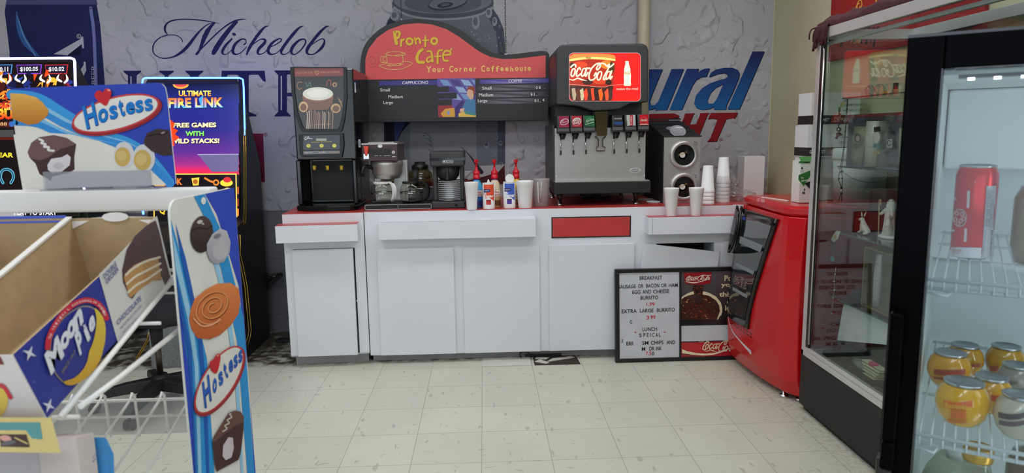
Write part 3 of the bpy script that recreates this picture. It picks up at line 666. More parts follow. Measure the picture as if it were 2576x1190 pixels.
b = MB(STEEL); b.box(-.710, -.490, .238, .62, 1.346, 1.356); b.box(-.68, -.52, .30, .60, 1.356, 1.362); b.build('top_lid', t, .002)
g = MB(PRINT); cv = Cv(g, (0, .2395, 0), (0, -1, 0), PRINT, (890, 320, .20186))
cv.rrect(198, 262, 462, 362, 6, (34, 30, 34), 1)
for x in (245, 290, 335, 385, 430): cv.rect(x-18, 285, x+18, 335, (20, 20, 24), 2)
for x, w in ((280, 20), (332, 12), (415, 40)): cv.rect(x-w, 352, x+w, 357, (200, 200, 200), 2)
cv.ell(328, 236, 30, 22, (205, 200, 195), 2); cv.ell(328, 236, 22, 16, (230, 228, 225), 3)
cv.ell(494, 312, 19, 19, (210, 208, 205), 2); cv.ell(494, 312, 7, 7, (40, 36, 36), 3); cv.rect(475, 362, 520, 372, (190, 186, 184), 2); cv.rect(140, 374, 186, 380, (190, 186, 184), 2)
g.build('panel_print', hd, normals=False)
b = MB(mat('orange_red_lever', (214, 62, 36), .35)); p = at(922, 372, 1, .22); b.prism([(p.x-.016, 1.338), (p.x+.014, 1.338), (p.x+.008, 1.30), (p.x+.004, 1.28), (p.x-.008, 1.28), (p.x-.012, 1.31)], .205, .2385, 'y'); lv = b.build('water_lever', t, .003)
b = MB(CHROME); b.box(p.x-.018, p.x+.014, .208, .2385, 1.262, 1.292); b.lathe([(.008, 0), (.008, .02)], (p.x, .22, 1.262), 12); b.build('water_tap', lv)
b = MB(STEEL); bc = (-.575, .35, 0)
b.lathe([(.100, 1.247), (.102, 1.215), (.095, 1.205), (.094, 1.17), (.075, 1.135), (.03, 1.128), (.012, 1.115)], bc, 28); fn = b.build('brew_basket', t)
b = MB(BLACK); b.tube([(-.655, .31, 1.20), (-.685, .28, 1.215), (-.705, .255, 1.215), (-.715, .24, 1.17)], .012, 10); b.build('handle', fn)
g = MB(PRINT); cv = Cv(g, (0, .414, 0), (0, -1, 0), PRINT, (890, 320, .20186)); cv.rect(332, 570, 508, 635, (225, 222, 220), 1); cv.rect(336, 642, 504, 672, (182, 140, 80), 1); cv.rect(344, 674, 500, 720, (46, 44, 46), 1)
for k in range(4): cv.rect(345, 578+k*13, 495-k*12, 582+k*13, (150, 148, 148), 2)
cv.fit('WARNING', (405, 666), (468, 664), 14, (70, 40, 20), 2); cv.poly([(378, 666), (400, 666), (389, 648)], (30, 20, 10), 2); cv.ell(372, 698, 14, 12, (220, 220, 220), 2); g.build('warning_label', t, normals=False)
def pot(x, y, z, hcol, hz, lab, coffee, ang, body=(160, 160, 160), brand=False, glass=None):
    t = thing('coffee_pot', lab, 'coffee pot', (x, y, z), 'glass coffee pots')
    k = 1.12 if glass else 1
    b = MB(glass or POTGLASS); b.lathe([(.058, .001), (.066*k, .006), (.0735*k, .045), (.0735*k, .07), (.068*k, .095), (.055, .114), (.049, .122), (.053, .130)], (x, y, z), 32, cap=False); b.build('glass_body', t)
    b = MB(CHROME); b.lathe([(.0745*k, .058), (.0745*k, .064)], (x, y, z), 32, cap=False); b.lathe([(.053, .118), (.0505, .126)], (x, y, z), 32, cap=False); b.lathe([(.056, .0), (.066, .005)], (x, y, z), 32, cap=False); b.build('band', t)
    b = MB(hcol); d = Vector((math.cos(ang), math.sin(ang), 0)); o = Vector((x, y, z)); pts = [(.052, .122), (.085, .124), (.108, .105), (.114, .07), (.106, .035), (.094, .018)]
    P = [o+d*r+Vector((0, 0, h)) for r, h in spline(pts, 4)]; sd = Vector((-d.y, d.x, 0)); rr = []
    for i, p in enumerate(P):
        w = .011; k = Vector((p.x-x, p.y-y, 0)).normalized(); nrm = (k if 2 < i < len(P)-2 else k*.6+Vector((0, 0, .8)))*.008
        rr.append([p+sd*w-nrm, p+sd*w+nrm, p-sd*w+nrm, p-sd*w-nrm])
    b.rings(rr, smooth=False); b.lathe([(.055, .117), (.0565, .13)], (x, y, z), 28); h = b.build('handle', t, .003)
    if coffee: b = MB(mat('brown_coffee', (40, 26, 18), .1)); b.lathe([(.057, .003), (.068, coffee)], (x, y, z), 28); b.build('coffee', t)
    return t
pot(-.602, .30, .9865, WHITEPL, 0, 'glass coffee pot with white handle on the lower left warmer', 0, -.75)
pot(-.42, .29, .9865, BLACK, 0, 'glass coffee pot with black handle on the lower right warmer', .014, -.35)
t = pot(-.385, .53, 1.062, BLACK, 0, 'amber glass coffee pot with black handle on the raised rear warmer', .0, -1.75, glass=glassmat('amber_pot_glass', (178, 165, 130), 1.3, 1.5, haze=.12, hazecol=(120, 110, 80)))
b = MB(BLACK); b.lathe([(.055, .118), (.055, .142), (.036, .15), (.034, .165)], (-.385, .53, 1.062), 24); b.build('lid', t)
# ---------------------------------------------------------------- small drip brewer
t = thing('drip_coffee_maker', 'black home style drip coffee maker with ribbed steel front beside the creamers', 'coffee machine', (-.18, .3, Z))
GR = mat('charcoal_plastic', (52, 52, 55), .5, var=.08); x0, x1 = -.292, -.085
b = MB(GR); b.box(x0, x1, .19, .44, Z, .995); b.box(x0+.018, x1-.016, .33, .44, .995, 1.215); b.box(x0+.010, x0+.036, .25, .44, .995, 1.215); b.box(x1-.03, x1-.006, .25, .44, .995, 1.215); b.build('body', t, .008)
b = MB(GR); b.box(x0-.002, x1+.002, .20, .44, 1.208, 1.30); hd = b.build('reservoir_head', t, .012, 3)
b = MB(GLOSSBLACK); b.box(x0-.003, x1+.003, .199, .43, 1.245, 1.262); b.build('band', hd)
g = MB(PRINT); cv = Cv(g, (0, .1985, 0), (0, -1, 0), PRINT, (890, 320, .20186)); cv.rrect(1104, 410, 1242, 448, 18, (178, 180, 184), 1); cv.rrect(1110, 415, 1236, 443, 14, (40, 40, 44), 2); cv.fit('BUNN', (1150, 440), (1228, 440), 22, (210, 210, 214), 3); cv.ell(1128, 429, 12, 10, (205, 205, 208), 3); g.build('badge', hd, normals=False)
b = MB(ALU); b.box(x0+.037, x1-.031, .322, .33, .995, 1.20)
for k in range(10): b.lathe([(.0045, 0), (.0045, .138)], (x0+.038, .322, 1.005+k*.0125), 8, ax='x')
b.build('ribbed_panel', t)
b = MB(MATTBLACK); b.lathe([(.075, 1.208), (.068, 1.15), (.045, 1.118), (.03, 1.116)], (-.19, .285, 0), 22); bk = b.build('brew_funnel', t)
b = MB(BLACK); b.box(-.199, -.181, .195, .215, 1.125, 1.20); b.build('handle', bk, .004)
b = MB(GLOSSBLACK); b.lathe([(.062, 0), (.06, .004)], (-.19, .26, .995), 24); b.lathe([(.009, -.003), (.009, .003)], (-.14, .19, .972), 14, ax='y'); b.build('warming_plate', t)
# ---------------------------------------------------------------- soda fountain
t = thing('soda_fountain', 'black and steel soda fountain with glowing red picture sign and six taps on the counter', 'drink dispenser', (.76, .55, Z))
HB = mat('grained_black_plastic', (46, 47, 49), .42, var=.12, scale=70, bump=.3)
YH = .20; T = (1360, 90, .378251)
cv = Cv(MB(HB), (0, YH, 0), (0, -1, 0), HB, T)
pl = [tuple((cv.p(q, 0).x, cv.p(q, 0).z)) for q in [(104, 112), (112, 82), (132, 62), (200, 57), (680, 52), (708, 64), (718, 100), (716, 440), (600, 450), (520, 490), (350, 500), (250, 468), (105, 456)]]
b = MB(HB); b.prism(pl, YH, .69, 'y'); hd = b.build('hood', t, .008, 3)
sg = MB(BACKLIT); cv = Cv(sg, (0, YH-.002, 0), (0, -1, 0), BACKLIT, (1425, 125, .117647))
cv.rrect(52, 62, 1592, 1108, 95, (150, 150, 150), 0); cv.rrect(62, 72, 1582, 1098, 88, (246, 24, 24), 1)
cv.poly([(66, 150), (140, 90), (560, 85), (900, 95), (1020, 118), (1050, 170), (1040, 420), (1010, 760), (955, 1090), (140, 1098), (80, 1040), (64, 940)], (168, 40, 20), 2)
cv.poly([(66, 150), (140, 90), (560, 85), (900, 95), (1020, 118), (1048, 160), (1044, 240), (500, 200), (66, 246)], (226, 132, 60), 3)
cv.poly([(66, 205), (250, 175), (520, 150), (800, 165), (1046, 200), (1044, 240), (720, 205), (430, 198), (200, 228), (66, 248)], (248, 220, 120), 4)
cv.ell(470, 172, 56, 20, (90, 70, 40), 5); cv.ell(470, 168, 40, 10, (220, 180, 90), 6)
for x, y, r, s_, c in ((300, 320, 150, 70, (214, 66, 30)), (850, 320, 130, 90, (230, 120, 40)), (120, 330, 60, 60, (70, 30, 18)), (960, 380, 60, 120, (70, 52, 24)), (180, 620, 120, 60, (190, 50, 24)), (450, 690, 110, 60, (60, 26, 18)), (720, 680, 150, 60, (206, 64, 30)), (900, 700, 70, 60, (46, 26, 20))):
    cv.ell(x, y, r, s_, c, 4, 0, 14)
cv.poly([(66, 760), (350, 780), (800, 800), (1000, 770), (955, 1090), (140, 1098), (80, 1040), (64, 940)], (62, 30, 24), 5)
for k, (x, c) in enumerate(((150, (168, 148, 120)), (320, (190, 176, 140)), (400, (224, 60, 30)), (560, (226, 66, 34)), (720, (232, 96, 30)), (850, (226, 80, 44)), (620, (40, 24, 22)), (240, (90, 40, 24)), (930, (70, 46, 38)))):
    cv.poly([(x-40, 830+(k % 3)*40), (x+30, 820), (x+60, 960), (x+40, 1080), (x-10, 1085), (x-30, 960)], c, 6)
cv.stroke([(66, 745), (300, 760), (640, 795), (830, 798), (900, 770), (1000, 760), (1400, 735)], 6, (230, 180, 160), 7)
coke(cv, 20, 285, 1008, 665, (252, 246, 200), 8, clip=63)
cv.poly([(1257, 243), (1330, 243), (1334, 320), (1365, 410), (1368, 480), (1378, 560), (1370, 680), (1380, 745), (1366, 775), (1238, 775), (1222, 745), (1232, 690), (1226, 560), (1232, 480), (1232, 410), (1258, 320)], (250, 242, 206), 3)
coke(cv, 1240, 465, 1362, 535, (206, 110, 70), 4); cv.fit('makes the meal', (1068, 866), (1530, 858), 52, (250, 190, 170), 3, .01)
sp = sg.build('lit_sign', hd, normals=False)
b = MB(STEEL); b.box(.478, 1.05, .31, .80, 1.065, 1.43); b.box(.478, 1.05, .28, .31, 1.06, 1.43); st = b.build('steel_body', t, .003)
b = MB(BLACK); b.box(.49, 1.04, .36, .79, 1.43, 1.64); b.build('neck', t)
b = MB(HB); b.box(.466, .478, .30, .80, 1.06, 1.45); b.build('side_panel', t)
g = MB(PRINT); cv = Cv(g, (0, .2795, 0), (0, -1, 0), GLOSSPRINT, T); cv.ell(628, 894, 36, 15, (235, 235, 235), 1, -2); cv.ell(628, 894, 32, 12, (120, 120, 122), 2, -2); cv.fit('Cornelius', (602, 899), (655, 897), 12, (240, 240, 240), 3)
for q in ((106, 655), (688, 655), (106, 935), (690, 930)): cv.ell(q[0], q[1], 5, 5, (220, 220, 222), 1)
g.build('maker_badge', st, normals=False)
b = MB(MATTBLACK); b.box(.462, 1.062, .18, .42, 1.028, 1.10); tr = b.build('drip_tray', t, .004)
b = MB(STEEL); b.box(.47, 1.055, .185, .29, 1.1005, 1.106); b.build('tray_grate', tr)
TIN = mat('black_leg', (34, 34, 36), .4)
for x, y in ((.505, .25), (.985, .25), (.505, .72), (.985, .72)):
    b = MB(TIN); b.lathe([(.014, 1-.012), (.024, 1.03)], (x, y, 0), 16); l = b.build('leg', t)
    b = MB(CHROME); b.lathe([(.019, Z+.0005), (.019, Z+.008), (.013, Z+.012), (.013, .99)], (x, y, 0), 16); b.build('adjustable_foot', l)
b = MB(MATTBLACK)
for x in (.70, .80): b.tube([(x, .66, 1.05), (x-.02, .62, 1.0), (x+.01, .60, Z+.01), (x+.06, .64, Z+.008), (x+.10, .70, Z+.01)], .008, 8)
b.box(.72, .83, .62, .70, .97, 1.055); b.build('supply_hose', t)
CARDS = [((168, 22, 76), (235, 225, 230), 'Dr Pepper'), ((190, 26, 56), (240, 235, 235), 'BIG RED'), ((20, 106, 66), (225, 240, 225), 'Sprite'), ((30, 34, 44), (240, 240, 244), 'POWERADE'), ((206, 206, 210), (206, 24, 34), 'Diet Coke'), ((222, 26, 40), (245, 240, 235), 'Coke')]
BX = ((112, 192), (198, 278), (284, 362), (478, 548), (562, 634), (648, 720))
for k, ((xa, xb), (cb_, ct, word)) in enumerate(zip(BX, CARDS)):
    cv = Cv(MB(BLACK), (0, .215, 0), (0, -1, 0), BLACK, T)
    pa = cv.p((xa, 532+k*-2), 0); pb = cv.p((xb, 650-k*3), 0); xm = (pa.x+pb.x)/2
    b = MB(HB); b.prism([(.235, pa.z), (.33, pa.z), (.33, pb.z), (.215, pb.z), (.205, pb.z+.012), (.212, pb.z+.030)], pa.x, pb.x, 'x'); v = b.build('tap', t, .003)
    v['label'] = ('dark red tap', 'bright red tap', 'green tap', 'black and blue tap', 'silver tap', 'red tap')[k]
    P0 = Vector((0, .2115, pb.z+.030)); 
    g = MB(GLOSSPRINT); cc = Cv(g, (0, .2105, pb.z+.03), (0, -(pa.z-pb.z-.03), -.023), GLOSSPRINT, T, eps=.0006)
    a0, a1, c0, c1 = xa+9, xb-5, 535-k*2, 610-k*3
    cc.poly([(a0, c0), (a1, c0-1), (a1+3, c1-1), (a0+3, c1)], cb_, 2)
    if k == 0: cc.ell((a0+a1)/2+4, 572, 30, 20, ct, 3, -20); cc.ell((a0+a1)/2+4, 572, 26, 16, cb_, 4, -20); cc.fit('Dr', (a0+16, 574), (a0+34, 568), 12, ct, 5); cc.fit('Pepper', (a0+18, 586), (a1-4, 572), 12, ct, 5)
    elif k == 1: cc.ell((a0+a1)/2, 570, 30, 26, ct, 3, -25); cc.ell((a0+a1)/2, 572, 27, 21, cb_, 4, -25); cc.fit('BIG', (a0+10, 570), (a1-14, 562), (4, -15), ct, 5, .03); cc.fit('RED', (a0+10, 590), (a1-6, 580), (4, -17), ct, 5, .03)
    elif k == 2: cc.fit('Sprite', (a0+6, 580), (a1-4, 566), (4, -22), ct, 4); cc.poly([(a0+8, 560), (a0+30, 540), (a1-4, 552)], (52, 140, 90), 3); cc.stroke([(a0+6, 588), (a1-4, 574)], 3, ct, 4)
    elif k == 3: cc.fit('POWERADE', (a0+4, 556), (a1-4, 554), 9, ct, 4); cc.rect(a0+2, 572, a1+2, 590, (28, 74, 150), 3)
    elif k == 4: cc.rect(a0+22, c0, a0+42, c1, (206, 24, 34), 3); coke_ = [(a0+36, c1-6), (a0+36, c0+8)]; cc.fit('Coke', coke_[0], coke_[1], (-14, 0), (240, 240, 240), 4); cc.fit('diet', (a0+8, c1-8), (a0+8, c1-30), (-9, 0), (90, 90, 92), 4)
    else: cc.ell((a0+a1)/2, 562, 26, 24, (240, 120, 120), 3); cc.ell((a0+a1)/2, 562, 24, 22, cb_, 4); coke(cc, a0+10, 552, a1-8, 568, ct, 5); cc.rect(a0+2, 586, a1+2, 590, ct, 3)
    g.build('flavour_card', v, normals=False)
    b = MB(BLACK); b.lathe([(.022, pb.z), (.022, pb.z-.01), (.014, pb.z-.03), (.012, pb.z-.036)], (xm, .262, 0), 14); b.build('nozzle', v)
    b = MB(CHROME); b.tube([(xm-.012, .285, pb.z-.004), (xm-.013, .272, pb.z-.07), (xm-.012, .262, pb.z-.11)], .0045, 8); lv = b.build('lever', v)
    b = MB(BLACK); b.box(xm-.017, xm-.007, .255, .262, pb.z-.132, pb.z-.105); b.build('lever_pad', lv, .002)
b = MB(AMBER); cv = Cv(b, (0, .25, 0), (0, -1, 0), AMBER, T); L_ = cv.p((352, 505), 0); R_ = cv.p((442, 500), 0); B_ = cv.p((370, 665), 0); B2 = cv.p((438, 662), 0)
b.hexa([(B_.x, .225, B_.z), (B2.x, .225, B_.z), (B2.x, .28, B_.z), (B_.x, .28, B_.z), (L_.x, .205, L_.z), (R_.x, .205, L_.z), (R_.x, .30, L_.z), (L_.x, .30, L_.z)]); ic = b.build('ice_chute', t, .004)
b = MB(AMBER); lp = [cv.p(q, 0) for q in ((362, 668), (384, 690), (384, 735), (372, 742), (372, 766), (428, 766), (428, 742), (412, 735), (412, 690), (434, 668))]; b.tube(lp, .004, 8); b.build('ice_lever', ic)

# ---------------------------------------------------------------- cup and lid dispenser
t = thing('cup_dispenser', 'black cup dispenser box with two round cup mouths in a steel front', 'cup dispenser', (1.22, .6, Z))
cx0, cx1 = 1.16, 1.395; yf = .27
b = MB(MATTBLACK); b.prism([(yf, Z), (.785, Z), (.785, 1.47), (.74, 1.475), (yf, 1.37)], cx0, cx1, 'x'); b.build('body', t, .003)
b = MB(STEEL); b.box(cx0+.002, cx1-.002, yf-.006, yf-.0005, Z+.001, 1.365); fr = b.build('steel_front', t)
b = MB(MATTBLACK); b.box(cx0-.003, cx1+.004, yf-.010, yf+.02, 1.366, 1.374)
for k in range(4):
    y = .40+k*.105; z = 1.37+(y-yf)*(.13/.53); b.hexa([(cx0, y, z), (cx1, y, z), (cx1, y+.012, z+.003), (cx0, y+.012, z+.003), (cx0, y, z+.006), (cx1, y, z+.006), (cx1, y+.012, z+.010), (cx0, y+.012, z+.010)])
b.build('sloped_lid', t)
for py, w in ((390, 'upper cup mouth'), (470, 'lower cup mouth')):
    c = at(1720, py, 1, yf-.006); r0 = .092
    b = MB(STEEL); b.lathe([(r0, 0), (r0*.96, -.012), (r0*.72, -.018), (r0*.70, -.006)], (c.x, c.y, c.z), 36, ax='y', cap=False); m_ = b.build('cup_mouth', t)
    b = MB(GLOSSBLACK); b.lathe([(r0*.70, -.010), (r0*.60, -.004), (r0*.58, -.002)], (c.x, c.y, c.z), 32, ax='y'); b.build('rubber_ring', m_)
    b = MB(WHITEPL); b.lathe([(r0*.31, -.007), (r0*.29, -.010)], (c.x-.008, c.y, c.z), 24, ax='y'); cd = b.build('cup_bottom', m_)
    g = MB(PRINT); cv = Cv(g, (0, c.y-.0102, 0), (0, -1, 0), PRINT); cv.fit('IMPERIAL BOWL', (1706, py+4), (1729, py-5), 6, (150, 120, 60), 1); cv.ell(1717, py, 7, 7, (206, 204, 198), 0); g.build('print', cd, normals=False)
g = MB(PRINT); cv = Cv(g, (0, yf-.0065, 0), (0, -1, 0), PRINT); cv.fit('20', (1745, 365), (1754, 365), 9, (50, 50, 50), 1); cv.fit('2', (1747, 447), (1752, 447), 8, (50, 50, 50), 1); g.build('size_number', fr, normals=False)
LIDM = glassmat('clear_lid', (225, 228, 232), 1.5, 1.5, .05, haze=.30, hazecol=(225, 228, 232))
def lid(p, r, tilt, lab, gname='loose cup lids', m=None, sc=1):
    b = MB(m or WHITEPL); b.lathe([(r, 0), (r, .004), (r*.93, .006), (r*.90, .003), (r*.2, .003)], (0, 0, 0), 28); b.xf(Matrix.Translation(p) @ Matrix.Rotation(tilt, 4, 'X')); return tag(b.build('lid_disc'), lab, 'lid', gname)
sl = math.atan(.13/.53)
lid((1.265, .43, 1.370+.16*.2453+.007), .048, sl, 'clear lid lying flat further up the cup dispenser roof', m=LIDM)
lid((1.262, .318, 1.370+.048*.2453+.008), .052, sl+.5, 'white lid propped at the front edge of the cup dispenser roof', m=LIDM).location.z += .012
lid((1.02, .50, Z+.0015), .048, 0, 'translucent lid on the counter under the right side of the soda fountain', m=LIDM)
lid((1.115, .50, Z+.0015), .05, 0, 'translucent lid on the counter between soda fountain and cup dispenser', m=LIDM)
lid((1.118, .335, Z+.0015), .045, 0, 'white lid on the counter just left of the cup dispenser')

# ---------------------------------------------------------------- foam cups
def cup(x, y, z, h, rt, rb, lab, group='single foam cups'):
    b = MB(FOAM); k = h*.14
    b.lathe([(rb*.96, 0), (rb, .003), (rb+(rt-rb)*.80, h-k), (rb+(rt-rb)*.82+.0015, h-k+.002), (rt, h-.004), (rt+.001, h), (rt-.004, h), (rt-.006, h-k), (rb-.002, .008), (.001, .008)], (x, y, z), 32, cap=False)
    n = b.add([(x+rb*.96*math.cos(2*PI*i/32), y+rb*.96*math.sin(2*PI*i/32), z) for i in range(32)]); b.face(range(n+31, n-1, -1))
    return tag(b.build('foam_cup'), lab, 'cup', group)
cup(-.043, .125, Z, .165, .042, .031, 'white foam cup directly in front of the blue creamer pump bottle')
cup(.282, .16, Z, .165, .053, .041, 'white foam cup between the blue canister and the clear pitcher')
cup(1.160, .067, .896, .168, .0455, .031, 'left one of two foam cups on the red topped ledge')
cup(1.312, .067, .896, .168, .0455, .031, 'right one of two foam cups on the red topped ledge')
def cupstack(x, y, z, n, lab, inv=True, hs=None):
    """upside down stacked cups: each cup is a thing of its own"""
    for k in range(n):
        b = MB(FOAM); h = .165; rt, rb = .0435, .0295; zz = z+k*.024+ (0 if k < n-1 else 0)
        b.lathe([(rt, 0), (rt+.001, .002), (rt-.001, .022), (rt-.0035, .023), (rb, h-.003), (rb*.93, h)], (x, y, zz), 28); tag(b.build('foam_cup'), lab[k], 'cup', 'stacked foam cups')
cupstack(1.42, .19, Z, 4, ['bottom cup of the open upturned stack beside the cup dispenser', 'second cup up in the open upturned stack beside the cup dispenser', 'third cup up in the open upturned stack beside the cup dispenser', 'top cup of the open upturned stack beside the cup dispenser'])
cupstack(1.545, .27, Z, 6, [w+' cup of the upturned stack wrapped in clear plastic' for w in ('bottom', 'second lowest', 'third lowest', 'fourth lowest', 'fifth', 'top')])
# ---------------------------------------------------------------- crumpled clear bags
def bag(c, sz, seed, lab):
    bm = bmesh.new(); bmesh.ops.create_icosphere(bm, subdivisions=4, radius=1); rr = random.Random(seed)
    from mathutils import noise as nz
    for v in bm.verts:
        d = v.co.normalized(); k = .75+.45*nz.noise(d*2.2+Vector((seed, 0, 0)))+.22*abs(nz.noise(d*6+Vector((0, seed, 0)))); v.co = Vector((d.x*sz[0]*k, d.y*sz[1]*k, max(-.98, d.z*k)*sz[2]))
    me = bpy.data.meshes.new('plastic_bag'); bm.to_mesh(me); bm.free(); me.materials.append(FILM)
    o = bpy.data.objects.new('plastic_bag', me); C.objects.link(o); o.location = (c[0], c[1], c[2]+sz[2]*.985); return tag(o, lab, 'plastic bag')
bag((1.69, .33, Z), (.10, .07, .038), 3, 'flattened crumpled clear plastic bag lying in front of the white box')
bag((1.66, .43, Z), (.055, .05, .085), 5, 'upright crumpled clear plastic bag right of the wrapped cups')
g = MB(FILM); prof = [(.047, .001), (.050, .03), (.047, .06), (.051, .09), (.046, .12), (.049, .155), (.044, .17)]
g.lathe(prof, (1.545, .27, Z), 26, cap=False); rr = random.Random(4)
for v in g.v: v.x += rr.uniform(-.0025, .0025); v.y += rr.uniform(-.0025, .0025)
tag(g.build('plastic_sleeve'), 'clear plastic sleeve torn open around the upturned foam cups', 'plastic sleeve')
b = MB(mat('plain_white_box', (226, 226, 224), .7, var=.03)); p = at(1870, 480, 1, .62); q = at(1925, 393, 1, .62)
b.box(p.x, q.x, .62, .74, Z, q.z); tag(b.build('carton', bevel=.002), 'plain tall white carton at the end of the counter by the khaki wall', 'box')
# ---------------------------------------------------------------- sweeteners and creamers
RPUMP = mat('red_pump', (206, 22, 42), .3)
def creamer(px, y, top, base, mid, lab, words):
    x = at(px, 500, 1, y).x; t = thing('creamer_bottle', lab, 'creamer bottle', (x, y, Z), 'pump creamer bottles')
    zt = at(px, 401, 1, y).z-Z
    b = MB(GLOSSPRINT); prof = [(.034, .0), (.037, .006), (.0375, .06), (.037, .11), (.031, .145), (.019, .168), (.0165, .178)]
    b.lathe(prof, (x, y, Z), 28, col=[base, base, base, mid, mid, top]); o = b.build('bottle', t)
    # wrap-round label print on the front of the bottle
    g = MB(GLOSSPRINT); K = 14
    def pt(a, z): return (x+.0381*math.sin(a), y-.0381*math.cos(a), Z+z)
    def patch(a0, a1, z0, z1, col):
        n = [g.add([pt(a0+(a1-a0)*i/K, z0), pt(a0+(a1-a0)*i/K, z1)]) for i in range(K+1)]
        for i in range(K): g.face((n[i], n[i+1], n[i+1]+1, n[i]+1), None, col)
    patch(-1.1, 1.1, .07, .108, (244, 240, 232)); patch(-1.1, 1.1, .012, .045, words[2])
    vs, fs = textmesh(words[0], .02)
    def wrap(s, z0, h, a0, a1, col, off=.0008):
        vs, fs = textmesh(s, .01); x0 = min(v[0] for v in vs); x1 = max(v[0] for v in vs); y0 = min(v[1] for v in vs); y1 = max(v[1] for v in vs)
        n = g.add([(x+(.0381+off)*math.sin(a0+(a1-a0)*(v[0]-x0)/(x1-x0)), y-(.0381+off)*math.cos(a0+(a1-a0)*(v[0]-x0)/(x1-x0)), Z+z0+h*(v[1]-y0)/(y1-y0)) for v in vs])
        for f in fs: g.face([n+i for i in f], None, col)
    wrap('Coffee', .090, .015, -.9, .7, words[1]); wrap('mate', .073, .013, -.5, .9, words[1])
    g.build('label', o, normals=False)
    b = MB(RPUMP); b.lathe([(.0205, .176), (.021, .182), (.021, .198), (.018, .200), (.018, .204), (.0215, .207), (.021, .222), (.013, .226), (.009, .236), (.0065, .250)], (x, y, Z), 22)
    b.tube([(x, y, Z+.245), (x, y, zt+Z-.008)], .006, 10); b.lathe([(.006, zt-.03), (.012, zt-.016), (.013, zt-.004), (.010, zt)], (x, y, Z), 14); b.tube([(x, y-.005, Z+zt-.006), (x-.004, y-.03, Z+zt-.004), (x-.008, y-.045, Z+zt-.012)], .006, 8); b.build('pump', t)
creamer(1200, .235, (30, 62, 160), (40, 120, 200), (70, 170, 220), 'blue creamer pump bottle, leftmost of three with red pumps', ('Coffee', (206, 60, 70), (50, 66, 130)))
creamer(1245, .235, (84, 40, 130), (206, 170, 120), (216, 196, 168), 'tan creamer pump bottle with purple neck, behind the red canister', ('Coffee', (206, 50, 60), (110, 70, 40)))
creamer(1299, .255, (214, 92, 30), (216, 190, 130), (234, 206, 60), 'yellow creamer pump bottle with orange neck, behind the blue canister', ('Coffee', (206, 50, 60), (150, 96, 40)))
def canister(px, y, w, h, lab, word, colr, name, open_lid):
    x = at(px, 500, 1, y).x; t = thing('canister', lab, 'canister', (x, y, Z), 'paper canisters'); r = w/2
    b = MB(FOAM); b.lathe([(r*.98, 0), (r, .002), (r, h)], (x, y, Z), 30); c = b.build('paper_tube', t)
    g = MB(PRINT)
    def wrapq(a0, a1, z0, z1, col, off=.0005, z2=None, z3=None, K=10):
        z2 = z0 if z2 is None else z2; z3 = z1 if z3 is None else z3; n = []
        for i in range(K+1):
            a = a0+(a1-a0)*i/K; f = i/K; n.append(g.add([(x+(r+off)*math.sin(a), y-(r+off)*math.cos(a), Z+z0+(z2-z0)*f), (x+(r+off)*math.sin(a), y-(r+off)*math.cos(a), Z+z1+(z3-z1)*f)]))
        for i in range(K): g.face((n[i], n[i+1], n[i+1]+1, n[i]+1), None, col)
    def wrapt(s, z0, hh, a0, a1, col, off=.0012, bold=.0):
        vs, fs = textmesh(s, bold); x0 = min(v[0] for v in vs); x1 = max(v[0] for v in vs); y0 = min(v[1] for v in vs); y1 = max(v[1] for v in vs); A = lambda v: a0+(a1-a0)*(v[0]-x0)/(x1-x0)
        n = g.add([(x+(r+off)*math.sin(A(v)), y-(r+off)*math.cos(A(v)), Z+z0+hh*(v[1]-y0)/(y1-y0)) for v in vs])
        for f in fs: g.face([n+i for i in f], None, col)
    wrapq(-.35, 1.0, h*.55, h*.98, colr, .0005, h*.30, h*.98); wrapq(-.9, -.35, h*.84, h*.98, colr, .0005, h*.62, h*.98)
    wrapq(-.95, .25, h*.66, h*.80, (30, 40, 104), .001, h*.68, h*.80); wrapt("N'JOY", h*.70, h*.065, -.8, .1, (240, 240, 244), .0016)
    wrapt(word[0], h*.57, h*.06, -1.0, -.1, (200, 60, 40) if word[0] == 'PURE' else (190, 200, 230), .0014); wrapt(word[1], h*.44, h*.11, -1.05, .9, (244, 244, 248) if word[0] != 'PURE' else (246, 240, 236), .0016, .03)
    wrapq(-.6, .55, h*.44, h*.56, colr, .0009)
    wrapq(-.45, .35, h*.18, h*.38, (196, 40, 44) if word[0] == 'PURE' else (74, 50, 150), .001); wrapq(-.40, .30, h*.345, h*.38, (60, 30, 22), .0014); g.build('label', c, normals=False)
    if open_lid:
        b = MB(WHITEPL); b.lathe([(r*1.02, h), (r*1.03, h+.006), (r*.9, h+.006)], (x, y, Z), 28); b.lathe([(.027, -.002), (.027, .002)], (x+.004, y+.012, Z+h+.025), 24, ax='y'); b.build('flip_lid', t)
    else:
        b = MB(WHITEPL); b.lathe([(r*1.02, h), (r*1.02, h+.005), (.009, h+.007), (.003, h+.026)], (x+.0, y, Z), 24); b.build('spout_lid', t)
    return t
canister(1229.5, .15, .073, .152, 'red and white sugar canister with small spout, in front of the tan bottle', ('PURE', 'sugar'), (226, 78, 44), 'sugar', False)
canister(1281.5, .165, .073, .155, 'blue and white creamer canister with its white flap lid standing open', ('COFFEE', 'creamer'), (62, 96, 190), 'creamer', True)
t = thing('pitcher', 'frosted plastic pitcher left of the soda fountain', 'pitcher', (.385, .23, Z)); b = MB(FROST)
b.lathe([(.044, 0), (.047, .003), (.056, .165), (.058, .172), (.055, .172), (.045, .005), (.002, .004)], (.385, .23, Z), 30, cap=False); b.build('body', t)
b = MB(WHITEPL); lp = [(.385-.011, .169, Z+.155), (.385-.009, .164, Z+.03), (.385+.003, .164, Z+.025), (.385+.011, .169, Z+.155)]; b.tube([(p[0]-.012, p[1], p[2]) for p in lp], .0022, 8); b.build('handle', t)
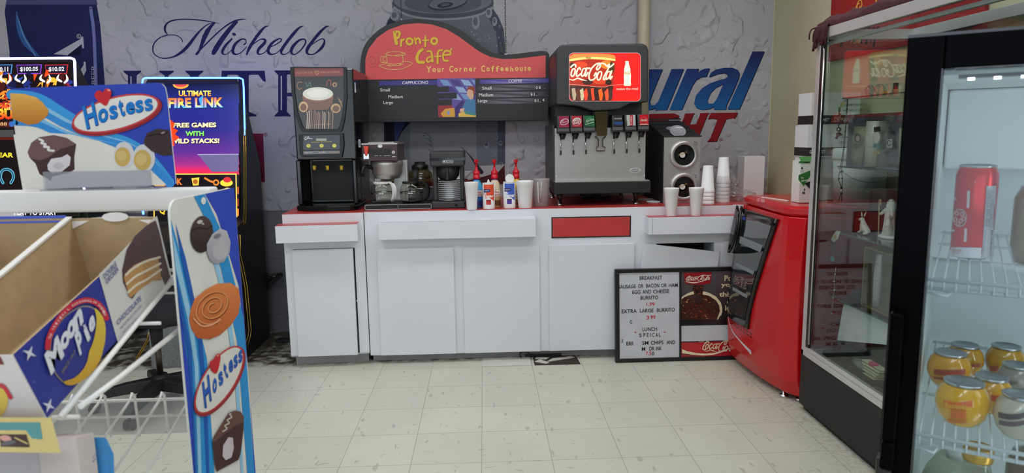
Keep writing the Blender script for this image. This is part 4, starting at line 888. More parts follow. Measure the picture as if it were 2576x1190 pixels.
# ---------------------------------------------------------------- hanging cafe menu board
t = thing('menu_sign', 'hanging red and black cafe menu board with a wave shaped top', 'menu sign', (-.14, .72, 1.49))
SY = .70; T6 = (880, 0, .285714)
cv = Cv(MB(BLACK), (0, SY, 0), (0, -1, 0), BLACK, T6)
out = spline([(95, 690), (93, 540), (125, 410), (200, 310), (320, 222), (470, 178), (610, 168), (760, 184), (900, 228), (1010, 290), (1110, 368), (1210, 440), (1300, 474), (1420, 478), (1560, 462), (1690, 447)], 5)+[(1735, 452), (1757, 480), (1762, 690), (1745, 1060), (140, 1078), (118, 1074)]
pl = [(cv.p(q, 0).x, cv.p(q, 0).z) for q in out]
b = MB(mat('sign_frame', (34, 34, 36), .5, var=.1)); b.prism(pl, SY, SY+.07, 'y'); bd = b.build('frame', t, .003)
g = MB(MATTEPRINT); cv = Cv(g, (0, SY-.001, 0), (0, -1, 0), PRINT, T6)
red = [(137, 702), (137, 520), (165, 430), (240, 332), (340, 262), (470, 216), (600, 203), (720, 215), (850, 256), (960, 322), (1060, 396), (1150, 460), (1240, 502), (1350, 521), (1480, 516), (1600, 502), (1724, 487), (1724, 683)]
cv.poly(red, (216, 80, 82), 1)
for x, y in ((195, 540), (520, 420), (1260, 560)): cv.stroke([(x+r*math.cos(a), y+r*math.sin(a)) for a, r in [(k*.7, 60-k*3.2) for k in range(18)]], 4, (186, 48, 54), 2)
cv.t(940, 60, .16304); YL = (226, 184, 46); YD = (168, 62, 40); YC = (240, 196, 110)
LET = [([(322, 132), (335, 220), (352, 305)], 50), ([(325, 128), (385, 124), (402, 150), (385, 205), (345, 228)], 36), ([(428, 245), (422, 340)], 30), ([(428, 275), (448, 250), (470, 240)], 28),
 ([(636, 218), (656, 308)], 28), ([(648, 250), (685, 222), (710, 242), (720, 298)], 28), ([(800, 192), (797, 345)], 30), ([(756, 258), (848, 252)], 22),
 ([(752, 395), (700, 440), (668, 520), (690, 588), (770, 594)], 46), ([(832, 428), (875, 424), (900, 475), (908, 582)], 32), ([(892, 505), (842, 522), (818, 560), (842, 588), (900, 562)], 26),
 ([(1058, 406), (1008, 414), (988, 470), (987, 606)], 30), ([(942, 506), (1040, 496)], 20), ([(1075, 482), (1182, 472), (1178, 432), (1122, 416), (1078, 455), (1072, 520), (1092, 568), (1148, 570)], 28), ([(1186, 408), (1204, 384)], 22)]
for pts, w in LET: cv.stroke([(x+4, y+4) for x, y in pts], w+10, YD, 2); cv.stroke(pts, w, YL, 3)
for x, y, rx, ry, w in ((553, 270, 46, 48, 32), (934, 265, 44, 46, 36)):
    for dw, c, L in ((10, YD, 2), (0, YL, 3)): cv.stroke([(x+rx*math.cos(a), y+ry*math.sin(a)) for a in [2*PI*k/12 for k in range(12)]], w+dw, c, L, closed=True, n=3)
xs = [815, 905, 985, 1055, 1168, 1245, 1325, 1395, 1470, 1545, 1658, 1740, 1815, 1885, 1955, 2030, 2108, 2180, 2255, 2325, 2375]; ws = [75, 58, 45, 32, 60, 52, 32, 48, 50, 38, 60, 50, 45, 48, 50, 50, 46, 55, 45, 30, 52]
for ch, x, w in zip('YourCornerCoffeehouse', xs, ws):
    hgt = {'Y': 95, 'C': 98, 'f': 88, 'h': 75}.get(ch, 62); bl = 748-(x-815)*.012+(3 if hgt > 70 else -3)*(1 if ch != 'u' else 0); cv.fit(ch, (x, bl), (x+w, bl-1), hgt, YC, 3, .03)
for pts in ([(180, 470), (240, 440), (380, 432), (488, 460), (470, 480), (400, 498), (280, 492), (190, 475)], [(198, 490), (205, 560), (228, 615), (330, 622), (440, 600), (455, 550), (440, 478)], [(200, 500), (130, 505), (112, 530), (122, 590), (215, 600)], [(185, 520), (150, 525), (150, 575), (190, 575)],
            [(205, 610), (100, 640), (110, 660), (200, 695), (320, 708), (450, 690), (560, 640), (592, 608), (550, 588), (460, 582)], [(200, 640), (260, 650), (380, 645), (460, 622)], [(250, 648), (230, 632)], [(390, 640), (430, 610)], [(330, 488), (400, 476), (455, 458)]):
    cv.stroke([(x, y+3) for x, y in pts], 13, YD, 2); cv.stroke(pts, 8, YC, 3)
# slotted lower half
cv.t(*T6); DK = (26, 26, 29)
def sl(x, y): return y-(x-140)*.0085+(0)
cv.poly([(137, 706), (1724, 690), (1724, 1036), (140, 1052)], (30, 30, 33), 1)
for k, y in enumerate((706, 760, 818, 878, 936, 992, 1048)): cv.poly([(140, y), (1724, y-14), (1724, y-9), (140, y+5)], (18, 18, 20), 2)
PUR = lambda q: tuple(a+(b-a)*min(1, abs(q[0]-1440)/330) for a, b in zip((150, 140, 200), (58, 46, 140)))
cv.poly([(258, 714), (888, 704), (888, 746), (258, 754)], (56, 44, 132), 3); cv.poly([(1144, 700), (1440, 697), (1770, 690), (1770, 728), (1440, 735), (1144, 738)], PUR, 3)
WH = (232, 230, 228); cv.fit('CAPPUCCINO', (462, 742), (690, 738), 26, WH, 4, .01); cv.fit('COFFEE', (1396, 727), (1516, 725), 25, WH, 4, .01)
for s_, x0, x1, y, h in (('Small', 268, 352, 806, 28), ('Medium', 340, 466, 866, 28), ('Large', 296, 380, 924, 34)): cv.fit(s_, (x0, y), (x1, y-1), h, WH, 4, .01)
GR_ = lambda q: tuple(a+(b-a)*min(1, abs(q[0]-1440)/300) for a, b in zip((128, 120, 138), (44, 43, 47)))
for s_, x0, x1, y, h in (('Small', 1165, 1247, 790, 27), ('Medium', 1138, 1262, 850, 28), ('Large', 1128, 1210, 908, 34)):
    cv.poly([(1120, y-36), (1440, y-40), (1730, y-45), (1730, y-2), (1440, y+4), (1120, y+8)], GR_, 3); cv.fit(s_, (x0, y), (x1, y-1), h, WH, 5, .01)
for s_, x0, x1, y in (('0', 1636, 1654, 784), ('$', 1662, 1682, 784), ('.', 1712, 1717, 780), ('$', 1590, 1610, 844), ('1.', 1620, 1648, 844), ('$', 1624, 1644, 900), ('1.', 1654, 1680, 900), ('4', 1694, 1714, 894)):
    cv.rect(x0-6, y-30, x1+6, y+6, (38, 37, 40), 5); cv.fit(s_, (x0, y), (x1, y), 26 if s_ != '.' else 5, WH, 6, .02)
# painted coffee scene strip
cv.poly([(768, 692), (1104, 688), (1111, 1030), (778, 1032)], (96, 78, 160), 4)
for i in range(4):
    for j in range(3):
        x, y = 790+i*92+j*44, 700+j*62; c = ((120, 152, 206), (70, 52, 128), (150, 176, 214))[(i+j) % 3]
        pts = [(x, y), (x+72, y+8), (x+112, y+58), (x+36, y+52)]; pts = [(max(770, min(1104, a)), max(692, min(1028, b_))) for a, b_ in pts]; cv.poly(pts, c, 5)
cv.poly([(766, 764), (872, 762), (872, 810), (766, 812)], DK, 6); cv.poly([(766, 820), (942, 818), (942, 868), (766, 870)], DK, 6); cv.poly([(766, 878), (898, 876), (898, 926), (766, 928)], DK, 6)
cv.poly([(776, 930), (900, 926), (930, 1032), (778, 1032)], (158, 44, 50), 6); cv.poly([(800, 1000), (840, 958), (920, 950), (930, 1030), (820, 1030)], (226, 164, 60), 7); cv.poly([(955, 1000), (1000, 978), (1110, 1006), (1111, 1030), (960, 1030)], (230, 190, 90), 7)
cv.poly([(925, 950), (990, 880), (1010, 900), (960, 990), (950, 1030), (925, 1030)], (58, 36, 110), 7); cv.poly([(990, 960), (1020, 890), (1060, 865), (1104, 880), (1108, 1000), (1040, 1000)], (66, 124, 170), 8); cv.poly([(1000, 975), (1060, 985), (1108, 1002), (1108, 1018), (1020, 1005)], (70, 140, 140), 9)
cv.poly([(1035, 800), (1050, 775), (1090, 778), (1095, 820), (1085, 870), (1060, 880), (1045, 850), (1028, 835)], (222, 176, 150), 9); cv.poly([(1030, 800), (1040, 765), (1085, 758), (1102, 780), (1100, 830), (1088, 840), (1085, 800), (1050, 785)], (150, 58, 40), 10); cv.poly([(970, 960), (1010, 950), (1005, 985), (968, 985)], (222, 176, 150), 10); cv.poly([(855, 980), (880, 975), (880, 1010), (860, 1010)], (130, 160, 206), 10)
g.build('menu_face', bd, normals=False)
def chain(px, y, z0, z1, par):
    b = MB(mat('chain_steel', (92, 90, 88), .35, 1)); x = at(px, 100, 1, y).x; k = 0; z = z0
    while z < z1:
        a = k % 2*PI/2; pts = [(x+.0045*math.cos(q)*math.cos(a), y+.0045*math.cos(q)*math.sin(a), z+.009*math.sin(q)) for q in [2*PI*i/10 for i in range(10)]]
        b.tube(pts, .0016, 5, loop=True); z += .0135; k += 1
    o = b.build('chain', par)
    h = MB(CHROME); h.tube([(x+.004, y, z0-.03), (x, y, z0-.008), (x-.004, y, z0-.002)], .003, 6); h.box(x-.01, x+.01, y-.012, y+.012, z0-.034, z0-.028); h.build('hook', o)
chain(1012, .735, 2.172, ZC-.005, t); chain(1272, .735, 1.962, ZC-.005, t)
b = MB(BLACK); p = at(1262, 125, 1, .735); b.box(p.x-.012, p.x+.008, .71, .735, p.z-.025, p.z+.03); b.build('hanging_bracket', t)

# ---------------------------------------------------------------- red cafe board on the right wall, behind the showcase
g = MB(GLOSSPRINT); P = Vector((2.088, 0, 0)); N = (-1, 0, 0); cv = Cv(g, P, N, GLOSSPRINT, (2080, 0, .201650))
yb = [hit(2098, 0, P, Vector(N)).y, 0]
g.box(2.074, 2.0915, -1.2, hit(2092, 100, P, Vector(N)).y, hit(2088, 155, P, Vector(N)).z, 2.62, MATTEPRINT, (150, 40, 36)); cv.P = Vector((2.074, 0, 0))
cv.stroke([(360, 110), (395, 20), (428, 5), (440, 60), (410, 125), (370, 135), (362, 105)], 12, (214, 150, 40), 2); cv.stroke([(410, 40), (385, 60), (380, 100), (405, 105), (420, 75)], 12, (214, 150, 40), 2); cv.stroke([(615, -80), (618, 30)], 18, (214, 150, 40), 2)
for k, (ch, x) in enumerate(zip('YourCorner', (285, 335, 378, 415, 480, 535, 585, 640, 690, 740))):
    cv.fit(ch, (x, 560-k*9-(10 if x > 450 else 0)), (x+34, 553-k*9-(10 if x > 450 else 0)), 62 if ch in 'YC' else 46, (206, 150, 60), 2, .02)
tag(g.build('wall_sign', normals=False), 'second red cafe board with yellow lettering on the khaki wall behind the showcase', 'sign')

# ---------------------------------------------------------------- letter board leaning on the counter
t = thing('letter_board', 'black framed menu letter board on the floor leaning against the counter doors', 'letter board', (1.40, .02, 0))
ang = math.radians(4.6); ML = Matrix.Translation((0, .002, 0)) @ Matrix.Rotation(-ang, 4, 'X')
bx0, bx1, bh = .818, 1.975, .578
b = MB(BLACK)
for q in ((bx0, bx1, 0, .024), (bx0, bx1, bh-.024, bh), (bx0, bx0+.026, .024, bh-.024), (bx1-.026, bx1, .024, bh-.024), (1.214, 1.226, .024, bh-.024)): b.box(q[0], q[1], 0, .035, q[2], q[3])
b.box(1.226, bx1-.026, .006, .02, .218, .224); b.box(1.226, bx1-.026, .006, .02, .115, .121)
b.xf(ML); b.build('frame', t, .006)
GROOVE = mat('ribbed_letter_panel', (206, 208, 214), .45)
b = MB(GROOVE)
def ribs(x0, x1, z0, z1):
    n = int((z1-z0)/.0062); 
    for k in range(n): 
        z = z0+(z1-z0)*k/n; d = (z1-z0)/n; b.box(x0, x1, .008, .02, z+.0012, z+d)
    b.box(x0, x1, .0095, .021, z0, z1)
ribs(bx0+.026, 1.214, .024, bh-.024); ribs(1.226, bx1-.026, .121, .218); b.xf(ML); b.build('ribbed_panel', t)
Pn = ML @ Vector((0, .008, 0)); Nn = ML.to_3x3() @ Vector((0, -1, 0))
ROWS = {}; cv = Cv(None, Pn, Nn, PRINT, (1530, 660, .226855), eps=.0007); K_ = (22, 22, 24); RL = (196, 36, 48)
for s_, x0, x1, y0, y1, c in (('BREAKFAST', 348, 598, 196, 190, K_), ('SAUSAGE', 112, 306, 292, 287, K_), ('OR', 332, 388, 284, 282, K_), ('BACON', 420, 566, 281, 277, K_), ('OR', 586, 648, 277, 275, K_), ('HAM', 672, 770, 276, 272, K_), ('EGG', 268, 356, 352, 350, K_), ('AND', 380, 476, 348, 346, K_), ('CHEESE', 498, 676, 346, 340, K_), ('BURRITO', 358, 554, 415, 410, K_), ('1,99', 424, 514, 488, 486, RL),
    ('EXTRA', 148, 316, 564, 560, K_), ('LARGE', 350, 502, 557, 554, K_), ('BURRITO', 538, 738, 552, 545, K_), ('3', 422, 452, 632, 632, RL), ('99', 468, 524, 629, 628, RL), ('G', 238, 266, 682, 682, K_), ('LUNCH', 380, 542, 765, 758, K_), ('S', 342, 370, 830, 830, K_), ('P', 390, 412, 828, 828, K_), ('E', 428, 448, 827, 827, K_), ('I', 466, 472, 826, 826, K_), ('C', 484, 512, 826, 826, K_), ('A', 524, 552, 825, 825, K_), ('L', 562, 582, 824, 824, K_),
    ('BRR', 200, 284, 922, 920, K_), ('SM', 376, 446, 915, 913, K_), ('CHIPS', 472, 612, 912, 909, K_), ('AND', 646, 740, 908, 905, K_), ('M', 372, 410, 982, 981, K_), ('DR', 456, 512, 978, 977, K_), ('INK', 530, 592, 977, 975, K_), ('7,5', 414, 478, 1034, 1032, RL), ('0', 484, 510, 1033, 1033, K_)):
    k = min(ROWS, key=lambda a: abs(a-y0)) if ROWS and min(abs(a-y0) for a in ROWS) < 22 else y0; cv.mb = ROWS.setdefault(k, MB(PRINT)); cv.fit(s_, (x0, y0), (x1, y1), 42, c, 2, .012)
for k, m_ in ROWS.items(): m_.build('letter_row', t, normals=False)
g = MB(PRINT); cv.mb = g; cv.fit('E', (163, 890), (142, 892), 38, K_, 2)
for x, d in ((298, 1), (628, -1)): cv.stroke([(x-14, 776), (x+14, 772)], 4, RL, 2, n=2); cv.poly([(x+14*d, 774), (x, 764), (x, 786)], RL, 2)
cv.rect(410, 950, 420, 985, (222, 190, 192), 1)
g.build('loose_characters', t, normals=False)
g = MB(GLOSSPRINT); cv = Cv(g, Pn, Nn, GLOSSPRINT, (1700, 670, .201765), eps=.0006)
wp = [ML @ Vector(q) for q in ((1.226, .01, .224), (1.949, .01, .224), (1.949, .01, bh-.024), (1.226, .01, bh-.024))]; g.quad(*wp, GLOSSPRINT, [(26, 24, 26), (26, 24, 26), (92, 82, 86), (92, 82, 86)])
wp = [ML @ Vector(q) for q in ((1.226, .01, .024), (1.949, .01, .024), (1.949, .01, .115), (1.226, .01, .115))]; g.quad(*wp, GLOSSPRINT, (186, 28, 42))
cv.poly([(98, 78), (450, 70), (432, 210), (340, 228), (220, 230), (118, 212)], (150, 26, 36), 2); coke(cv, 128, 118, 432, 182, (238, 220, 200), 4, slope=-.04); cv.stroke([(125, 190), (220, 205), (330, 185), (390, 165)], [8, 12, 8, 2], (238, 220, 200), 4)
cv.ell(310, 520, 272, 212, (222, 206, 168), 2, 12, n=30, a0=180, a1=372); el = [(72, 668), (70, 380)]
cv.poly([(70, 385), (130, 345), (210, 318), (300, 312), (400, 325), (500, 375), (560, 450), (578, 520), (560, 600), (525, 662), (70, 668)], (222, 206, 168), 3)
cv.poly([(70, 408), (140, 368), (230, 345), (320, 348), (420, 370), (500, 425), (540, 490), (548, 560), (510, 662), (70, 668)], (66, 34, 26), 4)
for k in range(150):
    x, y = R.uniform(80, 520), R.uniform(375, 650)
    if x > 420 and y < 420+(x-420): continue
    cv.poly([(x+R.uniform(-22, 22), y+R.uniform(-16, 16)) for _ in range(4)], R.choice(((120, 48, 30), (46, 22, 18), (150, 84, 50), (92, 40, 28), (186, 132, 90), (60, 26, 22), (140, 40, 28))), 5)
cv.poly([(212, 240), (345, 238), (330, 360), (325, 470), (250, 480), (228, 360)], (52, 26, 22), 6)
for k in range(34): x, y = R.uniform(222, 332), R.uniform(248, 350); cv.poly([(x+R.uniform(-14, 14), y+R.uniform(-16, 16)) for _ in range(4)], R.choice(((150, 70, 42), (90, 36, 26), (186, 92, 50), (44, 22, 20))), 7)
CR = (226, 204, 168)
for s_, x0, x1, y, h in (('Pour', 604, 790, 184, 72), ('your', 562, 790, 270, 52), ('thirst', 540, 790, 380, 62), ('on', 636, 720, 470, 44), ('ice', 612, 720, 554, 70)): cv.fit(s_, (x0, y), (x1, y-3), h, CR, 4, .03)
coke(cv, 335, 925, 760, 1062, CR, 4); cv.fit('Enjoy', (288, 950), (352, 948), 22, CR, 4)
cv.poly([(76, 1032), (140, 1058), (260, 1082), (380, 1088), (480, 1078), (600, 1045), (720, 1000), (600, 1062), (480, 1100), (340, 1112), (200, 1100), (78, 1082)], (240, 224, 186), 3); cv.poly([(78, 1086), (200, 1106), (300, 1114), (200, 1118), (80, 1104)], (120, 60, 64), 3)
g.build('picture_panel', t, normals=False)
# ---------------------------------------------------------------- red drinks cooler
t = thing('drinks_cooler', 'bright red counter height drinks cooler with dark curved glass door', 'cooler', (1.8, -.35, 0))
SEC = [(.00, -.02), (.000, -.12), (.006, -.25), (.018, -.40), (.038, -.52), (.058, -.605), (.070, -.640), (.115, -.705)]     # plan of the bowed front, near end last
def dx(z):
    K = [(.035, 1.53), (.12, 1.505), (.26, 1.494), (.40, 1.494), (.58, 1.508), (.76, 1.532), (.93, 1.562), (.98, 1.572)]
    for (a, x), (b_, y) in zip(K, K[1:]):
        if z <= b_: f = (z-a)/(b_-a); return x+(y-x)*max(0, f)
    return K[-1][1]
TOPK = (0, -.005, -.010, -.018, -.022, -.018, -.004, .055)
def sec(z):
    f = max(0, min(1, (z-.3)/.65))**1.4; return [(a+(q-a)*f, y) for (a, y), q in zip(SEC, TOPK)]
def fy(y, z=.3):
    SEC = sec(z)
    for (a, b_), (c, d) in zip(SEC, SEC[1:]):
        if d <= y <= b_: f = (b_-y)/(b_-d); return a+(c-a)*f
    return SEC[-1][0] if y < SEC[-1][1] else SEC[0][0]
def ring(z, low=None):
    f = 1 if z > .3 else 1; return [(dx(z)+a, y, z) for a, y in sec(z)]+[(2.065, -.715, z), (2.065, -.02, z)]
zs = [.035, .07, .12, .18, .25, .32, .40, .48, .57, .66, .75, .84, .93, .968]
b = MB(REDPL); rr = [ring(z) for z in zs]; 
b.rings(rr, smooth=False); bod = b.build('body', t, .006)
def fp(y, z, off): 
    e = .01; n = Vector((-1, (fy(y+e, z)-fy(y-e, z))/(2*e), (dx(z+e)+fy(y, z+e)-dx(z-e)-fy(y, z-e))/(2*e))).normalized(); return Vector((dx(z)+fy(y, z), y, z))+n*off
def fpatch(mb, yl, yr, z0, z1, off, m, ny=8, nz=14, col=None):
    n = [[mb.add([fp(yl(z)+(yr(z)-yl(z))*i/ny, z, off)]) for i in range(ny+1)] for z in [z0+(z1-z0)*j/nz for j in range(nz+1)]]
    for j in range(nz):
        for i in range(ny): mb.face((n[j][i], n[j][i+1], n[j+1][i+1], n[j+1][i]), m, col, True)
    return n
yl = lambda z: -.055; yr = lambda z: -.335-.235*max(0, min(1, (z-.30)/.64))**1.25
b = MB(GLOSSBLACK)
n1 = fpatch(b, yl, yr, .295, .945, .012, GLOSSBLACK)
edge = [n1[0][i] for i in range(9)]+[n1[j][8] for j in range(1, 15)]+[n1[14][i] for i in range(7, -1, -1)]+[n1[j][0] for j in range(13, 0, -1)]
lo = [b.add([b.v[e]+Vector((.016, 0, 0))]) for e in edge]
for i in range(len(edge)): j = (i+1) % len(edge); b.face((edge[i], edge[j], lo[j], lo[i]))
dr = b.build('door', t, normals=True)
DGL = mat('dark_cooler_glass', (30, 33, 36), .06, var=.25, scale=3, coat=1)
b = MB(DGL); fpatch(b, lambda z: -.085, lambda z: yr(z)+.035, .34, .905, .0145, DGL); gl = b.build('glass', dr, normals=True)
CSH = mat('cooler_shelf', (128, 132, 136), .5)
for z, h in ((.75, .04), (.615, .022), (.47, .02)): b = MB(CSH); fpatch(b, lambda z: -.12, lambda z: yr(z)+.06, z, z+h, .0152, None, 8, 2); b.build('shelf_edge', dr)
g = MB(GLOSSPRINT); k = g.add([]); 
class Fc(Cv):
    def __init__(s, mb, off): s.mb = mb; s.mat = GLOSSPRINT; s.e = .0004; s.L0 = 0; s.N = Vector((-1, 0, 0)); s.off = off
    def p(s, q, L=1): return fp(q[0], q[1], s.off+s.e*L)
fc = Fc(g, .0152)
for pts, w in COKE:
    ww = [a*.00019 for a in w] if isinstance(w, list) else w*.00019
    fc.stroke([(-.12-(x-20)/988*.19, .565-(y-285)/380*.055) for x, y in pts], ww, (120, 112, 110), 2, n=3)
fc.poly([(-.10, .885), (-.145, .885), (-.145, .903), (-.10, .903)], (56, 84, 190), 2)
g.build('door_print', dr, normals=False)
b = MB(GLOSSBLACK); fpatch(b, lambda z: -.022, lambda z: -.022-.075*math.sin(PI*min(1, max(0, (z-.67)/.285)))**.5-.002, .675, .955, .030, GLOSSBLACK, 4, 10); fpatch(b, lambda z: -.022, lambda z: -.022-.075*math.sin(PI*min(1, max(0, (z-.67)/.285)))**.5-.002, .675, .955, .004, GLOSSBLACK, 4, 10)
n = b.add([]); hd = b.build('handle', dr)
sol = hd.modifiers.new('thick', 'SOLIDIFY'); sol.thickness = .012
b = MB(WHITEPL); fpatch(b, lambda z: -.020, lambda z: -.035, .75, .87, .033, WHITEPL, 2, 6); b.build('grip_strip', hd)
g = MB(GLOSSPRINT); fc = Fc(g, .0012)
fc.stroke([(-.03, .36), (-.05, .27), (-.12, .215), (-.20, .195), (-.30, .175), (-.345, .165)], [.004, .008, .010, .012, .018, .026], (226, 214, 222), 1, n=6)
for r_ in range(2):
    for k in range(7): y = -.09-k*.042; z = .285-r_*.018-k*.001; fc.poly([(y, z), (y-.026, z-.001), (y-.026, z-.008), (y, z-.007)], (60, 8, 12), 1)
g.build('ribbon_print', bod, normals=False)
b = MB(REDPL)
lidp = [(-.022+a, y) for a, (_, y) in zip(TOPK[:-1], SEC)]+[(.05, -.69)]
lr = [[(1.592+a, y, z) for a, y in lidp]+[(2.075, -.725, z), (2.075, 0, z)] for z in (.98, 1.02)]
lr = [[(x+.015, y, .969) for x, y, z in lr[0]]]+[[(x, y, .982) for x, y, z in lr[0]]]+[[(x, y, 1.003+.01*(1-abs(y+.3))) for x, y, z in lr[0]]]+[[(x+(.03 if x < 2 else 0), y, 1.013+.012*(1-abs(y+.3))) for x, y, z in lr[0]]]
b.rings(lr, smooth=False); lid_ = b.build('lid', t, .005)
g = MB(PRINT); cv = Cv(g, (1.592-.048, -.2, .99), (-1, 0, .05), PRINT); cv.fit('LIFT HERE', (1905, 507), (1924, 509), 9, (240, 200, 200), 1); g.build('lettering', lid_, normals=False)
for x, y in ((1.60, -.60), (1.66, -.66), (1.60, -.08), (2.0, -.65), (2.0, -.08)):
    b = MB(CHROME); b.lathe([(.022, 0), (.024, .012), (.010, .014), (.010, .05)], (x, y, 0), 14); b.build('leg', t)
# ---------------------------------------------------------------- things on the cooler
ZL = 1.0245
b = MB(WHITEPL); b.hexa([(1.60, -.20, 1.0232), (1.612, -.195, 1.0232), (1.66, -.42, 1.0232), (1.648, -.425, 1.0232), (1.60, -.20, 1.0282), (1.612, -.195, 1.0282), (1.66, -.42, 1.0282), (1.648, -.425, 1.0282)]); tag(b.build('wrapped_straw'), 'white paper wrapped straw lying on the red cooler lid', 'straw')
b = MB(WHITEPL); b.hexa([(1.71, -.42, 1.0232), (1.735, -.42, 1.0232), (1.74, -.45, 1.0232), (1.712, -.452, 1.0232), (1.71, -.42, 1.0257), (1.735, -.42, 1.0267), (1.74, -.45, 1.0252), (1.712, -.452, 1.0267)]); tag(b.build('paper_scrap'), 'small white paper scrap on the red cooler lid', 'paper scrap')
b = MB(WHITEPL); b.tube([(1.535, .06, .9535), (1.60, .035, .9535)], .004, 8); tag(b.build('drinking_straw'), 'white straw end on the counter beside the red cooler', 'straw')
b = MB(PRINT); cx = 1.80; sb = thing('stirrer_box', 'small white and green drink stirrer box standing on the red cooler', 'box', (1.86, -.47, ZL))
yb_ = -.52; X0, X1_ = at(2012, 450, 1, yb_).x, at(2012, 450, 1, yb_).x+.10
zt = at(2012, 405, 1, yb_).z; b.box(X0, X1_, yb_, yb_+.09, ZL, zt, PRINT, (226, 230, 224)); o = b.build('carton', sb)
g = MB(PRINT); cv = Cv(g, (0, yb_-.0005, 0), (0, -1, 0), PRINT, (1990, 180, .285714))
cv.poly([(66, 912), (168, 870), (168, 920), (110, 1010), (64, 950)], (46, 120, 44), 1); cv.poly([(120, 985), (168, 965), (168, 1040)], (22, 24, 22), 2); cv.poly([(66, 808), (168, 808), (168, 790), (70, 790)], (60, 140, 56), 1); cv.poly([(86, 806), (166, 806), (140, 796)], (18, 20, 18), 2)
cv.fit('Sip', (86, 948), (112, 944), 18, (230, 236, 228), 3, .02); cv.fit('Stirrers', (90, 972), (148, 962), 18, (230, 236, 228), 3, .02); cv.ell(97, 852, 9, 9, (30, 34, 30), 2); cv.fit('Family', (86, 876), (112, 874), 6, (40, 40, 40), 2); cv.fit('GROUP', (86, 886), (112, 884), 6, (40, 40, 40), 2); cv.rect(98, 1058, 122, 1078, (60, 90, 50), 2); cv.rect(112, 1030, 124, 1048, (60, 90, 50), 2)
g.build('print', o, normals=False)
b = MB(mat('green_flap', (56, 130, 52), .6)); b.hexa([(X0, yb_, zt), (X1_, yb_, zt), (X1_, yb_-.002, zt+.001), (X0, yb_-.002, zt+.001), (X0+.004, yb_+.03, zt+.02), (X1_, yb_+.03, zt+.02), (X1_, yb_+.029, zt+.022), (X0+.004, yb_+.029, zt+.022)]); b.build('flap', sb)
def coffeebox(z0, z1, lab, x0, yb, dxx):
    tt = thing('coffee_carton', lab, 'carton', (x0+.15, yb+.07, z0), 'stacked drink powder cartons'); b = MB(PRINT); b.box(x0, x0+dxx, yb, yb+.15, z0, z1, PRINT, (222, 222, 222)); o = b.build('carton', tt)
    g = MB(PRINT); h = z1-z0
    g.quad((x0-.0006, yb-.0006, z0+.004), (x0+dxx, yb-.0006, z0+.004), (x0+dxx, yb-.0006, z0+h*.30), (x0-.0006, yb-.0006, z0+h*.30), PRINT, (38, 32, 32)); g.quad((x0-.0006, yb+.15, z0+.004), (x0-.0006, yb, z0+.004), (x0-.0006, yb, z0+h*.30), (x0-.0006, yb+.15, z0+h*.30), PRINT, (38, 32, 32))
    g.quad((x0+.11, yb-.0008, z0+.004), (x0+dxx, yb-.0008, z0+.004), (x0+dxx, yb-.0008, z0+h*.30), (x0+.11, yb-.0008, z0+h*.30), PRINT, (96, 26, 26))
    def lettering(s_, u, v, w, hh, c):
        vs, fs = textmesh(s_, .01); xa = min(q[0] for q in vs); xb = max(q[0] for q in vs); ya = min(q[1] for q in vs); yb2 = max(q[1] for q in vs)
        n = g.add([(u+w*(q[0]-xa)/(xb-xa), yb-.0014, v+hh*(q[1]-ya)/(yb2-ya)) for q in vs])
        for f in fs: g.face([n+i for i in f], PRINT, c)
    lettering('GOURMET', x0+.012, z0+h*.11, .085, h*.10, (230, 230, 230)); lettering('CAPPUCCINO', x0+.125, z0+h*.11, .12, h*.10, (220, 200, 190)); lettering('Family', x0+.02, z0+h*.72, .03, .008, (60, 60, 60)); lettering('GROUP', x0+.02, z0+h*.66, .03, .007, (60, 60, 60)); lettering('GOURMET TO GO', x0+.17, z0+h*.58, .10, .010, (110, 110, 110)); lettering('NET WT 12 LBS', x0+.17, z0+h*.42, .10, .009, (110, 110, 110))
    g.build('print', o, normals=False)
zb = at(2035, 395, 1, -.42).z; zm = at(2035, 315, 1, -.42).z; zt = at(2035, 233, 1, -.42).z; xb = at(2030, 390, 1, -.42).x
b = MB(CARDIN); b.box(xb+.005, xb+.20, -.40, -.27, ZL, zb-.001, WHITEPL); tag(b.build('carton'), 'plain pale carton under the two drink powder cartons on the cooler', 'carton')
coffeebox(zb, zm-.001, 'lower of the two white drink powder cartons with dark bands behind the showcase', xb, -.42, .23); coffeebox(zm, zt, 'upper of the two white drink powder cartons with dark bands behind the showcase', xb+.012, -.42, .26)
t = thing('bucket', 'white plastic bucket with lid behind the showcase on the red cooler', 'bucket', (1.945, -.58, ZL)); b = MB(WHITEPL); zt = at(2170, 375, 1, -.6).z
b.lathe([(.115, ZL), (.128, zt-.03)], (1.945, -.585, 0), 36); bo = b.build('pail', t); b = MB(WHITEPL); b.lathe([(.132, zt-.05), (.134, zt-.045), (.131, zt-.028), (.131, zt), (.12, zt+.004)], (1.945, -.585, 0), 36); b.build('lid', t)
b = MB(CHROME); b.tube([(1.945+.133*math.cos(a), -.585+.133*math.sin(a)*1.0, zt-.06-.10*math.sin(PI*(k+1)/14)) for k, a in enumerate([PI*1.05+PI*.9*k/13 for k in range(13)])], .002, 6); b.build('handle', t)
